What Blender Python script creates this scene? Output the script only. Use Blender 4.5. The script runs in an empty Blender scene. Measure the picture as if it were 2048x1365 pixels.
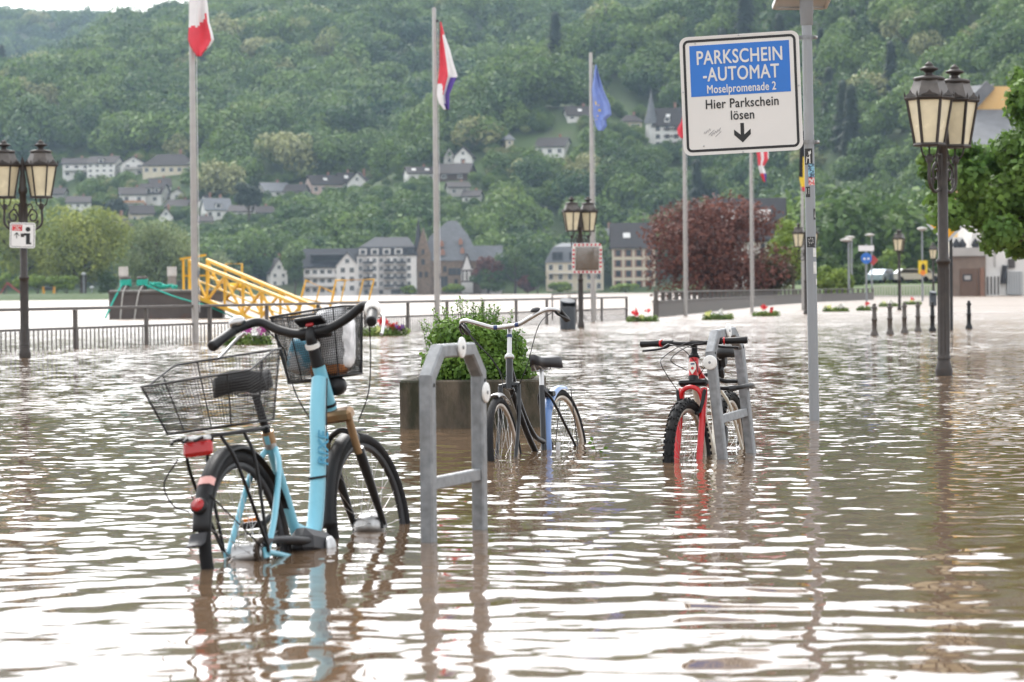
import bpy, bmesh, math, random
import numpy as np
from mathutils import Vector, Matrix, Euler
from mathutils import noise as mnoise
R = math.radians
rng = random.Random(7)
nrng = np.random.default_rng(11)
SC = bpy.context.scene
COL = SC.collection

# ------------------------------------------------------------------ camera
CAM_Z = 0.87            # metres above the flood water (water surface is z = 0)
FPX = 5500.0            # focal length in pixels of the 2048 px wide photograph
PITCH, ROLL = 0.01816, 0.0097
_f = Vector((0, math.cos(PITCH), -math.sin(PITCH)))
_u0 = Vector((0, math.sin(PITCH), math.cos(PITCH)))
_r0 = Vector((1, 0, 0))
_r = _r0*math.cos(ROLL) - _u0*math.sin(ROLL)
_u = _u0*math.cos(ROLL) + _r0*math.sin(ROLL)
cd = bpy.data.cameras.new('camera')
cam = bpy.data.objects.new('camera', cd); COL.objects.link(cam)
cam.matrix_world = Matrix(((_r.x, _u.x, -_f.x, 0), (_r.y, _u.y, -_f.y, 0), (_r.z, _u.z, -_f.z, CAM_Z), (0, 0, 0, 1)))
cd.sensor_width = 36.0
cd.lens = FPX/2048*36
cd.clip_start = 0.3; cd.clip_end = 12000
cd.dof.use_dof = True
cd.dof.focus_distance = 15.5
cd.dof.aperture_fstop = 6.3
SC.camera = cam

# ------------------------------------------------------------------ light
SUN_EL, SUN_AZ = 42.0, 345.0      # azimuth clockwise from +Y: high, over the valley in front and to the left
w = bpy.data.worlds.new('World'); SC.world = w; w.use_nodes = True
nt = w.node_tree; nt.nodes.clear()
sky = nt.nodes.new('ShaderNodeTexSky'); sky.sky_type = 'NISHITA'; sky.sun_disc = False
sky.sun_elevation = R(SUN_EL); sky.sun_rotation = R(SUN_AZ)
sky.air_density = 1.0; sky.dust_density = 4.0; sky.ozone_density = 1.0
hs = nt.nodes.new('ShaderNodeHueSaturation'); hs.inputs['Saturation'].default_value = 0.12
veil = nt.nodes.new('ShaderNodeMixRGB'); veil.inputs['Fac'].default_value = 0.35     # closed cloud cover
veil.inputs['Color2'].default_value = (8.6, 8.75, 9.0, 1)
bg = nt.nodes.new('ShaderNodeBackground'); bg.inputs['Strength'].default_value = 0.15
wo = nt.nodes.new('ShaderNodeOutputWorld')
nt.links.new(sky.outputs[0], hs.inputs['Color']); nt.links.new(hs.outputs[0], veil.inputs['Color1'])
nt.links.new(veil.outputs[0], bg.inputs['Color']); nt.links.new(bg.outputs[0], wo.inputs['Surface'])
sd = bpy.data.lights.new('sun', 'SUN'); sd.energy = 0.9; sd.angle = R(22); sd.color = (1.0, 0.965, 0.92)
sun = bpy.data.objects.new('sun', sd); COL.objects.link(sun)
_az = R(SUN_AZ); _el = R(SUN_EL)
_sv = Vector((math.sin(_az)*math.cos(_el), math.cos(_az)*math.cos(_el), math.sin(_el)))
sun.rotation_euler = (-_sv).to_track_quat('-Z', 'Y').to_euler()
vs = SC.view_settings
SC.display_settings.display_device = 'sRGB'
vs.view_transform = 'Standard'; vs.look = 'None'; vs.exposure = 1.22; vs.gamma = 1.0; vs.use_curve_mapping = False
SC.render.engine = 'CYCLES'
SC.cycles.max_bounces = 5; SC.cycles.diffuse_bounces = 2; SC.cycles.glossy_bounces = 2
SC.cycles.transmission_bounces = 3; SC.cycles.transparent_max_bounces = 8; SC.cycles.volume_bounces = 0
SC.cycles.use_denoising = True
SC.cycles.caustics_reflective = False; SC.cycles.caustics_refractive = False

# ------------------------------------------------------------------ pixel -> world helpers (layout only)
def ray(px, py):
    return _f + _r*((px-1024)/FPX) + _u*((682.5-py)/FPX)
def at(px, py, d):
    """the point seen at pixel (px, py) of the photograph, d metres in front of the camera"""
    v = ray(px, py); v = v*(d/v.y)
    return Vector((v.x, v.y, v.z+CAM_Z))
def on_z(px, py, z=0.0):
    v = ray(px, py); t = (z-CAM_Z)/v.z
    return Vector((v.x*t, v.y*t, z))
def ppm(d):
    return FPX/d
GROUND = -0.36

# ------------------------------------------------------------------ objects
def link(name, me, parent=None):
    o = bpy.data.objects.new(name, me); COL.objects.link(o)
    if parent is not None: o.parent = parent
    return o
def tag(o, label=None, cat=None, group=None, kind=None):
    if label: o['label'] = label
    if cat: o['category'] = cat
    if group: o['group'] = group
    if kind: o['kind'] = kind
    return o
def thing(name, label, cat, loc=(0, 0, 0), rz=0.0, group=None, rot=None):
    o = bpy.data.objects.new(name, None); COL.objects.link(o)
    o.location = loc; o.rotation_euler = rot if rot else (0, 0, rz)
    o.empty_display_size = 0.1
    return tag(o, label, cat, group)
def copy_tree(o, parent=None):
    c = o.copy(); COL.objects.link(c); c.parent = parent
    for ch in o.children: copy_tree(ch, c)
    return c

class MB:
    """collects shapes, builds ONE mesh object"""
    def __init__(s): s.v = []; s.f = []; s.m = []; s.mi = 0; s.sm = []
    def add(s, vs, fs, smooth=False):
        b = len(s.v); s.v += [tuple(v) for v in vs]
        for f in fs:
            s.f.append(tuple(i+b for i in f)); s.m.append(s.mi); s.sm.append(smooth)
        return s
    def box(s, c, size, M=None, ch=0.0):
        x, y, z = size[0]/2, size[1]/2, size[2]/2
        if ch <= 0:
            P = [Vector((a*x, b*y, e*z)) for e in (-1, 1) for b in (-1, 1) for a in (-1, 1)]
            F = [(0, 2, 3, 1), (4, 5, 7, 6), (0, 1, 5, 4), (2, 6, 7, 3), (0, 4, 6, 2), (1, 3, 7, 5)]
        else:
            P = []; q = ch
            for e in (-1, 1):
                for b in (-1, 1):
                    for a in (-1, 1):
                        P += [Vector((a*(x-q), b*(y-q), e*z)), Vector((a*(x-q), b*y, e*(z-q))), Vector((a*x, b*(y-q), e*(z-q)))]
            def I(a, b, e, k): return 3*((1 if e > 0 else 0)*4+(1 if b > 0 else 0)*2+(1 if a > 0 else 0))+k
            F = []
            for e in (-1, 1):
                q4 = [I(-1, -1, e, 0), I(1, -1, e, 0), I(1, 1, e, 0), I(-1, 1, e, 0)]; F.append(q4 if e > 0 else q4[::-1])
            for b in (-1, 1):
                q4 = [I(-1, b, -1, 1), I(1, b, -1, 1), I(1, b, 1, 1), I(-1, b, 1, 1)]; F.append(q4 if b < 0 else q4[::-1])
            for a in (-1, 1):
                q4 = [I(a, -1, -1, 2), I(a, 1, -1, 2), I(a, 1, 1, 2), I(a, -1, 1, 2)]; F.append(q4 if a > 0 else q4[::-1])
            for e in (-1, 1):
                for b in (-1, 1): F.append((I(-1, b, e, 0), I(1, b, e, 0), I(1, b, e, 1), I(-1, b, e, 1)))
                for a in (-1, 1): F.append((I(a, -1, e, 0), I(a, 1, e, 0), I(a, 1, e, 2), I(a, -1, e, 2)))
            for a in (-1, 1):
                for b in (-1, 1): F.append((I(a, b, -1, 1), I(a, b, 1, 1), I(a, b, 1, 2), I(a, b, -1, 2)))
            for e in (-1, 1):
                for b in (-1, 1):
                    for a in (-1, 1): F.append((I(a, b, e, 0), I(a, b, e, 1), I(a, b, e, 2)))
        c = Vector(c)
        s.add([(M @ p if M else p)+c for p in P], F); return s
    def bar(s, a, b, wx, wy=None, up=(0, 0, 1), ext=0.0, ch=0.0):
        a, b = Vector(a), Vector(b); wy = wx if wy is None else wy
        d = (b-a); L = d.length; d.normalize(); a = a-d*ext; b = b+d*ext
        upv = Vector(up)
        if abs(d.dot(upv)) > 0.98: upv = Vector((0, 1, 0))
        xv = d.cross(upv).normalized(); yv = xv.cross(d).normalized()
        M = Matrix((xv, yv, d)).transposed()
        return s.box((a+b)/2, (wx, wy, L+2*ext), M, ch)
    def tube(s, pts, rad, n=8, closed=False, caps=True, smooth=True, flat=1.0):
        pts = [Vector(p) for p in pts]; N = len(pts)
        rr = list(rad) if hasattr(rad, '__len__') else [rad]*N
        T = []
        for i in range(N):
            if closed: t = pts[(i+1) % N]-pts[i-1]
            else: t = pts[min(i+1, N-1)]-pts[max(i-1, 0)]
            if t.length < 1e-9: t = Vector((0, 0, 1))
            T.append(t.normalized())
        nv = Vector((0, 0, 1)) if abs(T[0].z) < 0.9 else Vector((1, 0, 0))
        nv = (nv-T[0]*nv.dot(T[0])).normalized()
        V = []
        for i in range(N):
            if i > 0:
                nv = nv-T[i]*nv.dot(T[i])
                nv = nv.normalized() if nv.length > 1e-6 else T[i].orthogonal().normalized()
            bv = T[i].cross(nv)
            for k in range(n):
                a = 2*math.pi*k/n
                V.append(pts[i]+(nv*math.cos(a)*flat+bv*math.sin(a))*rr[i])
        F = []
        M_ = N if closed else N-1
        for i in range(M_):
            j = (i+1) % N
            for k in range(n):
                k2 = (k+1) % n
                F.append((i*n+k, i*n+k2, j*n+k2, j*n+k))
        s.add(V, F, smooth)
        if caps and not closed:
            s.add(V[:n], [tuple(range(n))[::-1]]); s.add(V[-n:], [tuple(range(n))])
        return s
    def lathe(s, prof, c=(0, 0, 0), n=16, M=None, smooth=True, ang0=0.0, caps=True):
        """prof: (radius, z) from bottom to top"""
        c = Vector(c); V = []; F = []
        for (r, z) in prof:
            for k in range(n):
                a = ang0+2*math.pi*k/n
                p = Vector((r*math.cos(a), r*math.sin(a), z)); V.append((M @ p if M else p)+c)
        for i in range(len(prof)-1):
            for k in range(n):
                k2 = (k+1) % n
                F.append((i*n+k, i*n+k2, (i+1)*n+k2, (i+1)*n+k))
        s.add(V, F, smooth)
        if caps:
            if prof[0][0] > 1e-5: s.add(V[:n], [tuple(range(n))[::-1]])
            if prof[-1][0] > 1e-5: s.add(V[-n:], [tuple(range(n))])
        return s
    def prism(s, poly, d, M=None, c=(0, 0, 0)):
        """poly in xy-plane extruded from z=0 to z=d (then M, c)"""
        c = Vector(c); n = len(poly)
        V = [Vector((p[0], p[1], 0)) for p in poly]+[Vector((p[0], p[1], d)) for p in poly]
        F = [tuple(range(n))[::-1], tuple(range(n, 2*n))]+[(i, (i+1) % n, n+(i+1) % n, n+i) for i in range(n)]
        s.add([(M @ p if M else p)+c for p in V], F); return s
    def quad(s, *p): s.add(p, [tuple(range(len(p)))]); return s
    def mesh(s, name, mats):
        me = bpy.data.meshes.new(name); me.from_pydata(s.v, [], s.f)
        for m in (mats if isinstance(mats, (list, tuple)) else [mats]): me.materials.append(m)
        me.polygons.foreach_set('material_index', s.m)
        me.polygons.foreach_set('use_smooth', s.sm)
        me.update(); return me
    def build(s, name, mats, parent=None):
        return link(name, s.mesh(name, mats), parent)

def arc(c, r, a0, a1, n, ax=(1, 0, 0), ay=(0, 0, 1)):
    c, ax, ay = Vector(c), Vector(ax), Vector(ay)
    return [c+ax*(r*math.cos(R(a0+(a1-a0)*i/n)))+ay*(r*math.sin(R(a0+(a1-a0)*i/n))) for i in range(n+1)]
def spline(pts, n=8):
    """Catmull-Rom through the points"""
    P = [Vector(p) for p in pts]; P = [2*P[0]-P[1]]+P+[2*P[-1]-P[-2]]; out = []
    for i in range(1, len(P)-2):
        for k in range(n):
            t = k/n; a, b, c, d = P[i-1:i+3]
            out.append(0.5*((2*b)+(c-a)*t+(2*a-5*b+4*c-d)*t*t+(3*b-a-3*c+d)*t**3))
    return out+[P[-2]]

# ------------------------------------------------------------------ materials
MATS = {}
def mat(name, col, rough=0.6, metal=0.0, var=0.12, scale=6.0, bump=0.0, bscale=40.0, spec=0.5, coat=0.0, dirt=None, dscale=2.5, dlo=0.5, dhi=0.75, dfac=0.7, coords='Object', stretch=(1, 1, 1), objvar=0.0):
    if name in MATS: return MATS[name]
    m = bpy.data.materials.new(name); m.use_nodes = True; MATS[name] = m
    nt = m.node_tree; N = nt.nodes; L = nt.links
    b = N['Principled BSDF']
    tc = N.new('ShaderNodeTexCoord'); mp = N.new('ShaderNodeMapping'); mp.inputs['Scale'].default_value = stretch
    L.new(tc.outputs[coords], mp.inputs['Vector'])
    nz = N.new('ShaderNodeTexNoise'); nz.inputs['Scale'].default_value = scale; nz.inputs['Detail'].default_value = 5
    L.new(mp.outputs[0], nz.inputs['Vector'])
    rp = N.new('ShaderNodeMapRange'); rp.inputs['From Min'].default_value = 0.3; rp.inputs['From Max'].default_value = 0.7
    rp.inputs['To Min'].default_value = 1-var; rp.inputs['To Max'].default_value = 1+var
    L.new(nz.outputs['Fac'], rp.inputs['Value'])
    mul = N.new('ShaderNodeVectorMath'); mul.operation = 'SCALE'; mul.inputs[0].default_value = col[:3]
    L.new(rp.outputs[0], mul.inputs['Scale'])
    out = mul.outputs[0]
    if objvar:
        oi = N.new('ShaderNodeObjectInfo'); r2 = N.new('ShaderNodeMapRange')
        r2.inputs['To Min'].default_value = 1-objvar; r2.inputs['To Max'].default_value = 1+objvar
        L.new(oi.outputs['Random'], r2.inputs['Value'])
        m2 = N.new('ShaderNodeVectorMath'); m2.operation = 'SCALE'; L.new(out, m2.inputs[0]); L.new(r2.outputs[0], m2.inputs['Scale']); out = m2.outputs[0]
    if dirt:
        n2 = N.new('ShaderNodeTexNoise'); n2.inputs['Scale'].default_value = dscale; n2.inputs['Detail'].default_value = 7; n2.inputs['Roughness'].default_value = 0.65
        L.new(mp.outputs[0], n2.inputs['Vector'])
        r3 = N.new('ShaderNodeMapRange'); r3.inputs['From Min'].default_value = dlo; r3.inputs['From Max'].default_value = dhi; r3.inputs['To Max'].default_value = dfac
        L.new(n2.outputs['Fac'], r3.inputs['Value'])
        mx = N.new('ShaderNodeMixRGB'); L.new(r3.outputs[0], mx.inputs['Fac']); L.new(out, mx.inputs['Color1']); mx.inputs['Color2'].default_value = (*dirt[:3], 1)
        out = mx.outputs[0]
    L.new(out, b.inputs['Base Color'])
    rr = N.new('ShaderNodeMapRange'); rr.inputs['To Min'].default_value = max(0.02, rough-0.08); rr.inputs['To Max'].default_value = min(1, rough+0.08)
    L.new(nz.outputs['Fac'], rr.inputs['Value']); L.new(rr.outputs[0], b.inputs['Roughness'])
    b.inputs['Metallic'].default_value = metal
    b.inputs['Specular IOR Level'].default_value = spec
    b.inputs['Coat Weight'].default_value = coat
    if bump:
        n3 = N.new('ShaderNodeTexNoise'); n3.inputs['Scale'].default_value = bscale; n3.inputs['Detail'].default_value = 4
        L.new(mp.outputs[0], n3.inputs['Vector'])
        bp = N.new('ShaderNodeBump'); bp.inputs['Strength'].default_value = bump; bp.inputs['Distance'].default_value = 0.01
        L.new(n3.outputs['Fac'], bp.inputs['Height']); L.new(bp.outputs[0], b.inputs['Normal'])
    return m
# ------------------------------------------------------------------ terrain (valley sides)
def smin(a, b, k): 
    h = np.clip(0.5+0.5*(b-a)/k, 0, 1); return b*(1-h)+a*h-k*h*(1-h)
def smax(a, b, k): return -smin(-a, -b, k)
_ph = nrng.uniform(0, 6.28, (8, 2))
def _wob(x, y, L, k):
    a, b = _ph[k]
    return (np.sin(x/L*6.28+a+1.3*np.sin(y/L*4.1+b))+np.sin((x*0.6+y*0.8)/L*5.1+b))*0.5
def terrain_z(x, y):
    x = np.asarray(x, float); y = np.asarray(y, float); ys = np.maximum(y, 50.0)
    px = x/ys*FPX+1024
    # main slope across the river
    cB = np.interp(px, [-900, 0, 140, 250, 330, 430, 560, 800, 1100, 3000], [.078, .085, .0915, .1025, .105, .1085, .112, .113, .113, .113])*np.minimum(ys, 1750)-20
    tB = y-(845+22*_wob(x, y, 300, 0))
    zB = 2.2+np.where(tB > 0, 0.155*np.minimum(tB, 220)+0.27*np.maximum(tB-220, 0), tB*0.25)
    zB = zB+np.clip(tB/200, 0, 1)*(7*_wob(x, y, 210, 1)+4*_wob(x, y, 90, 2))
    zB = smin(zB, cB+5*_wob(x, y, 330, 3), 18.0)
    # nearer spur on the right
    cC = np.interp(px, [300, 700, 860, 1000, 1130, 1230, 1400, 1700, 2048, 3200], [.012, .050, .070, .085, .094, .106, .116, .134, .152, .158])*np.minimum(ys, 1150)-17
    y0 = np.interp(px, [0, 1350, 1700, 2048, 2600], [860, 850, 745, 640, 560])
    tC = y-(y0+10*_wob(x, y, 160, 4))
    zC = 2.2+np.where(tC > 0, 0.30*np.minimum(tC, 60)+0.40*np.maximum(tC-60, 0), tC*0.25)
    zC = zC+np.clip(tC/120, 0, 1)*(5*_wob(x, y, 150, 5)+3*_wob(x, y, 60, 6))
    zC = smin(zC, cC, 14.0)
    # far ridge
    cA = np.interp(px, [-900, 0, 60, 190, 275, 430, 800, 3000], [.105, .1055, .1055, .1055, .1030, .106, .1, .1])*np.minimum(ys, 2750)-27
    zA = -60+np.where(y > 2000, (y-2000)*0.58, (y-2000)*0.6)
    zA = smin(zA, cA+6*_wob(x, y, 260, 7), 20.0)
    z = smax(zB, zC, 6.0)
    z = np.maximum(z, np.where(y > 1900, zA, -60))
    # left bank meadow with the playground
    zL = np.interp(px, [-3000, 395, 470, 3000], [1.25, 1.25, -3, -6])
    zL = np.where((y > 516) & (y < 680), np.minimum(zL, (y-516)*0.2-0.4), -6)
    z = np.maximum(z, zL)
    # right bank, where the town stands
    zR = np.interp(px, [1330, 1420, 1560, 4000], [-6, 0.5, 1.2, 1.5])
    zR = np.where(y > 262, np.minimum(zR, (y-262)*0.12-0.6), -6)
    return np.maximum(z, zR)
def on_hill(px, py):
    """first point of the terrain under a pixel"""
    v = ray(px, py); ds = np.linspace(300, 3200, 5800); t = ds/v.y
    zs = CAM_Z+v.z*t; hz = terrain_z(v.x*t, ds)
    k = np.argmax(hz > zs)
    if not (hz > zs).any(): k = len(ds)-1
    return Vector((v.x*t[k], ds[k], float(hz[k])))

def grid_mesh(name, X, Y, Z, m, smooth=True):
    nr, nc = X.shape
    me = bpy.data.meshes.new(name)
    co = np.stack([X, Y, Z], -1).reshape(-1, 3).astype(np.float32)
    i = (np.arange(nr-1)[:, None]*nc+np.arange(nc-1)[None, :]).reshape(-1)
    F = np.stack([i, i+1, i+nc+1, i+nc], 1).astype(np.int32)
    me.vertices.add(len(co)); me.vertices.foreach_set('co', co.reshape(-1))
    me.loops.add(F.size); me.loops.foreach_set('vertex_index', F.reshape(-1))
    me.polygons.add(len(F)); me.polygons.foreach_set('loop_start', np.arange(0, F.size, 4, dtype=np.int32))
    me.polygons.foreach_set('loop_total', np.full(len(F), 4, np.int32))
    me.polygons.foreach_set('use_smooth', np.full(len(F), smooth))
    me.materials.append(m); me.update(calc_edges=True); me.validate()
    return me

M_soil = mat('hill_ground', (0.060, 0.095, 0.026), 0.95, var=0.35, scale=0.02, dirt=(0.10, 0.085, 0.06), dscale=0.05, dlo=0.56, dhi=0.68, dfac=0.6, coords='Object')
tv = np.concatenate([np.linspace(230, 900, 90), np.linspace(912, 2900, 150)])
ta = np.linspace(-0.34, 0.34, 190)
TX = tv[:, None]*ta[None, :]; TY = np.repeat(tv[:, None], len(ta), 1)
hill = link('hillside', grid_mesh('hillside', TX, TY, terrain_z(TX, TY), M_soil)); tag(hill, 'steep wooded valley sides across the flooded river', kind='structure')

# promenade paving under the flood water
M_pave = mat('paving', (0.22, 0.20, 0.18), 0.9, var=0.2, scale=1.0)
gx = np.array([[-60, 60]]*2, float); gy = np.array([[-30, -30], [260, 260]], float)
pv = link('promenade', grid_mesh('promenade', gx, gy, np.full((2, 2), GROUND), M_pave, False)); tag(pv, 'paved promenade hidden under the flood water', kind='structure')

# ------------------------------------------------------------------ flood water: one sheet, real waves near, bump everywhere
def water_mat():
    m = bpy.data.materials.new('flood_water'); m.use_nodes = True
    nt = m.node_tree; N = nt.nodes; L = nt.links; b = N['Principled BSDF']
    geo = N.new('ShaderNodeNewGeometry')
    def noise(scale, st, det=3, rough=0.55):
        mp = N.new('ShaderNodeMapping'); mp.inputs['Scale'].default_value = st; L.new(geo.outputs['Position'], mp.inputs['Vector'])
        n = N.new('ShaderNodeTexNoise'); n.inputs['Scale'].default_value = scale; n.inputs['Detail'].default_value = det; n.inputs['Roughness'].default_value = rough
        L.new(mp.outputs[0], n.inputs['Vector']); return n
    silt = noise(0.5, (1, 0.6, 1), 4)
    mx = N.new('ShaderNodeMixRGB'); mx.inputs['Color1'].default_value = (0.130, 0.083, 0.050, 1); mx.inputs['Color2'].default_value = (0.165, 0.110, 0.068, 1)
    L.new(silt.outputs['Fac'], mx.inputs['Fac']); L.new(mx.outputs[0], b.inputs['Base Color'])
    b.inputs['IOR'].default_value = 1.333; b.inputs['Roughness'].default_value = 0.03
    # ripples too fine for the sheet itself: slopes from noise, stronger where the sheet is coarser
    sp = N.new('ShaderNodeSeparateXYZ'); L.new(geo.outputs['Position'], sp.inputs[0])
    def amp(y0, y1, a0, a1):
        k = N.new('ShaderNodeMapRange'); k.inputs['From Min'].default_value = y0; k.inputs['From Max'].default_value = y1
        k.inputs['To Min'].default_value = a0; k.inputs['To Max'].default_value = a1; L.new(sp.outputs['Y'], k.inputs['Value']); return k.outputs[0]
    calm = noise(0.16, (0.5, 1.0, 1), 3)           # gusts: calmer and rougher patches
    cr = N.new('ShaderNodeMapRange'); cr.inputs['From Min'].default_value = 0.35; cr.inputs['From Max'].default_value = 0.65; cr.inputs['To Min'].default_value = 0.55; cr.inputs['To Max'].default_value = 1.3
    L.new(calm.outputs['Fac'], cr.inputs['Value'])
    L.new(amp(26, 120, 0.03, 0.37), b.inputs['Roughness'])      # waves smaller than can be told apart
    tot = geo.outputs['Normal']
    for (sc, st, y0, y1, a0, a1) in ((9.5, (0.8, 1, 1), 9, 24, 0.05, 0.58), (3.6, (1.0, 0.8, 1), 14, 38, 0.0, 0.6), (0.5, (1.0, 0.35, 1), 30, 90, 0.0, 0.5)):
        n = noise(sc, st, 2, 0.5)
        sb = N.new('ShaderNodeVectorMath'); sb.operation = 'SUBTRACT'; L.new(n.outputs['Color'], sb.inputs[0]); sb.inputs[1].default_value = (0.5, 0.5, 0.5)
        fl = N.new('ShaderNodeVectorMath'); fl.operation = 'MULTIPLY'; L.new(sb.outputs[0], fl.inputs[0]); fl.inputs[1].default_value = (1, 1, 0)
        mk = N.new('ShaderNodeMath'); mk.operation = 'MULTIPLY'; L.new(amp(y0, y1, a0, a1), mk.inputs[0]); L.new(cr.outputs[0], mk.inputs[1])
        ml = N.new('ShaderNodeVectorMath'); ml.operation = 'SCALE'; L.new(fl.outputs[0], ml.inputs[0]); L.new(mk.outputs[0], ml.inputs['Scale'])
        ad = N.new('ShaderNodeVectorMath'); ad.operation = 'ADD'; L.new(tot, ad.inputs[0]); L.new(ml.outputs[0], ad.inputs[1]); tot = ad.outputs[0]
    nm = N.new('ShaderNodeVectorMath'); nm.operation = 'NORMALIZE'; L.new(tot, nm.inputs[0]); L.new(nm.outputs[0], b.inputs['Normal'])
    return m
rows = [-400, -60, -10, 1.0]
y = 3.0
while y < 60:
    rows.append(y); y += 0.0125*(max(y, 5)/5.5)**1.45
while y < 1500:
    rows.append(y); y *= 1.05
rows.append(2100)
rows = np.array(rows)
ca = np.linspace(-0.21, 0.21, 330)
ca = np.concatenate([[-1.3, -0.6, -0.35, -0.26], ca, [0.26, 0.35, 0.6, 1.3]])
WX = np.maximum(rows, 3.0)[:, None]*ca[None, :]; WX[:, :4] -= np.array([300, 30, 2, 0.5]); WX[:, -4:] += np.array([0.5, 2, 30, 300])
WY = np.repeat(rows[:, None], len(ca), 1)
WZ = np.zeros_like(WX)
cell = np.maximum(np.gradient(rows), np.maximum(rows, 3)*0.42/330)[:, None]
wr = np.random.default_rng(5)
for k in range(64):
    lam = 0.065*(0.50/0.065)**wr.uniform(0, 1)
    th = wr.normal(0, 1.0)
    kv = 2*math.pi/lam
    amp = 0.0145*lam*wr.uniform(0.6, 1.3)*(1.0 if lam > 0.25 else 1.25)/(64**0.5)*2.4*(1.0 if lam > 0.22 else np.clip((WY-5)/9, 0.25, 1.0))
    fade = np.clip((lam/cell-2.2)/2.5, 0, 1)*np.clip((WY-2)/2, 0, 1)
    amp = amp*np.clip(0.31+(WY-11)*0.04, 0.31, 0.80)*(1.0 if lam < 0.3 else np.clip(1.25-WY*0.035, 0.5, 1.0))
    wx_ = WX+0.10*np.sin(WY*2.1+WX*1.3)+0.07*np.sin(WX*3.7-WY*0.9); wy_ = WY+0.10*np.sin(WX*1.9+WY*0.7)+0.06*np.sin(WX*4.3+WY*2.9)
    phs = kv*(wx_*math.sin(th)+wy_*math.cos(th))+wr.uniform(0, 6.28)
    # slow modulation so that the trains come in groups
    g = 0.6+0.55*np.sin(WX*wr.uniform(0.3, 1.1)+WY*wr.uniform(-0.9, 0.9)+wr.uniform(0, 6.28))
    WZ += amp*fade*g*np.sin(phs+0.35*np.sin(phs*0.37+WX*1.7))
water = link('flood_water', grid_mesh('flood_water', WX, WY, WZ, water_mat())); tag(water, 'rippled brown flood water covering promenade and river', kind='structure')
print('water rows', len(rows), 'quads', (len(rows)-1)*(len(ca)-1))
# ------------------------------------------------------------------ foliage
def leaf_mat(name, c1, c2, c3=None, patch=0.012, rough=0.65, inst=True, transl=0.25):
    m = bpy.data.materials.new(name); m.use_nodes = True
    nt = m.node_tree; N = nt.nodes; L = nt.links; b = N['Principled BSDF']
    oi = N.new('ShaderNodeObjectInfo'); geo = N.new('ShaderNodeNewGeometry')
    r1 = N.new('ShaderNodeValToRGB'); e = r1.color_ramp.elements
    e[0].color = (*c1, 1); e[1].color = (*c2, 1)
    if c3: k = e.new(0.93); k.color = (*c2, 1); e[-1].color = (*c3, 1)
    n1 = N.new('ShaderNodeTexNoise'); n1.inputs['Scale'].default_value = patch; n1.inputs['Detail'].default_value = 3
    L.new(geo.outputs['Position'], n1.inputs['Vector'])
    a = N.new('ShaderNodeMath'); a.operation = 'MULTIPLY_ADD'; a.inputs[1].default_value = 0.75 if inst else 0.1
    L.new(oi.outputs['Random'], a.inputs[0])
    n1m = N.new('ShaderNodeMapRange'); n1m.inputs['From Min'].default_value = 0.3; n1m.inputs['From Max'].default_value = 0.7
    n1m.inputs['To Min'].default_value = -0.1 if inst else 0.0; n1m.inputs['To Max'].default_value = 0.4 if inst else 0.9
    L.new(n1.outputs['Fac'], n1m.inputs['Value']); L.new(n1m.outputs[0], a.inputs[2])
    L.new(a.outputs[0], r1.inputs['Fac'])
    # each leaf a little different
    rm = N.new('ShaderNodeMapRange'); rm.inputs['To Min'].default_value = 0.7; rm.inputs['To Max'].default_value = 1.3
    L.new(geo.outputs['Random Per Island'], rm.inputs['Value'])
    s = N.new('ShaderNodeVectorMath'); s.operation = 'SCALE'; L.new(r1.outputs[0], s.inputs[0]); L.new(rm.outputs[0], s.inputs['Scale'])
    L.new(s.outputs[0], b.inputs['Base Color']); b.inputs['Roughness'].default_value = rough; b.inputs['Specular IOR Level'].default_value = 0.3
    if transl:
        tb = N.new('ShaderNodeBsdfTranslucent'); L.new(s.outputs[0], tb.inputs['Color']); mx = N.new('ShaderNodeMixShader'); mx.inputs[0].default_value = transl
        L.new(b.outputs[0], mx.inputs[1]); L.new(tb.outputs[0], mx.inputs[2]); L.new(mx.outputs[0], N['Material Output'].inputs['Surface'])
    return m

def foliage_arrays(lobes, n, size, g, flat=0.75, inner=0.55, drop=0.0):
    """leaf clumps (bent quads) spread through the volume of several ellipsoid lobes"""
    L = np.array([[*c, *r] for c, r in lobes], float)
    vol = np.prod(L[:, 3:], 1)**(2/3); pick = g.choice(len(L), n, p=vol/vol.sum())
    d = g.normal(size=(n, 3)); d /= np.linalg.norm(d, axis=1)[:, None]
    rad = inner+(1-inner)*g.uniform(0, 1, n)**0.6
    rad *= 1+0.10*g.normal(size=n)
    P = L[pick, :3]+d*L[pick, 3:]*rad[:, None]
    nrm = d*np.array([1, 1, 1.0])+g.normal(size=(n, 3))*0.55+np.array([0, 0, 0.35]); nrm /= np.linalg.norm(nrm, axis=1)[:, None]
    a = np.cross(nrm, g.normal(size=(n, 3))); a /= np.linalg.norm(a, axis=1)[:, None]
    if drop: a = a*(1-drop)+np.array([0, 0, -drop]); a /= np.linalg.norm(a, axis=1)[:, None]
    b = np.cross(nrm, a)
    s = size*g.uniform(0.6, 1.35, n)[:, None]
    V = np.stack([P-a*s*0.5, P+b*s*0.34*flat+nrm*s*0.10, P+a*s*0.5, P-b*s*0.34*flat+nrm*s*0.10], 1)
    return V.reshape(-1, 3)
def quads_to_mesh(name, V, m, tri_body=None):
    n = len(V)//4; me = bpy.data.meshes.new(name)
    me.vertices.add(len(V)); me.vertices.foreach_set('co', V.astype(np.float32).reshape(-1))
    me.loops.add(n*4); me.loops.foreach_set('vertex_index', np.arange(n*4, dtype=np.int32))
    me.polygons.add(n); me.polygons.foreach_set('loop_start', np.arange(0, n*4, 4, dtype=np.int32)); me.polygons.foreach_set('loop_total', np.full(n, 4, np.int32))
    me.materials.append(m); me.update(calc_edges=True)
    return me
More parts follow.
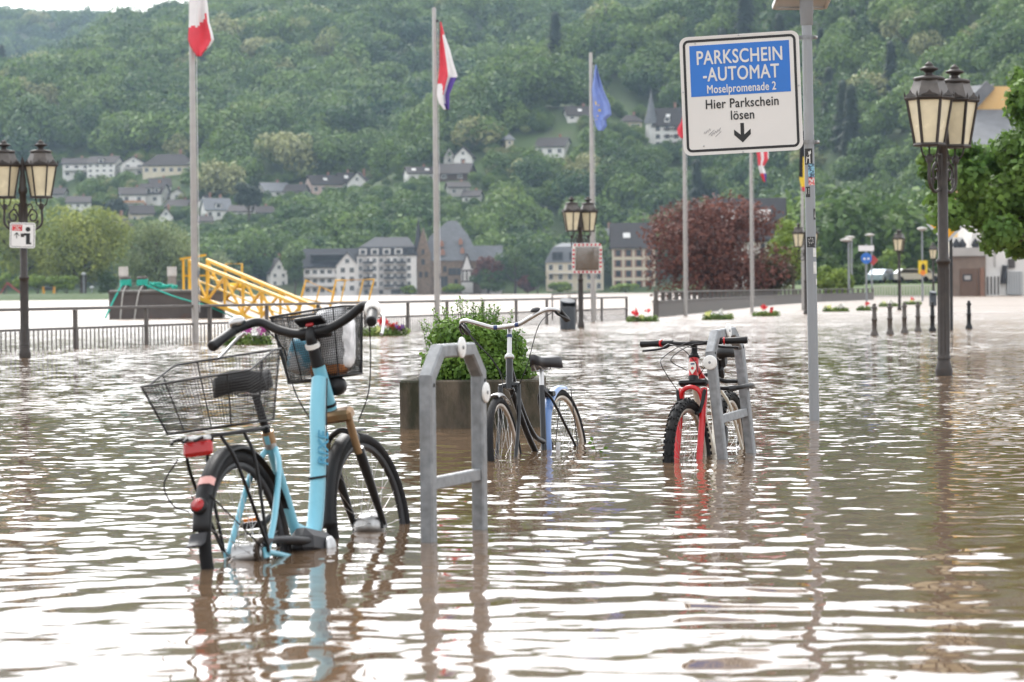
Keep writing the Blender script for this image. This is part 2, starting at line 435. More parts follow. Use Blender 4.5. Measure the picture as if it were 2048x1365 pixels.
def random_lobes(g, rx, rz, n, z0, base=0.55):
    out = [((0, 0, z0), (rx*base, rx*base, rz*base))]
    for _ in range(n):
        d = g.normal(size=3); d /= np.linalg.norm(d); d[2] = abs(d[2])*1.0-0.35
        k = g.uniform(0.30, 0.5)
        out.append(((d[0]*rx*0.68, d[1]*rx*0.68, z0+d[2]*rz*0.68), (rx*k, rx*k, rz*k*0.9)))
    return out

M_leafA = leaf_mat('forest_leaves', (0.020, 0.064, 0.022), (0.150, 0.230, 0.046), (0.28, 0.29, 0.12))
M_leafC = leaf_mat('conifer_leaves', (0.022, 0.045, 0.024), (0.045, 0.068, 0.028))
M_bark = mat('bark', (0.085, 0.065, 0.048), 0.95, var=0.3, scale=3.0)

proto = bpy.data.collections.new('forest_tree_kinds')      # source shapes for the far wood, not placed themselves
for k in range(6):
    g = np.random.default_rng(100+k)
    if k < 5:
        lob = random_lobes(g, 5.0, 5.0+g.uniform(-0.9, 1.2), 7+k, 5.8)
        V = foliage_arrays(lob, 1000, 1.05, g, inner=0.78)
        me = quads_to_mesh('wood_crown', V, M_leafA)
    else:
        P = []; n = 900; h = g.uniform(0, 1, n)**0.8; a = g.uniform(0, 6.28, n); rr = (1-h)*2.6+0.15
        rr = rr*(0.75+0.25*np.sin(h*42))*g.uniform(0.5, 1, n)
        P = np.stack([np.cos(a)*rr, np.sin(a)*rr, 1.5+h*13], 1)
        o = np.stack([np.cos(a), np.sin(a), np.full(n, -0.45)], 1); t = np.stack([-np.sin(a), np.cos(a), np.zeros(n)], 1)
        V = np.stack([P-t*0.32, P+o*1.1, P+t*0.32, P-o*0.35], 1).reshape(-1, 3)
        me = quads_to_mesh('wood_conifer', V, M_leafC)
    o = bpy.data.objects.new('wood_crown' if k < 5 else 'wood_conifer', me); proto.objects.link(o)

CLEAR = []      # (x, y, radius) kept free of trees: houses
def forest(name, label, P, S, K, parent=None):
    n = len(P); me = bpy.data.meshes.new(name); me.vertices.add(n); me.vertices.foreach_set('co', P.astype(np.float32).reshape(-1))
    at1 = me.attributes.new('size', 'FLOAT', 'POINT'); at1.data.foreach_set('value', S.astype(np.float32))
    at2 = me.attributes.new('kind_id', 'INT', 'POINT'); at2.data.foreach_set('value', K.astype(np.int32))
    at3 = me.attributes.new('turn', 'FLOAT', 'POINT'); at3.data.foreach_set('value', np.random.default_rng(3).uniform(0, 6.28, n).astype(np.float32))
    o = link(name, me); tag(o, label, None, None, 'stuff')
    ng = bpy.data.node_groups.new(name, 'GeometryNodeTree')
    ng.interface.new_socket('Geometry', in_out='INPUT', socket_type='NodeSocketGeometry'); ng.interface.new_socket('Geometry', in_out='OUTPUT', socket_type='NodeSocketGeometry')
    N = ng.nodes; L = ng.links
    i = N.new('NodeGroupInput'); ou = N.new('NodeGroupOutput')
    ci = N.new('GeometryNodeCollectionInfo'); ci.inputs['Collection'].default_value = proto; ci.inputs['Separate Children'].default_value = True; ci.inputs['Reset Children'].default_value = True
    ip = N.new('GeometryNodeInstanceOnPoints'); ip.inputs['Pick Instance'].default_value = True
    def attr(nm, dt):
        a = N.new('GeometryNodeInputNamedAttribute'); a.data_type = dt; a.inputs['Name'].default_value = nm; return a
    a1 = attr('size', 'FLOAT'); a2 = attr('kind_id', 'INT'); a3 = attr('turn', 'FLOAT')
    cx = N.new('ShaderNodeCombineXYZ'); L.new(a3.outputs['Attribute'], cx.inputs['Z'])
    mtp = N.new('GeometryNodeMeshToPoints')
    L.new(i.outputs[0], mtp.inputs['Mesh']); L.new(mtp.outputs[0], ip.inputs['Points']); L.new(ci.outputs[0], ip.inputs['Instance'])
    L.new(a2.outputs['Attribute'], ip.inputs['Instance Index']); L.new(cx.outputs[0], ip.inputs['Rotation']); L.new(a1.outputs['Attribute'], ip.inputs['Scale'])
    L.new(ip.outputs[0], ou.inputs[0])
    md = o.modifiers.new('scatter', 'NODES'); md.node_group = ng
    return o
# ------------------------------------------------------------------ bicycles
M_black = mat('black_plastic', (0.007, 0.007, 0.008), 0.5, var=0.3, spec=0.35, dirt=(0.06, 0.05, 0.04), dscale=9, dlo=0.6, dhi=0.9, dfac=0.3)
M_rubber = mat('tyre_rubber', (0.009, 0.009, 0.010), 0.8, var=0.25, spec=0.3, bump=0.3, bscale=120, dirt=(0.07, 0.055, 0.04), dscale=5, dlo=0.55, dhi=0.85, dfac=0.45)
M_blackpaint = mat('black_paint', (0.008, 0.009, 0.011), 0.32, var=0.2, spec=0.4, coat=0.1, dirt=(0.05, 0.042, 0.035), dscale=7, dlo=0.55, dhi=0.8, dfac=0.4)
M_greyblack = mat('dark_grey_plastic', (0.022, 0.022, 0.025), 0.55, var=0.2)
M_sky = mat('pale_blue_paint', (0.17, 0.46, 0.575), 0.33, var=0.06, coat=0.25, dirt=(0.30, 0.25, 0.18), dscale=6, dlo=0.58, dhi=0.85, dfac=0.35)
M_skylet = mat('blue_lettering', (0.05, 0.26, 0.40), 0.35, var=0.05)
M_steel = mat('bright_steel', (0.46, 0.455, 0.45), 0.3, 1.0, var=0.1)
M_alu = mat('dull_aluminium', (0.50, 0.50, 0.50), 0.42, 1.0, var=0.15, dirt=(0.16, 0.13, 0.1), dscale=8, dfac=0.6)
M_bronze = mat('bronze_stanchion', (0.30, 0.19, 0.10), 0.35, 0.6, var=0.15)
M_wire = mat('basket_wire', (0.012, 0.012, 0.013), 0.6, var=0.1)
M_redlens = mat('red_lens', (0.34, 0.006, 0.008), 0.25, var=0.25, coat=0.15)
M_orange = mat('orange_reflector', (0.75, 0.22, 0.03), 0.25, var=0.1)
M_white = mat('white_plastic', (0.75, 0.74, 0.71), 0.4, var=0.06)
M_pinktape = mat('reflective_pink_tape', (0.78, 0.42, 0.38), 0.4, var=0.1)
M_cream = mat('cream_paint', (0.70, 0.68, 0.60), 0.3, var=0.06, coat=0.4)
M_redpaint = mat('red_paint', (0.52, 0.006, 0.010), 0.3, var=0.08, coat=0.12)
M_bluepaint = mat('mudguard_blue', (0.13, 0.24, 0.50), 0.3, var=0.08, coat=0.3)
M_navy = mat('navy_tape', (0.02, 0.04, 0.13), 0.5)
M_rimgrey = mat('rim_alloy', (0.42, 0.36, 0.30), 0.4, 0.7, var=0.25)

M_timberless = mat('rusty_sprocket', (0.05, 0.035, 0.025), 0.6, 0.5, var=0.3)
M_darkrim = mat('dark_rim', (0.03, 0.03, 0.032), 0.5, 0.4, var=0.2)
def bike_root(name, label, rear, heading, lean, group='flooded bicycles'):
    """rear: world position of the rear hub; heading: unit (x, y) of travel; local X forward, Y left, Z up"""
    o = thing(name, label, 'bicycle', rear, group=group)
    rz = math.atan2(heading[1], heading[0])
    o.rotation_euler = (Matrix.Rotation(rz, 3, 'Z') @ Matrix.Rotation(lean, 3, 'X')).to_euler()
    return o
def wheel(root, name, c, rad, tw, steer=0.0, knob=False, rim=M_alu, nsp=32, rimw=0.011, axis0=None):
    """rim mesh with tyre, spokes and hub under it; returns the part"""
    S = Matrix.Rotation(steer, 3, 'Z'); c = Vector(c)
    X = S @ Vector((1, 0, 0)); Y = S @ Vector((0, 1, 0)); Z = Vector((0, 0, 1))
    def ring(m, r, prof, n=64, smooth=True):
        V = []; F = []; k = len(prof)
        for i in range(n):
            a = 2*math.pi*i/n; e = X*math.cos(a)+Z*math.sin(a)
            for (dr, dy) in prof: V.append(c+e*(r+dr)+Y*dy)
        for i in range(n):
            for j in range(k):
                F.append((i*k+j, i*k+(j+1) % k, ((i+1) % n)*k+(j+1) % k, ((i+1) % n)*k+j))
        m.add(V, F, smooth)
    m = MB(); rr = rad-tw*1.05
    ring(m, rr, [(-0.016, -rimw*0.5), (-0.016, rimw*0.5), (0.004, rimw), (0.006, 0), (0.004, -rimw)])
    w = m.build(name, rim, root)
    t = MB(); h = tw/2
    ring(t, rad-h, [(h*math.cos(a), h*0.98*math.sin(a)) for a in [2*math.pi*i/10 for i in range(10)]])
    if knob:
        n = 60
        for i in range(n):
            a = 2*math.pi*i/n; e = X*math.cos(a)+Z*math.sin(a); tg = -X*math.sin(a)+Z*math.cos(a)
            for (b, s_) in ((-1.15, 0.012), (-0.4, 0.011), (0.4, 0.011), (1.15, 0.012)):
                if (i % 2 == 0) == (abs(b) < 0.5) or abs(b) > 1:
                    nrm = e*math.cos(b)+Y*math.sin(b); side = nrm.cross(tg)
                    M = Matrix((tg, side, nrm)).transposed()
                    t.box(c+e*(rad-h)+nrm*(h+0.002), (0.017, s_, 0.008), M)
    t.build('tyre', M_rubber, w)
    s = MB()
    for i in range(nsp):
        a = 2*math.pi*i/nsp; sd = 1 if i % 2 else -1
        a2 = a+(0.55 if (i//2) % 2 else -0.55)
        p0 = c+(X*math.cos(a2)+Z*math.sin(a2))*0.024+Y*0.028*sd
        p1 = c+(X*math.cos(a)+Z*math.sin(a))*(rr-0.012)
        s.tube([p0, p1], 0.00105, 4, caps=False)
    s.build('spoke_set', M_steel, w)
    return w, (X, Y, Z, c)
def hub(parent, c, Y, prof, m):
    Z = Vector(Y).normalized(); X = Z.orthogonal().normalized(); W = Z.cross(X)
    M = Matrix((X, W, Z)).transposed()
    return MB().lathe(prof, c, 14, M).build('hub', m, parent)
def mudguard(root, name, c, rad, width, a0, a1, m, X=Vector((1, 0, 0)), Y=Vector((0, 1, 0)), thick=0.002, droop=0.4):
    b = MB(); c = Vector(c); Z = Vector((0, 0, 1)); n = 30; V = []
    prof = [(-droop*width*0.5, -width/2), (-droop*width*0.08, -width*0.33), (0, 0), (-droop*width*0.08, width*0.33), (-droop*width*0.5, width/2)]
    k = len(prof)
    for i in range(n+1):
        a = R(a0+(a1-a0)*i/n); e = X*math.cos(a)+Z*math.sin(a)
        for (dr, dy) in prof: V.append(c+e*(rad+dr)+Y*dy)
    for i in range(n+1):
        a = R(a0+(a1-a0)*i/n); e = X*math.cos(a)+Z*math.sin(a)
        for (dr, dy) in prof: V.append(c+e*(rad+dr-thick)+Y*dy*0.97)
    F = []; o = (n+1)*k
    for i in range(n):
        for j in range(k-1):
            F.append((i*k+j, i*k+j+1, (i+1)*k+j+1, (i+1)*k+j)); F.append((o+i*k+j, o+(i+1)*k+j, o+(i+1)*k+j+1, o+i*k+j+1))
        F.append((i*k, (i+1)*k, o+(i+1)*k, o+i*k)); F.append((i*k+k-1, o+i*k+k-1, o+(i+1)*k+k-1, (i+1)*k+k-1))
    for e0 in (0, n):
        F.append(tuple(e0*k+j for j in range(k))+tuple(o+e0*k+j for j in reversed(range(k))))
    b.add(V, F, True)
    return b.build(name, m, root)
def saddle(root, c, tilt=0.0, L=0.27, W=0.17, m=None, nose=0.045):
    """lofted saddle: wide rear, narrow nose, rounded edges"""
    b = MB(); V = []; n = 12; prof = 9; T = Matrix.Rotation(tilt, 3, 'Y')
    for i in range(n+1):
        t = i/n; x = -L*0.45+L*t
        wd = W/2*(1-min(1, max(0, (t-0.12)/0.5))**1.3)+nose/2*min(1, max(0, (t-0.12)/0.5))**1.3
        if t < 0.12: wd *= 0.72+0.28*(t/0.12)**0.5
        if t > 0.93: wd *= 0.75
        top = 0.03+0.018*(1-t)**2 - 0.010*math.sin(t*math.pi)
        for j in range(prof):
            a = math.pi*j/(prof-1)
            V.append(Vector(c)+T @ Vector((x, wd*math.cos(a), top*math.sin(a)**0.6-0.035*(1 if j in (0, prof-1) else 0))))
        V.append(Vector(c)+T @ Vector((x, 0, -0.022)))
    k = prof+1; F = []
    for i in range(n):
        for j in range(k): F.append((i*k+j, i*k+(j+1) % k, (i+1)*k+(j+1) % k, (i+1)*k+j))
    F.append(tuple(range(k))[::-1]); F.append(tuple(n*k+j for j in range(k)))
    b.add(V, F, True)
    o = b.build('saddle', m or M_black, root)
    r = MB()
    for s in (-1, 1): r.tube([Vector(c)+Vector((-0.10, 0.03*s, -0.02)), Vector(c)+Vector((-0.06, 0.022*s, -0.045)), Vector(c)+Vector((0.05, 0.022*s, -0.045)), Vector(c)+Vector((0.11, 0.012*s, -0.015))], 0.0035, 6)
    r.build('saddle_rail', M_steel, o)
    return o
def wire_basket(root, name, top, bot, pitch, wr, mrim=M_wire, rim_r=0.004, bars=(), m=None):
    """top / bot: closed loops (lists of Vector) with the same count; grid of wires between; returns the part"""
    def dense(loop, n):
        P = [Vector(p) for p in loop]; seg = [(P[(i+1) % len(P)]-P[i]).length for i in range(len(P))]; tot = sum(seg); out = []
        for q in range(n):
            s = tot*q/n; i = 0
            while s > seg[i]: s -= seg[i]; i += 1
            out.append(P[i].lerp(P[(i+1) % len(P)], s/seg[i]))
        return out, tot
    _, per = dense(top, 10); n = int(per/pitch)
    A, _ = dense(top, n); B, _ = dense(bot, n)
    r = MB(); r.tube(A, rim_r, 6, closed=True); r.tube(B, rim_r*0.8, 6, closed=True)
    for q in bars: r.tube([A[int(q*n) % n], B[int(q*n) % n]], rim_r*0.7, 5)
    o = r.build(name, mrim, root)
    w = MB(); H = (A[0]-B[0]).length; rows = int(H/pitch)
    for i in range(n): w.tube([A[i], A[i].lerp(B[i], 0.5), B[i]], wr, 3, caps=False)
    for k in range(1, rows): w.tube([A[i].lerp(B[i], k/rows) for i in range(n)], wr, 3, closed=True)
    # floor
    cB = sum(B, Vector())/n; e1 = (B[n//4]-B[3*n//4]).normalized()
    for i in range(0, n//2, 1):
        w.tube([B[i], B[n-1-i]], wr, 3, caps=False)
    w.build('wire_mesh', m or M_wire, o)
    return o
def cable(root, pts, m=M_black, r=0.0026):
    return MB().tube(spline(pts, 7), r, 6).build('cable', m, root)
def grip(parent, a, b, r=0.016, m=M_black):
    a, b = Vector(a), Vector(b); d = b-a
    return MB().tube([a, a+d*0.05, a+d*0.5, a+d*0.93, a+d*0.98, b], [r*0.8, r, r*0.95, r*1.08, r*1.02, r*0.7], 12).build('grip', m, parent)

# ---- the pale blue city bicycle in front ---------------------------------------------------------------
def blue_bike():
    hd = R(18.0); F = (math.sin(hd), math.cos(hd))
    B = bike_root('bicycle', 'pale blue step-through bicycle with two wire baskets, nearest the camera', (-0.872, 8.98, 0.017), F, R(-8.0))
    WB = 1.115; Rr = 0.343
    w, _ = wheel(B, 'rear_wheel', (0, 0, 0), Rr, 0.042, rim=M_darkrim)
    hub(w, (0, 0, 0), (0, 1, 0), [(0.008, -0.07), (0.03, -0.058), (0.034, -0.052), (0.036, -0.05), (0.036, 0.03), (0.042, 0.034), (0.042, 0.04), (0.012, 0.034), (0.008, 0.07)], M_alu)
    MB().lathe([(0.05, -0.058), (0.052, -0.05), (0.044, -0.05), (0.044, -0.045), (0.036, -0.042), (0.036, -0.036)], (0, 0, 0), 20, Matrix.Rotation(R(-90), 3, 'X')).build('sprocket', M_timberless, w)
    st = R(-3)
    fc = (WB, 0, 0)
    w2, (X2, Y2, _, _) = wheel(B, 'front_wheel', fc, Rr, 0.042, steer=st, rim=M_darkrim)
    hub(w2, fc, Y2, [(0.006, -0.056), (0.03, -0.05), (0.045, -0.03), (0.045, 0.03), (0.03, 0.05), (0.006, 0.056)], M_alu)
    # steering axis
    rake = 0.05; cot = math.cos(R(69.5))/math.sin(R(69.5))
    ax = lambda h: Vector((WB-rake-h*cot, 0, h))
    # frame
    f = MB()
    f.tube(spline([ax(0.565)+Vector((-0.02, 0, -0.015)), Vector((0.775, 0, 0.44)), Vector((0.70, 0, 0.23)), Vector((0.60, 0, 0.045)), Vector((0.50, 0, -0.035)), Vector((0.455, 0, -0.05))], 6), [0.0285]*24+[0.031]*7, 14, flat=1.12)
    f.tube([ax(0.44), ax(0.60)], 0.024, 14)
    f.tube([Vector((0.455, 0, -0.05)), Vector((0.30, 0, 0.38))], 0.018, 12)
    f.tube(spline([Vector((0.60, 0, 0.02)), Vector((0.50, 0, 0.035)), Vector((0.415, 0, 0.06))], 5), 0.016, 10)
    for s in (-1, 1):
        f.tube(spline([Vector((0.315, 0.016*s, 0.33)), Vector((0.24, 0.05*s, 0.26)), Vector((0.10, 0.068*s, 0.10)), Vector((0.0, 0.07*s, 0.0))], 5), 0.0105, 8)
        f.tube(spline([Vector((0.42, 0.03*s, -0.06)), Vector((0.3, 0.05*s, -0.05)), Vector((0.12, 0.066*s, -0.02)), Vector((0.0, 0.07*s, 0.0))], 5), 0.0105, 8)
        f.box((0, 0.07*s, 0), (0.05, 0.006, 0.035))
    fr = f.build('frame', M_sky, B)
    # painted word on the tube
    try:
        cu = bpy.data.curves.new('frame_lettering', 'FONT'); cu.body = 'RIXE'; cu.size = 0.062; cu.extrude = 0.0006; cu.align_x = 'CENTER'; cu.align_y = 'CENTER'; cu.offset = 0.001
        to = bpy.data.objects.new('tmp', cu); me = bpy.data.meshes.new_from_object(to); me.materials.append(M_skylet)
        lo = link('frame_lettering', me, fr)
        dirv = (Vector((0.775, 0, 0.44))-Vector((0.66, 0, 0.15))).normalized(); nrm = Vector((0, -1, 0)); up = nrm.cross(dirv)
        nrm = (nrm*0.85-up*0.0+Vector((-0.5, 0, 0.2))).normalized(); nrm = (nrm-dirv*nrm.dot(dirv)).normalized(); up = nrm.cross(dirv)
        lo.matrix_local = Matrix.Translation(Vector((0.725, 0, 0.30))+nrm*0.0365) @ Matrix((dirv, up, nrm)).transposed().to_4x4()
        bpy.data.objects.remove(to)
    except Exception as e: print('lettering', e)
    # seat post and saddle
    MB().tube([Vector((0.305, 0, 0.37)), Vector((0.24, 0, 0.54))], 0.014, 12).build('seat_post', M_black, B)
    MB().tube([Vector((0.315, 0, 0.35)), Vector((0.302, 0, 0.39))], 0.022, 12).build('seat_clamp', M_bronze, B)
    saddle(B, (0.215, 0, 0.565), R(-3), 0.28, 0.20)
    # fork: bronze stanchions, black lowers
    fk = MB(); side = Y2*0.058
    fwd = X2
    for s in (-1, 1):
        top = ax(0.40)+side*s; bot = Vector(fc)+side*s
        mid = top.lerp(bot, 0.28)
        fk.tube([mid, mid.lerp(bot, 0.15), mid.lerp(bot, 0.6), bot], [0.019, 0.02, 0.016, 0.011], 10)
        fk.box(bot, (0.04, 0.008, 0.03))
    fk.tube(spline([ax(0.30)+side, ax(0.335)+side*0.9+fwd*0.03, ax(0.36)+fwd*0.035, ax(0.335)-side*0.9+fwd*0.03, ax(0.30)-side], 5), 0.011, 8)
    fork = fk.build('fork', M_blackpaint, B)
    c_ = MB()
    for s in (-1, 1): c_.tube([ax(0.42)+side*s, ax(0.27)+side*s+fwd*0.0], 0.0145, 12)
    c_.box(ax(0.415), (0.06, 0.155, 0.045), Matrix.Rotation(R(-20), 3, 'Y'), 0.012)
    c_.build('fork_crown', M_bronze, fork)
    # mudguards
    g2 = mudguard(B, 'front_mudguard', fc, Rr+0.018, 0.058, 84, 176, M_black, X2, Y2)
    g1 = mudguard(B, 'rear_mudguard', (0, 0, 0), Rr+0.02, 0.060, 20, 163, M_black, droop=0.55)
    fl = MB(); a = R(164); e = Vector((math.cos(a), 0, math.sin(a)))
    fl.tube(spline([e*(Rr+0.02), e*(Rr+0.03)+Vector((-0.012, 0, -0.03)), e*(Rr+0.05)+Vector((-0.03, 0, -0.045))], 4), 0.03, 8, flat=0.12); fl.build('mud_flap', M_greyblack, g1)
    for s in (-1, 1): MB().tube([Vector((0, 0.07*s, 0)), Vector((-0.30, 0.03*s, 0.22))], 0.0025, 5).build('mudguard_stay', M_black, g1)
    rf = MB(); a = R(150); e = Vector((math.cos(a), 0, math.sin(a))); M = Matrix((Vector((0, 1, 0)).cross(e), Vector((0, 1, 0)), e)).transposed()
    rf.lathe([(0.028, 0), (0.028, 0.014), (0.02, 0.017)], e*(Rr+0.018), 16, M); ho = rf.build('reflector_housing', M_black, g1)
    MB().lathe([(0.022, 0), (0.022, 0.004), (0.0, 0.006)], e*(Rr+0.0355), 16, M).build('reflector', M_redlens, ho)
    mudguard(g1, 'reflective_tape', (0, 0, 0), Rr+0.0215, 0.061, 131, 136, M_pinktape, droop=0.55)
    # carrier
    cr = MB()
    for s in (-1, 0, 1): cr.tube(spline([Vector((0.22, 0.045*s, 0.405)), Vector((0.0, 0.055*s, 0.40)), Vector((-0.30, 0.055*s, 0.40)), Vector((-0.37, 0.04*s, 0.39))], 4), 0.006, 6)
    for x in (0.18, -0.05, -0.30): cr.tube([Vector((x, -0.06, 0.40)), Vector((x, 0.06, 0.40))], 0.006, 6)
    for s in (-1, 1):
        cr.tube(spline([Vector((-0.02, 0.058*s, 0.395)), Vector((-0.025, 0.085*s, 0.30)), Vector((-0.005, 0.078*s, 0.0))], 5), 0.006, 6)
        cr.tube(spline([Vector((-0.20, 0.055*s, 0.395)), Vector((-0.17, 0.085*s, 0.30)), Vector((-0.01, 0.08*s, 0.02))], 5), 0.006, 6)
    cr.build('carrier', M_black, B)
    tl = MB(); tl.box((-0.33, -0.03, 0.365), (0.03, 0.10, 0.05), Matrix.Rotation(R(12), 3, 'Y'), 0.010); tlo = tl.build('tail_light', M_redlens, B)
    MB().box((-0.322, -0.03, 0.395), (0.03, 0.085, 0.02), None, 0.006).build('light_cap', M_alu, tlo)
    cable(B, [(-0.36, 0.03, 0.34), (-0.39, 0.075, 0.27), (-0.37, 0.065, 0.20), (-0.33, 0.03, 0.17)])
    # rear basket: rim drawn with the raised handles at the sides
    def loop(cx, cz, L, W, n=40, hmp=0.0, back=0.0):
        out = []
        for i in range(n):
            a = 2*math.pi*i/n; ca, sa = math.cos(a), math.sin(a)
            x = L/2*math.copysign(abs(ca)**0.35, ca); y_ = W/2*math.copysign(abs(sa)**0.35, sa)
            z = cz+hmp*(1/(1+math.exp(-x/0.02)))+back*(x/L)
            out.append(Vector((cx+x, y_, z)))
        return out
    bk = wire_basket(B, 'rear_basket', loop(-0.075, 0.595, 0.47, 0.36, 60, 0.05, 0.02), loop(-0.065, 0.425, 0.36, 0.27, 60), 0.0125, 0.00105, rim_r=0.004, bars=(0.1, 0.25, 0.4, 0.6, 0.75, 0.9))
    # front basket
    fb = wire_basket(B, 'front_basket', [p+Vector((0.0, 0.055, 0)) for p in loop(1.035, 0.80, 0.29, 0.29)], [p+Vector((0, 0.05, 0)) for p in loop(1.015, 0.555, 0.22, 0.235)], 0.0085, 0.00115, rim_r=0.0045, bars=(0.12, 0.38, 0.45, 0.55, 0.62, 0.88))
    MB().tube(spline([ax(0.66), Vector((0.86, 0, 0.60)), Vector((0.92, 0, 0.56)), Vector((1.0, 0, 0.54))], 5), 0.008, 8).build('basket_bracket', M_black, fb)
    # stem and bar
    s_ = MB(); s_.tube([ax(0.60), ax(0.63), ax(0.70)], [0.0255, 0.022, 0.019], 12); s_.tube(spline([ax(0.69), Vector((0.805, 0, 0.705)), Vector((0.825, 0, 0.73))], 5), 0.018, 12)
    stem = s_.build('stem', M_black, B)
    MB().tube([ax(0.665), ax(0.68)], 0.0265, 12).build('stem_collar', M_white, stem)
    bar = MB(); bx, bz = 0.825, 0.735
    def hb(y, x, z): return Vector((bx+x, y, bz+z))
    pts = [hb(0.27, -0.075, 0.030), hb(0.245, -0.02, 0.045), hb(0.20, 0.015, 0.05), hb(0.13, 0.01, 0.012), hb(0.06, 0.0, -0.012), hb(0, 0, -0.015)]
    full = pts+[Vector((p.x, -p.y, p.z)) for p in pts[-2::-1]]
    bar.tube(spline(full, 5), 0.0165, 12); bo = bar.build('handlebar', M_black, B)
    for s in (-1, 1):
        grip(bo, hb(0.27*s, -0.075, 0.030), hb(0.305*s, -0.20, -0.02), 0.0185)
        if s > 0: MB().lathe([(0.018, 0), (0.03, 0.004), (0.031, 0.022), (0.02, 0.034), (0, 0.037)], hb(0.258*s, -0.045, 0.045), 14, Matrix.Rotation(R(-14*s), 3, 'X')).build('bell', M_steel, bo)
        else: MB().tube([hb(-0.262, -0.055, 0.034), hb(-0.268, -0.068, 0.033), hb(-0.276, -0.095, 0.024), hb(-0.279, -0.105, 0.02)], [0.018, 0.029, 0.03, 0.021], 14).build('gear_shifter', M_white, bo)
        MB().tube(spline([hb(0.25*s, -0.01, 0.02), hb(0.285*s, -0.02, -0.0), hb(0.31*s, -0.12, -0.055), hb(0.315*s, -0.15, -0.065)], 4), 0.006, 6).build('brake_lever', M_alu, bo)
    dp = MB(); dp.box(hb(0, 0.0, 0.025), (0.055, 0.105, 0.016), Matrix.Rotation(R(25), 3, 'Y'), 0.004); dpo = dp.build('display', M_black, bo)
    MB().box(hb(0, -0.012, 0.012), (0.01, 0.03, 0.012), Matrix.Rotation(R(25), 3, 'Y'), 0.002).build('display_button', M_redlens, dpo)
    MB().box(hb(0.0, 0.02, -0.02), (0.05, 0.13, 0.03), Matrix.Rotation(R(20), 3, 'Y'), 0.008).build('bar_clamp', M_black, bo)
    cable(B, [hb(0.2, 0.03, 0.04), Vector((0.95, 0.17, 0.68)), Vector((0.93, 0.14, 0.52)), Vector((0.86, 0.06, 0.40)), Vector((0.80, 0.02, 0.36))])
    cable(B, [hb(-0.2, 0.03, 0.04), Vector((0.98, -0.16, 0.70)), Vector((1.0, -0.12, 0.5)), Vector((0.97, -0.07, 0.38))])
    hl = MB(); hl.lathe([(0.0, -0.02), (0.03, -0.012), (0.036, 0.01), (0.034, 0.035), (0.025, 0.04)], ax(0.52)+Vector((0.05, -0.02, 0)), 14, Matrix.Rotation(R(90), 3, 'Y')); hl.build('headlight', M_black, B)
    # drive
    dr = MB(); dr.box((0.45, -0.045, -0.015), (0.25, 0.09, 0.10), Matrix.Rotation(R(10), 3, 'Y'), 0.03)
    dr.tube(spline([Vector((0.46, -0.055, -0.01)), Vector((0.30, -0.058, 0.012)), Vector((0.06, -0.06, 0.035)), Vector((0.0, -0.06, 0.02))], 5), [0.03]*8+[0.024]*8, 8, flat=0.5)
    dm = dr.build('motor_cover', M_greyblack, B)
    MB().lathe([(0.035, 0), (0.038, 0.008), (0.03, 0.014), (0.0, 0.016)], (0.48, -0.093, -0.03), 18, Matrix.Rotation(R(90), 3, 'X')).build('crank_cap', M_alu, dm)
    MB().bar((0.455, -0.105, -0.05), (0.48, -0.115, -0.19), 0.022, 0.012, ch=0.004).build('crank', M_black, B); co = MB().bar((0.455, 0.075, -0.05), (0.43, 0.085, 0.09), 0.022, 0.012, ch=0.004).build('crank', M_black, B)
    for (c_, ) in (((0.43, 0.14, 0.09),), ((0.48, -0.17, -0.19),)):
        p = MB(); p.box(c_, (0.085, 0.085, 0.024), Matrix.Rotation(R(-15), 3, 'Y'), 0.006); po = p.build('pedal', M_black, co)
        MB().box(Vector(c_)+Vector((-0.043, 0, 0.011)), (0.008, 0.055, 0.012), Matrix.Rotation(R(-15), 3, 'Y')).build('pedal_reflector', M_orange, po)
    ks = MB().tube([Vector((0.34, 0.07, -0.04)), Vector((0.30, 0.16, -0.31))], 0.008, 8); ks.build('kickstand', M_alu, B)
    cable(fr, [(0.83, -0.031, 0.55), (0.775, -0.034, 0.44), (0.70, -0.034, 0.23), (0.60, -0.034, 0.045), (0.50, -0.04, 0.0)], r=0.0022)
    cable(B, [(0.40, 0.03, 0.02), (0.30, 0.06, 0.05), (0.12, 0.085, 0.06), (0.02, 0.085, 0.02)], r=0.0022)
    for t_ in (0.25, 0.55, 0.8):
        q_ = Vector((0.775, 0, 0.44)).lerp(Vector((0.66, 0, 0.15)), t_); MB().tube([q_+Vector((0, 0, 0.004)), q_-Vector((0, 0, 0.004))], 0.0335, 14).build('cable_clip', M_black, fr) if t_ > 0.7 else None
    MB().tube([ax(0.452), ax(0.462)], 0.0262, 14).build('headset_ring', M_black, fr); MB().tube([Vector((0.316, 0, 0.335)), Vector((0.309, 0, 0.352))], 0.0205, 12).build('seat_collar', M_alu, fr)
    # goods in the front basket, each a thing of its own
    Mw = B.matrix_basis if True else None
    bpy.context.view_layer.update(); W = B.matrix_world.copy()
    def cushion(name, label, cat, c, sz, rot, m, seed):
        g = np.random.default_rng(seed); b = MB(); n, k = 14, 10; V = []
        for i in range(k+1):
            ph = math.pi*i/k-math.pi/2
            for j in range(n):
                th = 2*math.pi*j/n
                e = lambda v, p: math.copysign(abs(v)**p, v)
                q = Vector((e(math.cos(ph), .5)*e(math.cos(th), .5)*sz[0], e(math.cos(ph), .5)*e(math.sin(th), .5)*sz[1], e(math.sin(ph), .6)*sz[2]))
                q *= 1+0.16*mnoise.noise(q*16+Vector((seed, 0, 0)))+0.08*mnoise.noise(q*40+Vector((seed, 3, 0)))
                V.append(q)
        F = [(i*n+j, i*n+(j+1) % n, (i+1)*n+(j+1) % n, (i+1)*n+j) for i in range(k) for j in range(n)]
        b.add(V, F, True); o = b.build(name, m)
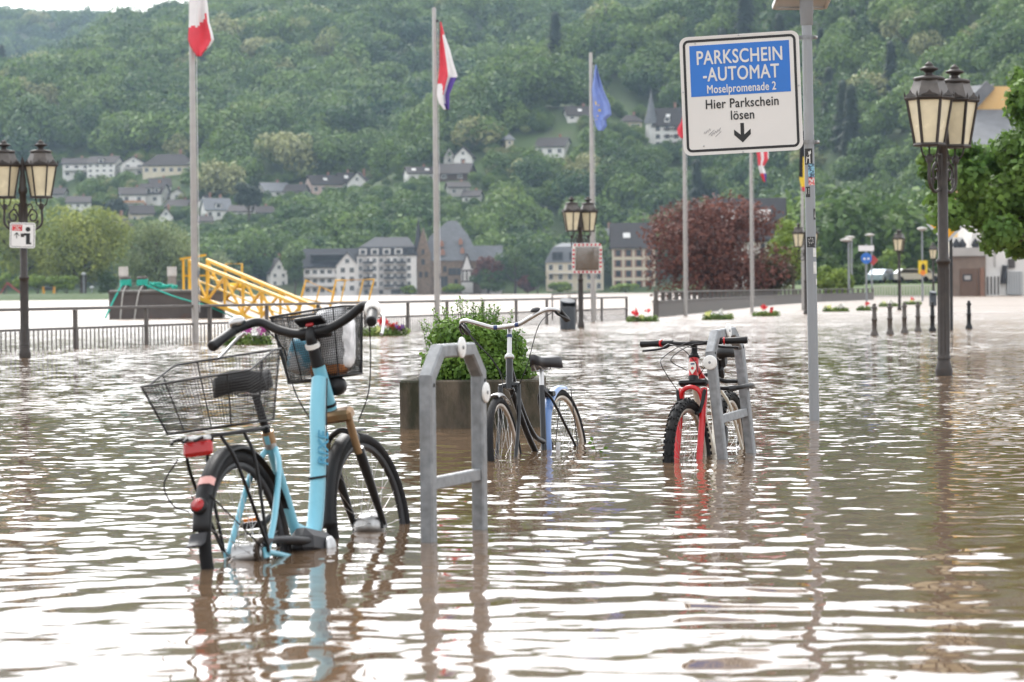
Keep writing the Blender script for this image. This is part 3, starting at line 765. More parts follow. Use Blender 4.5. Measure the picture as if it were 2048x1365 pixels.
        o.matrix_world = W @ Matrix.Translation(c) @ Euler(rot).to_matrix().to_4x4()
        return tag(o, label, cat)
    M_bag = mat('grey_plastic_bag', (0.74, 0.74, 0.75), 0.35, var=0.35, scale=22, bump=0.8, bscale=30)
    M_bagblue = mat('blue_bag', (0.10, 0.42, 0.60), 0.4, var=0.4, scale=18, dirt=(0.75, 0.76, 0.78), dscale=9, dlo=0.5, dhi=0.56, dfac=0.95)
    M_box = mat('orange_carton', (0.60, 0.22, 0.06), 0.55, var=0.5, scale=14)
    cushion('plastic_bag', 'crumpled silver-grey plastic bag filling the right half of the front basket', 'bag', (1.01, -0.008, 0.69), (0.10, 0.080, 0.118), (0.1, 0.1, 0.2), M_bag, 1)
    cushion('shopping_bag', 'blue and white bag lying in the left of the front basket', 'bag', (0.985, 0.115, 0.645), (0.07, 0.052, 0.065), (0.3, 0.0, 0.3), M_bagblue, 4)
    cushion('carton', 'small orange and red package at the bottom of the front basket', 'package', (0.955, 0.005, 0.585), (0.045, 0.07, 0.026), (0.0, 0.1, 0.1), M_box, 7)
    return B
blue_bike()

# ---- the dark city bicycle by the planter ---------------------------------------------------------------
def dark_bike():
    rear = Vector((0.300, 15.42, -0.03)); front = Vector((-0.04, 14.40, -0.03)); d = (front-rear).normalized()
    B = bike_root('bicycle', 'black bicycle with silver handlebar and blue rear mudguard beside the planter', rear, (d.x, d.y), R(7.0))
    WB = (front-rear).length; Rr = 0.350
    w, _ = wheel(B, 'rear_wheel', (0, 0, 0), Rr, 0.040, rim=M_rimgrey, rimw=0.013)
    hub(w, (0, 0, 0), (0, 1, 0), [(0.006, -0.07), (0.03, -0.04), (0.02, -0.03), (0.02, 0.03), (0.03, 0.04), (0.006, 0.07)], M_alu)
    fc = (WB, 0, 0); st = R(6)
    w2, (X2, Y2, _, _) = wheel(B, 'front_wheel', fc, Rr, 0.040, steer=st, rim=M_rimgrey, rimw=0.013)
    hub(w2, fc, Y2, [(0.006, -0.05), (0.02, -0.03), (0.02, 0.03), (0.006, 0.05)], M_alu)
    cot = math.cos(R(68))/math.sin(R(68)); ax = lambda h: Vector((WB-0.06-h*cot, 0, h))
    f = MB()
    f.tube([ax(0.38), ax(0.55)], 0.019, 12)
    bb = Vector((0.43, 0, -0.06))
    f.tube(spline([ax(0.51), Vector((0.70, 0, 0.27)), Vector((0.55, 0, 0.12)), Vector((0.40, 0, 0.075))], 6), 0.0155, 10)
    f.tube(spline([ax(0.41), Vector((0.68, 0, 0.16)), Vector((0.52, 0, 0.0)), bb], 6), 0.0165, 10)
    f.tube([bb, Vector((0.30, 0, 0.38))], 0.016, 12)
    for s in (-1, 1):
        f.tube(spline([Vector((0.305, 0.012*s, 0.35)), Vector((0.26, 0.04*s, 0.29)), Vector((0.12, 0.06*s, 0.12)), Vector((0, 0.065*s, 0))], 5), 0.008, 8)
        f.tube([bb+Vector((-0.02, 0.03*s, 0)), Vector((0, 0.065*s, 0))], 0.010, 8)
    f.build('frame', M_blackpaint, B)
    MB().tube([Vector((0.302, 0, 0.37)), Vector((0.27, 0, 0.475))], 0.0135, 12).build('seat_post', M_steel, B)
    saddle(B, (0.245, 0, 0.51), R(-6), 0.27, 0.19, M_greyblack, 0.06)
    fk = MB()
    for s in (-1, 1): fk.tube(spline([ax(0.40)+Y2*0.05*s, ax(0.22)+Y2*0.052*s+X2*0.0, Vector(fc)+Y2*0.052*s], 6), [0.013]*6+[0.011]*7, 8)
    fk.tube([ax(0.40)+Y2*0.055, ax(0.405), ax(0.40)-Y2*0.055], 0.014, 8); fk.tube([ax(0.40), ax(0.45)], 0.02, 10)
    fk.build('fork', M_blackpaint, B)
    MB().lathe([(0.02, 0), (0.027, 0.006), (0.025, 0.02), (0.02, 0.026)], ax(0.54), 14, Matrix.Rotation(R(-22), 3, 'Y')).build('headset', M_alu, B)
    mudguard(B, 'rear_mudguard', (0, 0, 0), Rr+0.02, 0.060, -30, 105, M_bluepaint, droop=0.7)
    mudguard(B, 'front_mudguard', fc, Rr+0.02, 0.055, 78, 125, M_alu, X2, Y2, droop=0.6)
    s_ = MB(); s_.tube([ax(0.55), ax(0.69)], 0.0125, 12); s_.tube(spline([ax(0.69), ax(0.705), ax(0.71)+Vector((0.03, 0, 0.006))], 4), 0.0135, 12)
    stem = s_.build('stem', M_steel, B)
    MB().tube([ax(0.655), ax(0.67)], 0.0145, 12).build('tape_band', M_navy, stem)
    c = ax(0.71)+Vector((0.045, 0, 0.006))
    S = Matrix.Rotation(R(4), 3, 'Z')
    def hb(y, x, z): return c+S @ Vector((x, y, z))
    pts = [hb(0.275, -0.16, 0.035), hb(0.265, -0.06, 0.055), hb(0.22, 0.005, 0.06), hb(0.14, 0.015, 0.03), hb(0.07, 0.01, 0.003), hb(0, 0, 0)]
    rp = [hb(-0.07, 0.01, 0.003), hb(-0.14, 0.015, 0.03), hb(-0.22, 0.005, 0.06), hb(-0.265, -0.06, 0.055), hb(-0.275, -0.16, 0.035)]
    bo = MB().tube(spline(pts+rp, 5), 0.0115, 12).build('handlebar', M_steel, B)
    for s in (-1, 1):
        MB().tube([hb(0.05*s, 0.008, 0.002), hb(0.07*s, 0.01, 0.003)], 0.0128, 12).build('tape_band', M_navy, bo)
        grip(bo, hb(0.274*s, -0.10, 0.048), hb(0.28*s, -0.225, 0.0), 0.0165)
        MB().tube(spline([hb(0.26*s, -0.05, 0.052), hb(0.275*s, -0.06, 0.03), hb(0.295*s, -0.15, 0.005), hb(0.30*s, -0.20, -0.005)], 4), [0.008]*5+[0.006]*8, 7).build('brake_lever', M_black, bo)
    bl = MB().lathe([(0.0, 0), (0.03, 0.003), (0.03, 0.012), (0.018, 0.024), (0, 0.027)], hb(0.17, 0.0, 0.055), 14); bl.build('bell', M_greyblack, bo)
    cable(B, [hb(0.26, -0.03, 0.05), hb(0.2, 0.10, -0.02), Vector((WB-0.18, 0.12, 0.48)), Vector((WB-0.2, 0.03, 0.36)), Vector((WB-0.2, 0.0, 0.33))])
    cable(B, [hb(-0.26, -0.03, 0.05), hb(-0.2, 0.08, 0.0), Vector((WB-0.22, -0.08, 0.55)), Vector((WB-0.2, -0.03, 0.45)), Vector((WB-0.12, -0.01, 0.36))])
    cable(B, [hb(-0.25, -0.02, 0.05), hb(-0.16, 0.10, -0.06), Vector((WB-0.20, -0.07, 0.55)), Vector((WB-0.3, -0.02, 0.38))])
    br = MB(); br.bar((0.28, 0.0, 0.36), (0.16, 0.0, 0.32), 0.02, 0.03); br.box((0.20, 0, 0.33), (0.06, 0.07, 0.03), None, 0.006); br.build('brake_caliper', M_black, B)
    for s in (-1, 1): MB().tube([Vector((-0.13, 0.03*s, 0.34)), Vector((0, 0.07*s, 0))], 0.003, 5).build('mudguard_stay', M_black, B)
    MB().bar(bb+Vector((0, 0.07, 0)), bb+Vector((-0.05, 0.08, 0.12)), 0.02, 0.012).build('crank', M_alu, B); ck = MB(); ck.bar(bb+Vector((0, -0.052, 0)), bb+Vector((0.05, -0.08, -0.16)), 0.02, 0.012)
    ck.lathe([(0.09, -0.003), (0.09, 0.003)], bb+Vector((0, -0.05, 0)), 24, Matrix.Rotation(R(90), 3, 'X')); ck.build('crank', M_alu, B)
    return B
dark_bike()

# ---- the red mountain bicycle tied to the second rack -----------------------------------------------------
def red_bike():
    front = Vector((0.895, 14.07, -0.02)); rear = Vector((1.195, 15.06, -0.02)); d = (front-rear).normalized()
    B = bike_root('bicycle', 'red and cream mountain bicycle with knobbly tyres locked to the metal rack', rear, (d.x, d.y), R(2.0))
    WB = (front-rear).length; Rr = 0.330
    w, _ = wheel(B, 'rear_wheel', (0, 0, 0), Rr, 0.052, knob=True, rim=M_rimgrey, rimw=0.014)
    hub(w, (0, 0, 0), (0, 1, 0), [(0.006, -0.07), (0.03, -0.05), (0.02, -0.03), (0.02, 0.03), (0.03, 0.04), (0.006, 0.07)], M_alu)
    fc = (WB, 0, 0); st = R(-5)
    w2, (X2, Y2, _, _) = wheel(B, 'front_wheel', fc, Rr, 0.052, steer=st, knob=True, rim=M_rimgrey, rimw=0.014)
    hub(w2, fc, Y2, [(0.006, -0.05), (0.02, -0.03), (0.02, 0.03), (0.006, 0.05)], M_alu)
    cot = math.cos(R(70))/math.sin(R(70)); ax = lambda h: Vector((WB-0.045-h*cot, 0, h))
    bb = Vector((0.42, 0, -0.03))
    f = MB(); f.tube([ax(0.41), ax(0.53)], 0.0245, 14)
    f.tube(spline([ax(0.50), Vector((0.60, 0, 0.41)), Vector((0.31, 0, 0.36))], 5), 0.02, 12)
    fr = f.build('frame', M_redpaint, B)
    f2 = MB(); f2.tube(spline([ax(0.45), Vector((0.64, 0, 0.20)), bb], 5), 0.024, 12)
    f2.tube([bb, Vector((0.29, 0, 0.40))], 0.0175, 12)
    for s in (-1, 1):
        f2.tube(spline([Vector((0.30, 0.02*s, 0.35)), Vector((0.2, 0.05*s, 0.25)), Vector((0, 0.066*s, 0))], 5), 0.009, 8)
        f2.tube([bb+Vector((-0.02, 0.03*s, 0)), Vector((0, 0.066*s, 0))], 0.010, 8)
    f2.build('lower_frame', M_cream, fr)
    # head badge: pale shield with a red star flower
    M_badge = mat('badge', (0.78, 0.75, 0.68), 0.35)
    n_ = Vector((math.sin(R(70)), 0, math.cos(R(70)))); u_ = Vector((-math.cos(R(70)), 0, math.sin(R(70)))); y_ = Vector((0, 1, 0))
    Mb = Matrix((y_, u_, n_)).transposed()
    sh = [(-0.017, 0.032), (0.017, 0.032), (0.018, -0.008), (0.0, -0.036), (-0.018, -0.008)]
    bo_ = MB().prism(sh, 0.004, Mb, ax(0.475)+n_*0.0235).build('head_badge', M_badge, fr)
    star = []
    for i in range(12):
        a = math.pi/2+math.pi*i/6; r_ = 0.0105 if i % 2 == 0 else 0.006; star.append((r_*math.cos(a), r_*math.sin(a)-0.004))
    MB().prism(star, 0.0012, Mb, ax(0.475)+n_*0.0279).build('badge_emblem', M_redpaint, bo_)
    MB().prism([(-0.010, 0.016), (0.010, 0.016), (0.010, 0.024), (-0.010, 0.024)], 0.0012, Mb, ax(0.475)+n_*0.0279).build('badge_stripe', M_navy, bo_)
    h = MB(); h.lathe([(0.024, 0), (0.03, 0.004), (0.03, 0.012), (0.022, 0.02), (0.022, 0.026)], ax(0.53), 16, Matrix.Rotation(R(-20), 3, 'Y')); h.build('headset', M_black, B)
    fk = MB()
    for s in (-1, 1):
        fk.tube([ax(0.375)+Y2*0.06*s, ax(0.34)+Y2*0.062*s, Vector(fc)+Y2*0.062*s+Vector((0, 0, 0.02)), Vector(fc)+Y2*0.062*s-Vector((0, 0, 0.03))], [0.0175, 0.0185, 0.017, 0.014], 12)
    fk.tube(spline([ax(0.31)+Y2*0.06+X2*0.01, ax(0.365)+Y2*0.045+X2*0.035, ax(0.385)+X2*0.04, ax(0.365)-Y2*0.045+X2*0.035, ax(0.31)-Y2*0.06+X2*0.01], 6), 0.0125, 10)
    fko = fk.build('fork', M_redpaint, B)
    cw = MB(); cw.box(ax(0.405), (0.05, 0.15, 0.034), Matrix.Rotation(R(-20), 3, 'Y') , 0.010); cw.lathe([(0.03, 0), (0.026, 0.03)], ax(0.41), 14, Matrix.Rotation(R(-20), 3, 'Y')); cw.build('fork_crown', M_black, fko)
    for s in (-1, 1):
        v = MB(); v.bar(ax(0.37)+Y2*0.075*s+X2*0.03, ax(0.25)+Y2*0.055*s+X2*0.03, 0.014, 0.02, ch=0.003); v.box(ax(0.25)+Y2*0.035*s+X2*0.02, (0.05, 0.016, 0.016), None, 0.004); v.build('brake_arm', M_black, fko)
    MB().tube([Vector((0.292, 0, 0.40)), Vector((0.27, 0, 0.56))], 0.0135, 12).build('seat_post', M_black, B)
    saddle(B, (0.25, 0, 0.555), R(-2), 0.27, 0.17, M_black)
    sb = MB(); sb.box((0.20, 0, 0.51), (0.10, 0.075, 0.10), Matrix.Rotation(R(20), 3, 'Y'), 0.02); sb.box((0.23, 0, 0.44), (0.05, 0.06, 0.07), Matrix.Rotation(R(30), 3, 'Y'), 0.012); sb.build('saddle_bag', M_black, B)
    s_ = MB(); s_.tube([ax(0.555), ax(0.60)], 0.0165, 12); s_.tube([ax(0.59), ax(0.60)+Vector((0.055, 0, 0.01))], 0.0165, 12); s_.build('stem', M_black, B)
    c = ax(0.60)+Vector((0.06, 0, 0.01)); S = Matrix.Rotation(R(-4), 3, 'Z')
    def hb(y, x, z): return c+S @ Vector((x, y, z))
    bo = MB().tube(spline([hb(0.285, -0.035, 0.006), hb(0.15, -0.01, 0.006), hb(0.06, 0, 0), hb(0, 0, 0), hb(-0.06, 0, 0), hb(-0.15, -0.01, 0.006), hb(-0.285, -0.035, 0.006)], 4), 0.0115, 12).build('handlebar', M_black, B)
    for s in (-1, 1):
        grip(bo, hb(0.175*s, -0.014, 0.006), hb(0.29*s, -0.036, 0.006), 0.0175)
        MB().tube([hb(0.166*s, -0.012, 0.006), hb(0.174*s, -0.014, 0.006)], 0.0205, 12).build('grip_ring', M_redpaint, bo)
        MB().tube([hb(0.105*s, -0.006, 0.005), hb(0.16*s, -0.012, 0.006)], 0.0165, 12).build('gear_shifter', M_black, bo)
        MB().tube(spline([hb(0.12*s, 0.012, -0.004), hb(0.16*s, 0.035, -0.022), hb(0.26*s, 0.03, -0.03)], 5), [0.010]*4+[0.0065]*7, 7).build('brake_lever', M_black, bo)
    cable(B, [hb(-0.11, 0.02, 0.0), hb(-0.02, 0.09, -0.03), hb(0.04, 0.08, -0.10), ax(0.46)+Vector((0.03, 0.03, 0))], r=0.0023)
    cable(B, [hb(0.11, 0.02, 0.0), hb(0.02, 0.10, 0.01), hb(-0.12, 0.10, -0.06), Vector((WB-0.06, -0.13, 0.50)), ax(0.37)+Y2*-0.075+X2*0.03], r=0.0023)
    cable(B, [hb(-0.12, 0.02, 0.0), hb(-0.05, 0.09, -0.01), hb(0.08, 0.10, -0.03), Vector((WB-0.12, 0.12, 0.55)), ax(0.44)+Vector((0, 0.03, 0))], r=0.0023)
    cable(B, [hb(0.12, 0.02, 0.0), hb(0.02, 0.10, -0.01), hb(-0.09, 0.09, -0.08), ax(0.47)+Vector((0.02, -0.03, 0))], r=0.0023)
    MB().bar(bb+Vector((0, 0.065, 0)), bb+Vector((0.16, 0.085, -0.01)), 0.022, 0.013, ch=0.004).build('crank', M_alu, B); ck = MB(); ck.bar(bb+Vector((0, -0.052, 0)), bb+Vector((-0.16, -0.085, 0.01)), 0.022, 0.013, ch=0.004)
    ck.lathe([(0.085, -0.003), (0.085, 0.003)], bb+Vector((0, -0.05, 0)), 24, Matrix.Rotation(R(90), 3, 'X'))
    co = ck.build('crank', M_alu, B)
    for c_ in (bb+Vector((-0.16, -0.14, 0.01)), bb+Vector((0.16, 0.14, -0.01))):
        p = MB().box(c_, (0.085, 0.10, 0.026), Matrix.Rotation(R(8), 3, 'Y'), 0.006).build('pedal', M_black, co)
        for s in (-1, 1): MB().box(c_+Vector((0.044*s, 0, -0.006*s)), (0.006, 0.06, 0.014)).build('pedal_reflector', M_orange, p)
    dl = MB(); dl.box((0.35, 0.03, 0.10), (0.08, 0.06, 0.14), Matrix.Rotation(R(-15), 3, 'Y'), 0.02); dl.build('front_derailleur', M_black, B)
    return B
red_bike()
# ------------------------------------------------------------------ bike racks
M_galv = mat('galvanised_steel', (0.235, 0.245, 0.255), 0.55, 0.35, var=0.26, scale=26, bump=0.12, bscale=60, dirt=(0.22, 0.21, 0.2), dscale=5, dlo=0.5, dhi=0.8, dfac=0.5)
M_reflwhite = mat('reflector_white', (0.72, 0.72, 0.70), 0.3, var=0.1, scale=60)
M_dark = mat('dark_hole', (0.01, 0.01, 0.01), 0.9)
def rack(label, p0, p1, top=0.685, tilt=0.0):
    p0, p1 = Vector(p0), Vector(p1); d = p1-p0; L = d.length
    o = thing('bike_rack', label, 'bike rack', (p0.x, p0.y, GROUND), group='bike racks in the flood water')
    o.rotation_euler = (Matrix.Rotation(math.atan2(d.y, d.x), 3, 'Z') @ Matrix.Rotation(tilt, 3, 'X')).to_euler()
    g = -GROUND; W = 0.048; T = 0.048
    path = [(0, 0), (0, g+top-0.115), (0.105, g+top-0.024), (L-0.105, g+top-0.024), (L, g+top-0.115), (L, 0)]
    def offs(k):     # mitred outline
        out = []
        for i, p in enumerate(path):
            a = Vector(path[max(i-1, 0)]); b = Vector(p); c = Vector(path[min(i+1, len(path)-1)])
            t1 = (b-a).normalized() if i else (c-b).normalized(); t2 = (c-b).normalized() if i < len(path)-1 else t1
            n1 = Vector((-t1.y, t1.x)); n2 = Vector((-t2.y, t2.x)); n = (n1+n2).normalized(); s = k/max(0.4, n.dot(n1))
            out.append(b+n*s)
        return out
    A = offs(W/2); C = offs(-W/2); m = MB()
    V = []
    q = 0.006
    for i in range(len(path)):
        for (pt, yy) in ((A[i], -T/2+q), (A[i], T/2-q), (A[i].lerp(C[i], q/W), T/2), (C[i].lerp(A[i], q/W), T/2), (C[i], T/2-q), (C[i], -T/2+q), (C[i].lerp(A[i], q/W), -T/2), (A[i].lerp(C[i], q/W), -T/2)):
            V.append(Vector((pt.x, yy, pt.y)))
    F = [(i*8+j, i*8+(j+1) % 8, (i+1)*8+(j+1) % 8, (i+1)*8+j) for i in range(len(path)-1) for j in range(8)]
    F.append(tuple(range(8))[::-1]); F.append(tuple((len(path)-1)*8+j for j in range(8)))
    m.add(V, F); m.build('hoop', M_galv, o)
    MB().box((L/2, 0, g+0.20), (L-W-0.002, 0.03, 0.044), None, 0.004).build('crossbar', M_galv, o)
    MX = Matrix.Rotation(R(90), 3, 'X'); MXn = Matrix.Rotation(R(-90), 3, 'Y')
    spots = [(Vector((L*0.52, -T/2-0.001, g+top-0.015)), MX)]
    spots.append((Vector((L, -T/2-0.001, g+0.50)), MX) if 'alone' in label else (Vector((-W/2-0.001, 0, g+0.50)), MXn))
    for c, M in spots:
        r = MB().lathe([(0.036, 0), (0.038, 0.003), (0.037, 0.007), (0.032, 0.009), (0.0, 0.009)], c, 24, M).build('reflector_disc', M_reflwhite, o)
        MB().lathe([(0.007, 0.0095), (0.007, 0.012)], c, 8, M).build('screw', M_galv, r)
    for (x, z) in ((0, g+0.545), (L, g+0.545)):
        MB().lathe([(0.007, 0), (0.007, 0.001)], (x, -T/2-0.0012, z), 10, Matrix.Rotation(R(90), 3, 'X')).build('bolt_hole', M_dark, o)
    return o
rack('galvanised steel bike rack standing alone beside the pale blue bicycle', on_z(858, 1084), on_z(960, 1058))
rack('galvanised bike rack that the red mountain bicycle is locked to', on_z(1460, 917), on_z(1516, 906), top=0.66, tilt=0.0).rotation_euler.rotate(Euler((0, R(-6.0), 0)))
# lock
lk = on_z(1500, 905)
def chain_lock():
    pts = [at(1404, 752, 14.5), at(1424, 768, 14.35), at(1448, 777, 14.2), at(1480, 775, 14.2), at(1502, 770, 14.35), at(1503, 774, 14.65), at(1478, 764, 14.62), at(1446, 762, 14.5), at(1420, 750, 14.6), at(1404, 752, 14.62)]
    o = MB().tube(spline(pts, 5), 0.012, 8).build('bicycle_lock', M_black); tag(o, 'black fabric-covered lock looped from the red bicycle round the rack', 'lock')
    MB().tube([at(1458, 778, 14.18), at(1472, 776, 14.18)], 0.016, 10).build('lock_body', M_greyblack, o)
chain_lock()

# ------------------------------------------------------------------ planter with box shrub
M_conc = mat('weathered_concrete', (0.085, 0.069, 0.050), 0.95, stretch=(1, 1, 0.4), var=0.45, scale=11, bump=0.9, bscale=60, dirt=(0.020, 0.022, 0.010), dscale=4.5, dlo=0.44, dhi=0.60, dfac=0.92)
M_box = leaf_mat('box_leaves', (0.050, 0.120, 0.020), (0.185, 0.310, 0.050), None, patch=6.0, inst=False, transl=0.3)
M_twig = mat('twig', (0.07, 0.09, 0.03), 0.9)
def leafy(n, size, lobes, seed, m, name, parent, shell=0.35, aspect=0.5, up=0.3):
    """single pointed leaves on a rounded volume"""
    g = np.random.default_rng(seed)
    V = foliage_arrays(lobes, n, size, g, flat=aspect*2.0, inner=1-shell)
    return link(name, quads_to_mesh(name, V, m), parent)
def planter():
    c = on_z(948, 856); d = c.y
    o = thing('planter', 'square weathered concrete planter stained with moss behind the rack', 'planter', (at(948, 856, d).x, d+0.43, GROUND), rz=R(-3))
    W = 0.90; H = 0.305+0.36
    b = MB(); t = 0.07
    for (cx, cy, sx, sy) in ((0, -W/2+t/2, W, t), (0, W/2-t/2, W, t), (-W/2+t/2, 0, t, W-2*t-0.004), (W/2-t/2, 0, t, W-2*t-0.004)): b.box((cx, cy, H/2), (sx, sy, H), None, 0.012)
    b.build('tub', M_conc, o)
    MB().box((0, 0, H-0.06), (W-2*t-0.01, W-2*t-0.01, 0.04)).build('soil', M_soil, o)
    s = thing('box_shrub', 'dense light green box shrub growing in the concrete planter', 'shrub', (o.location.x-0.01, o.location.y, GROUND+H-0.04))
    lob = [((0.02, 0, 0.18), (0.30, 0.3, 0.20)), ((-0.12, -0.1, 0.30), (0.17, 0.2, 0.13)), ((0.04, -0.05, 0.35), (0.17, 0.2, 0.11)), ((0.19, 0, 0.24), (0.15, 0.2, 0.13)), ((-0.20, -0.05, 0.14), (0.13, 0.2, 0.12)), ((-0.02, -0.18, 0.33), (0.10, 0.1, 0.08)), ((0.12, -0.2, 0.28), (0.10, 0.1, 0.08)), ((0.27, -0.08, 0.10), (0.15, 0.16, 0.09)), ((0.0, -0.25, 0.12), (0.26, 0.14, 0.12))]
    leafy(13000, 0.030, lob, 5, M_box, 'foliage', s, shell=0.55, aspect=0.62)
    g = np.random.default_rng(9); tw = MB(); extra = []
    for i in range(46):
        a = g.uniform(0, 6.28); x, y_ = math.cos(a)*g.uniform(0.05, 0.36), math.sin(a)*g.uniform(0.05, 0.3)
        z0 = 0.22+0.22*(1-(x*x+y_*y_)/0.14); L_ = g.uniform(0.06, 0.15); dx, dy = x*0.5+g.normal()*0.02, y_*0.3
        p = [Vector((x, y_, z0-0.1)), Vector((x+dx*0.15, y_+dy*0.15, z0+L_*0.3)), Vector((x+dx*0.35, y_+dy*0.35, z0+L_))]
        tw.tube(p, 0.0016, 4)
        for k in range(12):
            q = p[1].lerp(p[2], k/11); extra.append((q, a+k*2.4))
    tw.build('twig', M_twig, s)
    V = []
    for q, a in extra:
        e = Vector((math.cos(a), math.sin(a), 0.55)).normalized(); n = Vector((-math.sin(a), math.cos(a), 0)); L_ = 0.026
        V += [q, q+e*L_*0.5+n*0.008, q+e*L_, q+e*L_*0.5-n*0.008]
    link('shoot_leaves', quads_to_mesh('shoot_leaves', np.array([list(v) for v in V]), M_box), s)
planter()

# ------------------------------------------------------------------ lettering helper
FONT = bpy.data.fonts[0] if len(bpy.data.fonts) else None
def letters(text, size, name, m, parent, M, bold=0.0, heavy=0.0, align='CENTER', depth=0.0008, space=1.0, wx=1.0):
    cu = bpy.data.curves.new(name, 'FONT'); cu.body = text; cu.size = size; cu.extrude = depth; cu.offset = bold
    cu.align_x = align; cu.align_y = 'CENTER'; cu.space_character = space; cu.resolution_u = 4
    to = bpy.data.objects.new('tmp', cu); me = bpy.data.meshes.new_from_object(to); bpy.data.objects.remove(to)
    me.materials.append(m); me.transform(Matrix.Diagonal((wx, 1, 1, 1)))
    if heavy:       # broader strokes: the outline repeated a hair to each side, each a hair higher
        bm = bmesh.new(); bm.from_mesh(me)
        for k, (ox, oy) in enumerate(((heavy, 0), (-heavy, 0), (0, heavy), (0, -heavy))):
            m2 = me.copy(); m2.transform(Matrix.Translation((ox, oy, 0.00025*(k+1)))); bm.from_mesh(m2); bpy.data.meshes.remove(m2)
        bm.to_mesh(me); bm.free()
    o = link(name, me, parent); o.matrix_local = M; return o

# ------------------------------------------------------------------ parking ticket sign
M_postgrey = mat('grey_post', (0.27, 0.285, 0.30), 0.55, 0.35, var=0.10, scale=5, stretch=(1, 1, 0.2), dirt=(0.15, 0.15, 0.15), dscale=8, dlo=0.55, dhi=0.8, dfac=0.4)
M_signwhite = mat('sign_white', (0.66, 0.645, 0.62), 0.45, var=0.04, scale=3, dirt=(0.42, 0.40, 0.36), dscale=3.0, dlo=0.58, dhi=0.85, dfac=0.4)
M_signblue = mat('sign_blue', (0.016, 0.150, 0.52), 0.4, var=0.06, scale=4)
M_signback = mat('sign_back_aluminium', (0.45, 0.46, 0.47), 0.4, 0.7, var=0.05)
M_ink = mat('sign_black', (0.010, 0.010, 0.011), 0.5)
M_pen = mat('pen_ink', (0.06, 0.06, 0.10), 0.6)
def rrect(w, h, r, n=6):
    P = []
    for (cx, cy, a0) in ((w/2-r, h/2-r, 0), (-w/2+r, h/2-r, 90), (-w/2+r, -h/2+r, 180), (w/2-r, -h/2+r, 270)):
        P += [(cx+r*math.cos(R(a0+90*i/n)), cy+r*math.sin(R(a0+90*i/n))) for i in range(n+1)]
    return P
def ring_mesh(name, w, h, r, t, d, m, parent, M):
    A = rrect(w, h, r); Bq = rrect(w-2*t, h-2*t, max(0.002, r-t)); n = len(A); b = MB()
    V = [Vector((p[0], p[1], d)) for p in A]+[Vector((p[0], p[1], d)) for p in Bq]+[Vector((p[0], p[1], 0)) for p in A]+[Vector((p[0], p[1], 0)) for p in Bq]
    F = []
    for i in range(n):
        j = (i+1) % n
        F += [(i, j, n+j, n+i), (2*n+i, 2*n+j, j, i), (n+i, n+j, 3*n+j, 3*n+i)]
    b.add(V, F); o = b.build(name, m, parent); o.matrix_local = M; return o
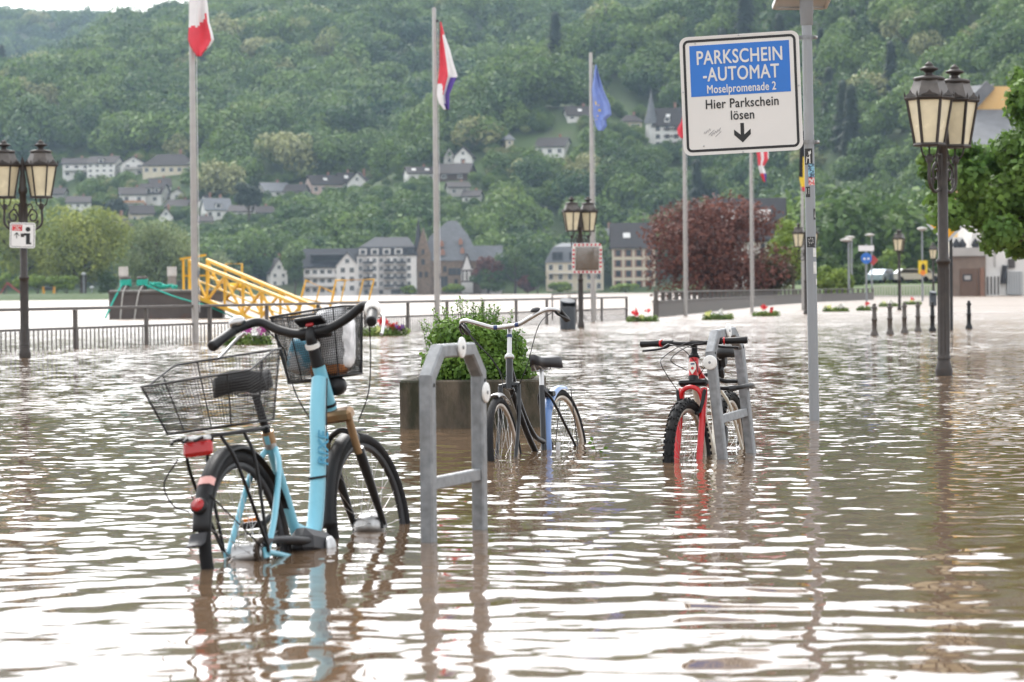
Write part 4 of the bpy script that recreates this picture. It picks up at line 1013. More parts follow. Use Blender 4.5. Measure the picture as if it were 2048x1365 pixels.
def parking_sign():
    base = on_z(1630, 841); d = base.y
    o = thing('parking_sign', 'grey post carrying the blue and white PARKSCHEIN-AUTOMAT sign', 'sign', (base.x, base.y, GROUND))
    # the post leans a little
    topw = at(1612, -60, d+0.02); v = Vector((topw.x-base.x, 0.0, topw.z)); v.normalize()
    o.rotation_euler = Vector((0, 0, 1)).rotation_difference(v).to_euler()
    H = (topw-Vector((base.x, base.y, 0))).length-GROUND; rp = 0.0335
    MB().lathe([(rp, 0), (rp, H-0.20)], (0, 0, 0), 24).build('pole', M_postgrey, o)
    z_ = lambda py: (841-py)/ppm(d)*1.0-GROUND
    MB().lathe([(rp+0.001, z_(52)), (rp+0.008, z_(50)), (rp+0.008, z_(30)), (rp+0.012, z_(28)), (rp+0.012, z_(-70))], (0, 0, 0), 24).build('pole_sleeve', M_postgrey, o)
    # sign plate: sits left of the post, turned slightly
    cz = z_(186); cx = (1482-1617)/ppm(d)
    pl = bpy.data.objects.new('sign_plate', MB().prism(rrect(0.775, 0.765, 0.045), 0.006).mesh('sign_plate', [M_signwhite])); COL.objects.link(pl); pl.parent = o
    Mp = Matrix.Translation((cx, -0.045, cz)) @ Euler((R(90), R(-2.6), 0)).to_matrix().to_4x4() 
    Mp = Matrix.Translation((cx, -0.045, cz)) @ Matrix.Rotation(R(-14), 4, 'Z') @ Matrix.Rotation(R(-1.2), 4, 'Y') @ Matrix.Rotation(R(90), 4, 'X')
    pl.matrix_local = Mp
    T = lambda x, y, z=0.0068: Matrix.Translation((x, y, z))
    ring_mesh('edge_rim', 0.790, 0.780, 0.052, 0.0105, 0.011, M_signwhite, pl, T(0, 0, -0.0025))
    ring_mesh('black_border', 0.748, 0.738, 0.038, 0.017, 0.0012, M_ink, pl, T(0, 0, 0.0062))
    bl = MB().prism([(-0.330, -0.005), (0.330, -0.005), (0.330, 0.330), (-0.330, 0.330)], 0.0012).build('blue_panel', M_signblue, pl); bl.matrix_local = T(0, 0, 0.0062)
    letters('PARKSCHEIN', 0.128, 'lettering', M_signwhite, bl, T(0.0, 0.243, 0.0022), 0.0, 0.0016, wx=0.74, space=1.05)
    letters('-AUTOMAT', 0.128, 'lettering', M_signwhite, bl, T(0.005, 0.131, 0.0022), 0.0, 0.0016, wx=0.74, space=1.05)
    letters('Moselpromenade 2', 0.076, 'lettering', M_signwhite, bl, T(0.005, 0.036, 0.0022), 0.0, 0.001, wx=0.74, space=1.05)
    letters('Hier Parkschein', 0.086, 'lettering', M_ink, pl, T(0.005, -0.062, 0.0075), 0.0, 0.001, wx=0.84, space=1.05)
    letters('lösen', 0.086, 'lettering', M_ink, pl, T(0.005, -0.142, 0.0075), 0.0, 0.001, wx=0.84, space=1.05)
    ar = [(-0.012, 0.062), (0.012, 0.062), (0.012, -0.014), (0.055, 0.022), (0.055, -0.014), (0.0, -0.066), (-0.055, -0.014), (-0.055, 0.022), (-0.012, -0.014)]
    MB().prism(ar, 0.0012).build('arrow', M_ink, pl).matrix_local = T(0.0, -0.255, 0.0066)
    # pen scribbles
    sc = MB(); g = np.random.default_rng(2)
    for (x0, y0, n, sl) in ((-0.255, -0.25, 9, 0.6), (-0.21, -0.262, 13, 0.55)):
        pts = [Vector((x0+0.0055*i, y0+sl*0.0055*i+0.011*math.sin(i*2.1+x0*50), 0.0075)) for i in range(n)]; sc.tube(pts, 0.0011, 4)
        sc.tube([Vector((x0+0.03, y0-0.012, 0.0075)), Vector((x0+0.07, y0+0.022, 0.0075))], 0.0009, 4)
    sc.build('pen_scribble', M_pen, pl)
    for (x, y_) in ((0, 0.383), (-0.383, 0.03), (0.383, 0.03), (0.0, -0.383), (-0.29, 0.345), (-0.26, -0.33)):
        MB().lathe([(0.006, 0), (0.005, 0.003), (0, 0.004)], (x, y_, 0.007), 8).build('rivet', M_signback, pl)
    for py in (76, 285):
        z = z_(py)
        c = MB(); c.lathe([(rp+0.004, -0.014), (rp+0.004, 0.014)], (0, 0, z), 20); c.box((-0.055, -0.008, z), (0.055, 0.008, 0.026)); c.box((0.05, 0, z), (0.04, 0.02, 0.024), None, 0.004)
        co = c.build('clamp', M_galv, o)
        for x in (-0.062, 0.058): MB().lathe([(0.010, 0), (0.010, 0.012), (0.004, 0.016)], (x, -0.012, z), 6, Matrix.Rotation(R(90), 3, 'X')).build('clamp_bolt', M_steel, co)
    # stickers on the post
    M_stk = mat('sticker_black', (0.012, 0.012, 0.013), 0.4); M_stw = mat('sticker_white', (0.62, 0.62, 0.60), 0.5, var=0.2, scale=40); M_stb = mat('sticker_blue', (0.20, 0.42, 0.55), 0.5, var=0.7, scale=60, dirt=(0.03, 0.05, 0.09), dscale=55, dlo=0.48, dhi=0.52, dfac=0.9); M_str = mat('sticker_red', (0.55, 0.10, 0.10), 0.5, var=0.7, scale=70, dirt=(0.65, 0.63, 0.6), dscale=60, dlo=0.5, dhi=0.54, dfac=0.9)
    def sticker(py0, py1, a0, a1, m, deco=None):
        b = MB(); n = 8; V = []
        for z in (z_(py1), z_(py0)):
            for i in range(n+1):
                a = R(-90+a0+(a1-a0)*i/n); V.append(Vector(((rp+0.0011)*math.cos(a), (rp+0.0011)*math.sin(a), z)))
        b.add(V, [(i, i+1, n+2+i, n+1+i) for i in range(n)], True); s = b.build('sticker', m, o)
        if deco:
            b = MB()
            for poly in deco:
                V = []
                for (u, v) in poly:
                    a = R(-90+a0+(a1-a0)*u); V.append(Vector(((rp+0.0016)*math.cos(a), (rp+0.0016)*math.sin(a), z_(py1)+(z_(py0)-z_(py1))*v)))
                b.add(V, [tuple(range(len(V)))])
            b.build('sticker_print', M_stw, s)
        return s
    dog = [[(0.25, 0.35), (0.3, 0.5), (0.5, 0.62), (0.7, 0.62), (0.72, 0.42), (0.5, 0.38)], [(0.25, 0.35), (0.18, 0.08), (0.27, 0.08), (0.37, 0.36)], [(0.6, 0.4), (0.62, 0.08), (0.72, 0.08), (0.72, 0.42)], [(0.55, 0.62), (0.5, 0.84), (0.62, 0.78), (0.75, 0.9), (0.82, 0.72), (0.7, 0.62)]]
    sticker(298, 330, -65, 30, M_stk, dog)
    sticker(328, 357, -20, 60, M_stb); sticker(355, 371, -20, 60, M_str)
    sticker(374, 395, -60, -5, M_stk, [[(0.2, 0.3), (0.8, 0.3), (0.8, 0.36), (0.2, 0.36)], [(0.2, 0.8), (0.8, 0.8), (0.8, 0.86), (0.2, 0.86)], [(0.2, 0.36), (0.28, 0.36), (0.28, 0.8), (0.2, 0.8)], [(0.72, 0.36), (0.8, 0.36), (0.8, 0.8), (0.72, 0.8)]])
    sticker(418, 440, 30, 70, M_stk, [[(0.35, 0.2), (0.75, 0.2), (0.55, 0.85)]])
    sticker(474, 495, -55, 45, M_stk, [[(0.3, 0.1), (0.9, 0.1), (0.9, 0.25), (0.3, 0.25)]]+[[(0.5+0.32*math.cos(t), 0.62+0.28*math.sin(t)), (0.5+0.36*math.cos(t+0.3), 0.62+0.32*math.sin(t+0.3)), (0.5+0.1*math.cos(t+0.2), 0.62+0.1*math.sin(t+0.2))] for t in [i*0.78 for i in range(8)]])
    sticker(497, 514, 15, 70, M_stw); sticker(524, 548, 15, 70, M_stw); sticker(558, 570, 45, 75, M_stw); sticker(262, 270, 60, 85, M_stw)
    # solar panel at the top: tilted, seen from below
    zt = z_(-8); P = bpy.data.objects.new('solar_panel', None)
    Ms = Matrix.Translation((0.0, -0.02, zt+0.03)) @ Matrix.Rotation(R(8), 4, 'Z') @ Matrix.Rotation(R(-24), 4, 'X')
    b = MB().box((0, 0, 0), (0.345, 0.42, 0.016), None, 0.002); pn = b.build('solar_panel', M_signback, o); pn.matrix_local = Ms
    fr_ = MB()
    for (x, y_, sx, sy) in ((-0.175, 0, 0.022, 0.44), (0.175, 0, 0.022, 0.44), (0, -0.215, 0.33, 0.022), (0, 0.215, 0.33, 0.022)): fr_.box((x, y_, 0), (sx, sy, 0.036), None, 0.003)
    fr_.build('panel_frame', M_alu, pn)
    MB().box((0, 0, 0.0105), (0.32, 0.40, 0.003)).build('solar_cells', mat('solar_cells', (0.01, 0.015, 0.05), 0.15), pn)
    for i in range(10): MB().box((-0.12+0.027*i, -0.10, -0.0095), (0.006, 0.06, 0.003)).build('vent_slot', M_dark, pn)
parking_sign()
# the stub on the right of the post seen at the top edge belongs to the same panel

# ------------------------------------------------------------------ promenade lamps
M_iron = mat('brown_black_iron', (0.034, 0.027, 0.023), 0.55, 0.1, var=0.25, scale=14, bump=0.15, bscale=50, dirt=(0.075, 0.06, 0.05), dscale=7, dlo=0.55, dhi=0.8, dfac=0.35)
M_lead = mat('lantern_roof_sheet', (0.10, 0.088, 0.080), 0.45, 0.3, var=0.25, scale=9, dirt=(0.06, 0.055, 0.05), dscale=6)
M_opal = mat('opal_pane', (0.72, 0.65, 0.46), 0.25, var=0.10, scale=7, dirt=(0.50, 0.43, 0.30), dscale=6, dlo=0.5, dhi=0.8, dfac=0.4)
def lamp_proto():
    o = thing('street_lamp', 'twin lantern', 'street lamp', (0, 0, GROUND), group='twin lantern promenade lamps')
    g = -GROUND
    b = MB(); b.lathe([(0.105, 0.0), (0.105, 0.10), (0.085, 0.12), (0.085, 0.30), (0.082, g+0.0), (0.086, g+0.05), (0.080, g+0.08), (0.066, g+0.13), (0.060, g+0.16)], n=16); b.build('base', M_iron, o)
    b = MB(); b.lathe([(0.068, g+0.162), (0.068, g+0.185), (0.058, g+0.20), (0.056, g+1.05), (0.06, g+1.10), (0.072, g+1.11), (0.072, g+1.135), (0.052, g+1.15), (0.050, g+1.9), (0.046, g+2.30), (0.060, g+2.31), (0.064, g+2.36), (0.05, g+2.40), (0.045, g+2.52), (0.030, g+2.60), (0.036, g+2.66), (0.022, g+2.72), (0.03, g+2.75), (0.0, g+2.83)], n=16)
    for k in range(8):
        a = math.pi*k/4; b.tube([Vector((0.053*math.cos(a), 0.053*math.sin(a), g+0.21)), Vector((0.052*math.cos(a), 0.052*math.sin(a), g+1.05))], 0.008, 5)
    b.build('pole', M_iron, o)
    for s in (-1, 1):
        X = 0.255*s
        a = MB()
        a.tube(spline([Vector((0.04*s, 0, g+1.83)), Vector((0.16*s, 0, g+1.80)), Vector((0.255*s, 0, g+1.88)), Vector((0.262*s, 0, g+2.02)), Vector((X, 0, g+2.12))], 6), 0.017, 8)
        a.tube(spline([Vector((0.06*s, 0, g+1.98)), Vector((0.12*s, 0, g+2.08)), Vector((0.19*s, 0, g+2.02)), Vector((0.17*s, 0, g+1.93)), Vector((0.11*s, 0, g+1.93)), Vector((0.10*s, 0, g+1.99)), Vector((0.135*s, 0, g+2.02))], 6), 0.013, 7)
        a.tube(spline([Vector((0.05*s, 0, g+2.12)), Vector((0.10*s, 0, g+2.16)), Vector((0.13*s, 0, g+2.10)), Vector((0.09*s, 0, g+2.07))], 5), 0.010, 6)
        a.tube(spline([Vector((0.19*s, 0, g+1.84)), Vector((0.21*s, 0, g+1.93)), Vector((0.17*s, 0, g+1.88))], 5), 0.010, 6)
        a.box((0.048*s, 0, g+2.0), (0.03, 0.05, 0.34), None, 0.008)
        a.build('bracket', M_iron, o)
        # lantern: hexagonal, tapering downwards
        zb, zt, rb, rt = g+2.26, g+2.69, 0.140, 0.215
        L = MB()
        for k in range(3):
            an = R(30+120*k); L.tube(spline([Vector((X, 0, g+2.12)), Vector((X+0.07*math.cos(an), 0.07*math.sin(an), g+2.15)), Vector((X+0.10*math.cos(an), 0.10*math.sin(an), g+2.25))], 4), 0.010, 6)
        L.lathe([(0.03, g+2.08), (0.045, g+2.13), (0.02, g+2.16)], (X, 0, 0), 10)
        C = [(math.cos(R(60*k)), math.sin(R(60*k))) for k in range(6)]
        for (cx, cy) in C: L.bar((X+cx*rb, cy*rb, zb), (X+cx*rt, cy*rt, zt), 0.022, 0.022)
        L.lathe([(rb+0.014, zb-0.025), (rb+0.022, zb-0.012), (rb+0.012, zb+0.008)], (X, 0, 0), 6, smooth=False)
        L.lathe([(rt-0.01, zt-0.012), (rt+0.018, zt-0.008), (rt+0.030, zt+0.012), (rt+0.02, zt+0.03), (rt-0.01, zt+0.035)], (X, 0, 0), 6, smooth=False)
        for k in range(6):          # acroteria on the rim
            a1 = R(60*k+30); rr = (rt+0.018)*0.88; p = Vector((X+rr*math.cos(a1), rr*math.sin(a1), zt+0.03)); t = Vector((-math.sin(a1), math.cos(a1), 0)); nn = Vector((math.cos(a1), math.sin(a1), 0))
            Mx = Matrix((t, Vector((0, 0, 1)), nn)).transposed()
            L.prism([(-0.085, 0), (0.085, 0), (0.05, 0.02), (0.03, 0.022), (0.0, 0.052), (-0.03, 0.022), (-0.05, 0.02)], 0.010, Mx, p)
            L.lathe([(0.007, 0), (0.010, 0.02), (0.0, 0.055)], (X+(rt+0.02)*math.cos(R(60*k)), (rt+0.02)*math.sin(R(60*k)), zt+0.025), 6)
        lan = L.build('lantern', M_iron, o)
        for k in range(6):
            c0, c1 = C[k], C[(k+1) % 6]; q = 0.965
            pv_ = [Vector((X+c0[0]*rb*q, c0[1]*rb*q, zb+0.008)), Vector((X+c1[0]*rb*q, c1[1]*rb*q, zb+0.008)), Vector((X+c1[0]*rt*q, c1[1]*rt*q, zt-0.012)), Vector((X+c0[0]*rt*q, c0[1]*rt*q, zt-0.012))]
            nn = (pv_[1]-pv_[0]).cross(pv_[3]-pv_[0]).normalized()*0.004
            b = MB(); b.add(pv_+[p-nn for p in pv_], [(0, 1, 2, 3), (7, 6, 5, 4), (0, 4, 5, 1), (1, 5, 6, 2), (2, 6, 7, 3), (3, 7, 4, 0)]); b.build('pane', M_opal, lan)
        rf = MB(); rf.lathe([(rt, zt+0.02), (0.165, zt+0.13), (0.140, zt+0.195)], (X, 0, 0), 6, smooth=False); rf.build('roof', M_lead, lan)
        fn = MB(); fn.lathe([(0.150, zt+0.185), (0.158, zt+0.20), (0.14, zt+0.215), (0.075, zt+0.228), (0.045, zt+0.235), (0.035, zt+0.255), (0.06, zt+0.275), (0.088, zt+0.285), (0.092, zt+0.298), (0.06, zt+0.312), (0.04, zt+0.325), (0.046, zt+0.335), (0.025, zt+0.352), (0.012, zt+0.362), (0.0, zt+0.375)], (X, 0, 0), 14)
        fn.build('finial', M_iron, lan)
    return o
lamp0 = lamp_proto(); _used = False
def lamp(px, py, rz, label):
    global _used
    o = lamp0 if not _used else copy_tree(lamp0); _used = True
    p = on_z(px, py); o.location = (p.x, p.y, GROUND); o.rotation_euler = (0, 0, rz); o['label'] = label
    return p
LP_right = lamp(1888, 752, R(52), 'tall twin-lantern iron street lamp, largest of the lamps, at the right')
LP_left = lamp(50, 716, R(4), 'twin-lantern street lamp carrying the white information sign by the railing')
LP_mid = lamp(1162, 656, R(40), 'twin-lantern street lamp with the traffic mirror beside the litter bin')
lamp(1612, 629, R(20), 'twin-lantern street lamp mostly hidden behind the parking sign post')
lamp(1799, 621, R(75), 'distant twin-lantern street lamp right of the blue round road sign')
lamp(1867, 610, R(80), 'most distant twin-lantern street lamp, just left of the tall right lamp')

# information sign on the left lamp
def info_sign():
    c = at(45, 471, LP_left.y-0.12)
    o = thing('information_sign', 'square white information sign with a black i fixed to the lamp', 'sign', c, rz=R(2))
    P = MB().prism(rrect(0.355, 0.355, 0.03), 0.004).build('sign_plate', mat('info_white', (0.74, 0.74, 0.73), 0.4, var=0.04), o); P.matrix_local = Matrix.Rotation(R(2), 4, 'Y') @ Matrix.Rotation(R(90), 4, 'X')
    T = lambda x, y, z=0.0048: Matrix.Translation((x, y, z))
    ring_mesh('black_border', 0.325, 0.325, 0.022, 0.006, 0.0008, M_ink, P, T(0, 0, 0.0042))
    MB().lathe([(0.034, 0), (0.034, 0.001)], (0, 0, 0), 20).build('letter_dot', M_ink, P).matrix_local = T(0.075, 0.085)
    MB().prism([(0.02, 0.03), (0.105, 0.03), (0.105, -0.10), (0.125, -0.10), (0.125, -0.125), (0.05, -0.125), (0.05, -0.005), (0.02, -0.005)], 0.001).build('letter_stem', M_ink, P).matrix_local = T(0, 0)
    rd = MB().prism([(-0.145, 0.06), (-0.005, 0.06), (-0.005, 0.145), (-0.145, 0.145)], 0.001).build('red_panel', mat('info_red', (0.60, 0.03, 0.04), 0.45), P); rd.matrix_local = T(0, 0)
    for (t, y_) in (('FORTUNA', 0.126), ('PER', 0.102), ('SEMPRE', 0.078)):
        letters(t, 0.026, 'lettering', M_white, rd, Matrix.Translation((-0.075, y_, 0.002)), 0.0, 0.0005)
    MB().prism([(-0.006, -0.05), (0.006, -0.05), (0.006, 0.012), (0.035, -0.018), (0.035, -0.002), (0.0, 0.038), (-0.035, -0.002), (-0.035, -0.018), (-0.006, 0.012)], 0.001).build('arrow', M_ink, P).matrix_local = T(-0.08, 0.005)
    MB().box((0, 0.02, 0), (0.05, 0.05, 0.05)).build('clamp', M_iron, o)
info_sign()
# traffic mirror
def mirror():
    c = at(1174, 517, LP_mid.y-0.13); s = 0.70
    o = thing('traffic_mirror', 'square traffic mirror with red and white striped frame on the lamp post', 'traffic mirror', c, rz=R(6))
    M_mir = mat('mirror_glass', (0.30, 0.29, 0.28), 0.04, 1.0, var=0.02)
    M_mw = mat('mirror_white', (0.74, 0.72, 0.70), 0.4); M_mr = mat('mirror_red', (0.55, 0.03, 0.05), 0.4)
    Rx = Matrix.Rotation(R(8), 4, 'X') @ Matrix.Rotation(R(90), 4, 'X')
    fr = MB(); fr.prism(rrect(s, s, 0.09), 0.03); f = fr.build('frame', M_mw, o); f.matrix_local = Rx
    # slightly domed glass
    b = MB(); n = 10; V = []; hs_ = s/2-0.075
    for i in range(n+1):
        for j in range(n+1):
            x = -hs_+2*hs_*i/n; y_ = -hs_+2*hs_*j/n; V.append(Vector((x, y_, 0.034+0.03*(1-(x*x+y_*y_)/(2*hs_*hs_)))))
    b.add(V, [(i*(n+1)+j, (i+1)*(n+1)+j, (i+1)*(n+1)+j+1, i*(n+1)+j+1) for i in range(n) for j in range(n)], True); b.build('mirror_glass', M_mir, f)
    k = 7; w_ = 0.045
    for i in range(k):
        u = -s/2+0.06+(s-0.12)*(i+0.0)/(k-1)
        for (x, y_, sx, sy) in ((u, s/2-0.033, w_, 0.05), (u, -s/2+0.033, w_, 0.05)):
            MB().box((x, y_, 0.0312), (sx, sy, 0.002)).build('red_stripe', M_mr, f)
        if 0 < i < k-1:
            for x in (s/2-0.033, -s/2+0.033): MB().box((x, u, 0.0312), (0.05, w_, 0.002)).build('red_stripe', M_mr, f)
    MB().box((-0.08, 0.06, 0), (0.06, 0.12, 0.06)).build('bracket', M_iron, o)
mirror()

# ------------------------------------------------------------------ railing along the quay
M_rail = mat('railing_grey_brown', (0.105, 0.095, 0.088), 0.6, 0.1, var=0.15, scale=7, dirt=(0.20, 0.17, 0.14), dscale=4, dlo=0.55, dhi=0.8, dfac=0.4)
A0 = Vector((-9.6, 37.1, 0)); A1 = Vector((3.35, 80.2, 0))
def quay_fence():
    d = (A1-A0); L = d.length; d.normalize()
    o = thing('quay_railing', 'long grey metal quay railing with upright bars receding along the river', 'railing', (A0.x, A0.y, GROUND), rz=math.atan2(d.y, d.x))
    g = -GROUND; zt = g+0.655; zm = g+0.33
    MB().box((L/2, 0, zt), (L, 0.075, 0.05), None, 0.008).build('top_rail', M_rail, o)
    MB().box((L/2, 0, zm), (L, 0.035, 0.04), None, 0.004).build('mid_rail', M_rail, o)
    npost = int(L/2.72); post = MB().box((0, 0, (zt-0.027)/2), (0.075, 0.06, zt-0.027), None, 0.006).mesh('post', [M_rail])
    xs = [L*i/npost for i in range(npost+1)]
    for x in xs: q = link('post', post, o); q.location = (x, 0.0, 0)
    bal = MB().box((0, 0, (zm-0.022)/2), (0.022, 0.016, zm-0.022)).mesh('baluster', [M_rail])
    n = 0; x = 0.05; rest = MB()
    while x < L:
        if min(abs(x-q) for q in xs) > 0.05:
            if n < 300: q = link('baluster', bal, o); q.location = (x, 0, 0); n += 1
            else: rest.box((x, 0, (zm-0.022)/2), (0.022, 0.016, zm-0.022))
        x += 0.16
    if rest.v: q = rest.build('baluster_row', M_rail, o); q['kind'] = 'stuff'
quay_fence()
def wall_railing():
    pts = [(1312, 634), (1430, 622), (1545, 610), (1640, 604), (1745, 600)]
    P = [on_z(*p) for p in pts]
    P = [Vector((3.95+0, 66*0+82.5, 0))]+P[1:] if False else P
    o = thing('parapet_railing', 'railing with short posts on a low solid parapet in front of red tree', 'railing', (P[0].x, P[0].y, GROUND))
    Q = [p-Vector((P[0].x, P[0].y, 0)) for p in P]; g = -GROUND
    Hs = 0.40; Ht = 0.80
    for i in range(len(Q)-1):
        a, b = Q[i], Q[i+1]
        MB().bar(a+Vector((0, 0, g+Hs/2-0.15)), b+Vector((0, 0, g+Hs/2-0.15)), 0.18, Hs+0.42).build('parapet_wall', M_rail, o)
        MB().bar(a+Vector((0, 0, g+Hs+0.09)), b+Vector((0, 0, g+Hs+0.09)), 0.26, 0.05).build('parapet_cap', M_rail, o)
        MB().bar(a+Vector((0, 0, g+Ht)), b+Vector((0, 0, g+Ht)), 0.12, 0.06, ext=0.02).build('top_rail', M_rail, o)
        L = (b-a).length; n = max(2, int(L/2.1))
        for k in range(n+(1 if i == len(Q)-2 else 0)):
            p = a.lerp(b, k/n); MB().box(p+Vector((0, 0, g+(Hs+0.115+Ht-0.03)/2)), (0.14, 0.10, Ht-0.03-Hs-0.115)).build('post', M_rail, o)
wall_railing()
def stair_rail():
    p = at(1105, 640, 83); o = thing('handrail', 'short dark handrail of the landing steps behind the litter bin', 'handrail', (p.x, p.y, GROUND), rz=R(15))
    b = MB(); b.tube([Vector((0, 0, 0)), Vector((0, 0, 1.12)), Vector((1.35, 0, 1.16)), Vector((1.35, 0, 0))], 0.03, 8, smooth=False); b.build('rail', M_rail, o)
    MB().bar((0, 0, 0.62), (1.35, 0, 0.62), 0.05).build('mid_rail', M_rail, o); MB().bar((0.5, 0, 1.1), (1.1, 0, 0.3), 0.06).build('brace', M_signwhite, o)
stair_rail()

# ------------------------------------------------------------------ litter bins, bollards
M_bin = mat('bin_anthracite', (0.060, 0.070, 0.082), 0.5, 0.3, var=0.12)
def litter_bin(px, py, s, label):
    p = on_z(px, py); o = thing('litter_bin', label, 'litter bin', (p.x, p.y, GROUND), rz=R(15), group='litter bins'); g = -GROUND
    MB().lathe([(0.17*s, 0), (0.175*s, 0.02), (0.175*s, g+0.50*s)], n=24).build('body', M_bin, o)
    h = MB(); n = 24; V = []
    for i in range(n):      # slanted hood with a mouth
        a = 2*math.pi*i/n; zz = g+0.63*s+0.05*s*math.sin(a); V.append(Vector((0.175*s*math.cos(a), 0.175*s*math.sin(a), zz)))
    V2 = [Vector((v.x*0.97, v.y*0.97, v.z+0.02*s)) for v in V]; lo = [Vector((v.x, v.y, g+0.501*s)) for v in V]
    F = []
    for i in range(n):
        j = (i+1) % n; a = math.degrees(2*math.pi*(i+0.5)/n)
        F.append((n+i, n+j, j+0, i+0) if False else (i, j, n+j, n+i))
        if not 205 < a < 335: F.append((2*n+i, 2*n+j, j, i))
    F.append(tuple(range(n, 2*n))); h.add(V+V2+lo, F); h.build('hood', M_bin, o)
    MB().lathe([(0.16*s, g+0.49*s), (0.16*s, g+0.495*s)], n=20).build('liner', M_dark, o)
litter_bin(1136, 659, 1.0, 'dark grey cylindrical litter bin at the railing beside the mirror lamp')
litter_bin(1866, 612, 1.0, 'far dark litter bin under the most distant street lamp')
M_boll = mat('bollard_iron', (0.085, 0.073, 0.064), 0.55, 0.2, var=0.2)
def bollard_proto():
    o = thing('bollard', 'x', 'bollard', (0, 0, GROUND), group='bollards in the flood water'); g = -GROUND
    MB().lathe([(0.075, 0), (0.075, g-0.0), (0.072, g+0.05), (0.055, g+0.07), (0.045, g+0.11), (0.044, g+0.27), (0.054, g+0.28), (0.054, g+0.31), (0.042, g+0.32), (0.038, g+0.49)], n=14).build('shaft', M_boll, o)
    MB().lathe([(0.05, g+0.49), (0.056, g+0.51), (0.04, g+0.53), (0.026, g+0.54), (0.036, g+0.555), (0.03, g+0.575), (0, g+0.585)], n=14).build('cap', M_boll, o)
    return o
b0 = bollard_proto()
for i, (px, py, lb) in enumerate([(1749, 672, 'iron bollard in the flood, leftmost and nearest of the row'), (1780, 670, 'second iron bollard from the left in the row'), (1809, 667, 'third iron bollard from the left in the row'), (1836, 664, 'fourth iron bollard, to the left of the darker one'), (1865, 663, 'dark bollard directly left of the tall street lamp'), (1938, 658, 'single dark bollard standing right of the tall street lamp')]):
    o = b0 if i == 0 else copy_tree(b0); p = on_z(px, py); o.location = (p.x, p.y, GROUND); o['label'] = lb
    if i >= 4:
        for ch in o.children:
            ch.data = ch.data.copy(); ch.data.materials[0] = M_black

# ------------------------------------------------------------------ flag poles and flags
M_polealu = mat('flagpole_paint', (0.36, 0.345, 0.33), 0.5, 0.2, var=0.08)
M_fw = mat('flag_white', (0.80, 0.79, 0.80), 0.8, var=0.04); M_fr = mat('flag_red', (0.72, 0.07, 0.10), 0.8, var=0.06); M_fb = mat('flag_blue_violet', (0.10, 0.06, 0.30), 0.8, var=0.06)
M_fe = mat('flag_europe_blue', (0.22, 0.31, 0.66), 0.8, var=0.08); M_fy = mat('flag_yellow', (0.85, 0.62, 0.06), 0.8); M_fk = mat('flag_black', (0.015, 0.015, 0.018), 0.8)
def flagpole(px, d, ytop, label, lean=0.0):
    b = at(px, 600, d); top = at(px+lean, ytop, d); H = top.z-GROUND
    o = thing('flagpole', label, 'flagpole', (b.x, d, GROUND), group='flagpoles along the quay')
    o.rotation_euler = (0, 0, 0)
    MB().lathe([(0.062, 0), (0.062, H*0.4), (0.045, H-0.03), (0.02, H)], n=14).build('mast', M_polealu, o)
    MB().tube([Vector((0.085, -0.02, 0.9)), Vector((0.08, -0.02, H-0.3))], 0.005, 5).build('halyard', M_fw, o)
    MB().box((0.07, -0.02, min(1.6, H)), (0.04, 0.03, 0.12), None, 0.006).build('cleat', M_galv, o)
    MB().lathe([(0.03, 0), (0.03, 0.05)], (0.075, -0.01, H-0.34), 8).build('pulley', M_ink, o)
    return Vector((b.x, d, 0))
def flag(d, rows, colour, mats, label, ncol=10, depth=0.10, sub=5, seed=0):
    """rows: (y, x_left, x_right) of the hanging cloth in the photograph; folds give it depth"""
    R_ = []
    for i in range(len(rows)-1):
        for k in range(sub):
            t = k/sub; R_.append(tuple(rows[i][q]+(rows[i+1][q]-rows[i][q])*t for q in range(3)))
    R_.append(rows[-1]); n = len(R_); b = MB(); V = []
    g = random.Random(seed); p1, p2 = g.uniform(0, 6), g.uniform(0, 6)
    for i, (y_, xl, xr) in enumerate(R_):
        for j in range(ncol+1):
            t = j/ncol; w_ = (xr-xl)
            dd = d-0.02+depth*(math.sin(t*8.5+p1+i*0.09)*0.6+math.sin(t*15+p2-i*0.05)*0.35)*min(1, 0.25+t)*min(1, i/5)
            V.append(at(xl+w_*t, y_, dd))
    for i in range(n-1):
        for j in range(ncol):
            b.mi = colour(i/(n-1), (j+0.5)/ncol); b.add([V[i*(ncol+1)+j], V[i*(ncol+1)+j+1], V[(i+1)*(ncol+1)+j+1], V[(i+1)*(ncol+1)+j]], [(0, 1, 2, 3)], True)
    me = b.mesh('flag', mats)
    bm = bmesh.new(); bm.from_mesh(me); bmesh.ops.remove_doubles(bm, verts=bm.verts, dist=0.0005); bm.to_mesh(me); bm.free()
    o = link('flag', me)
    sm_ = o.modifiers.new('cloth', 'SOLIDIFY'); sm_.thickness = 0.004
    return tag(o, label, 'flag', 'flags hanging from the poles')
pd = [49.8, 63.0, 76.0, 90.0, 100.0, 110.0]
flagpole(390, pd[0], -70, 'nearest flagpole, carrying the red and white flag at upper left')
flagpole(874, pd[1], 15, 'second flagpole, carrying the red, white and blue striped flag')
flagpole(1186, pd[2], 105, 'third flagpole, carrying the blue flag with yellow stars')
flagpole(1371, pd[3], 168, 'fourth flagpole, left of the two poles under the parking sign')
flagpole(1504, pd[4], 215, 'fifth flagpole, rising under the middle of the parking sign')
flagpole(1606, pd[5], 250, 'farthest flagpole, just left of the parking sign post')
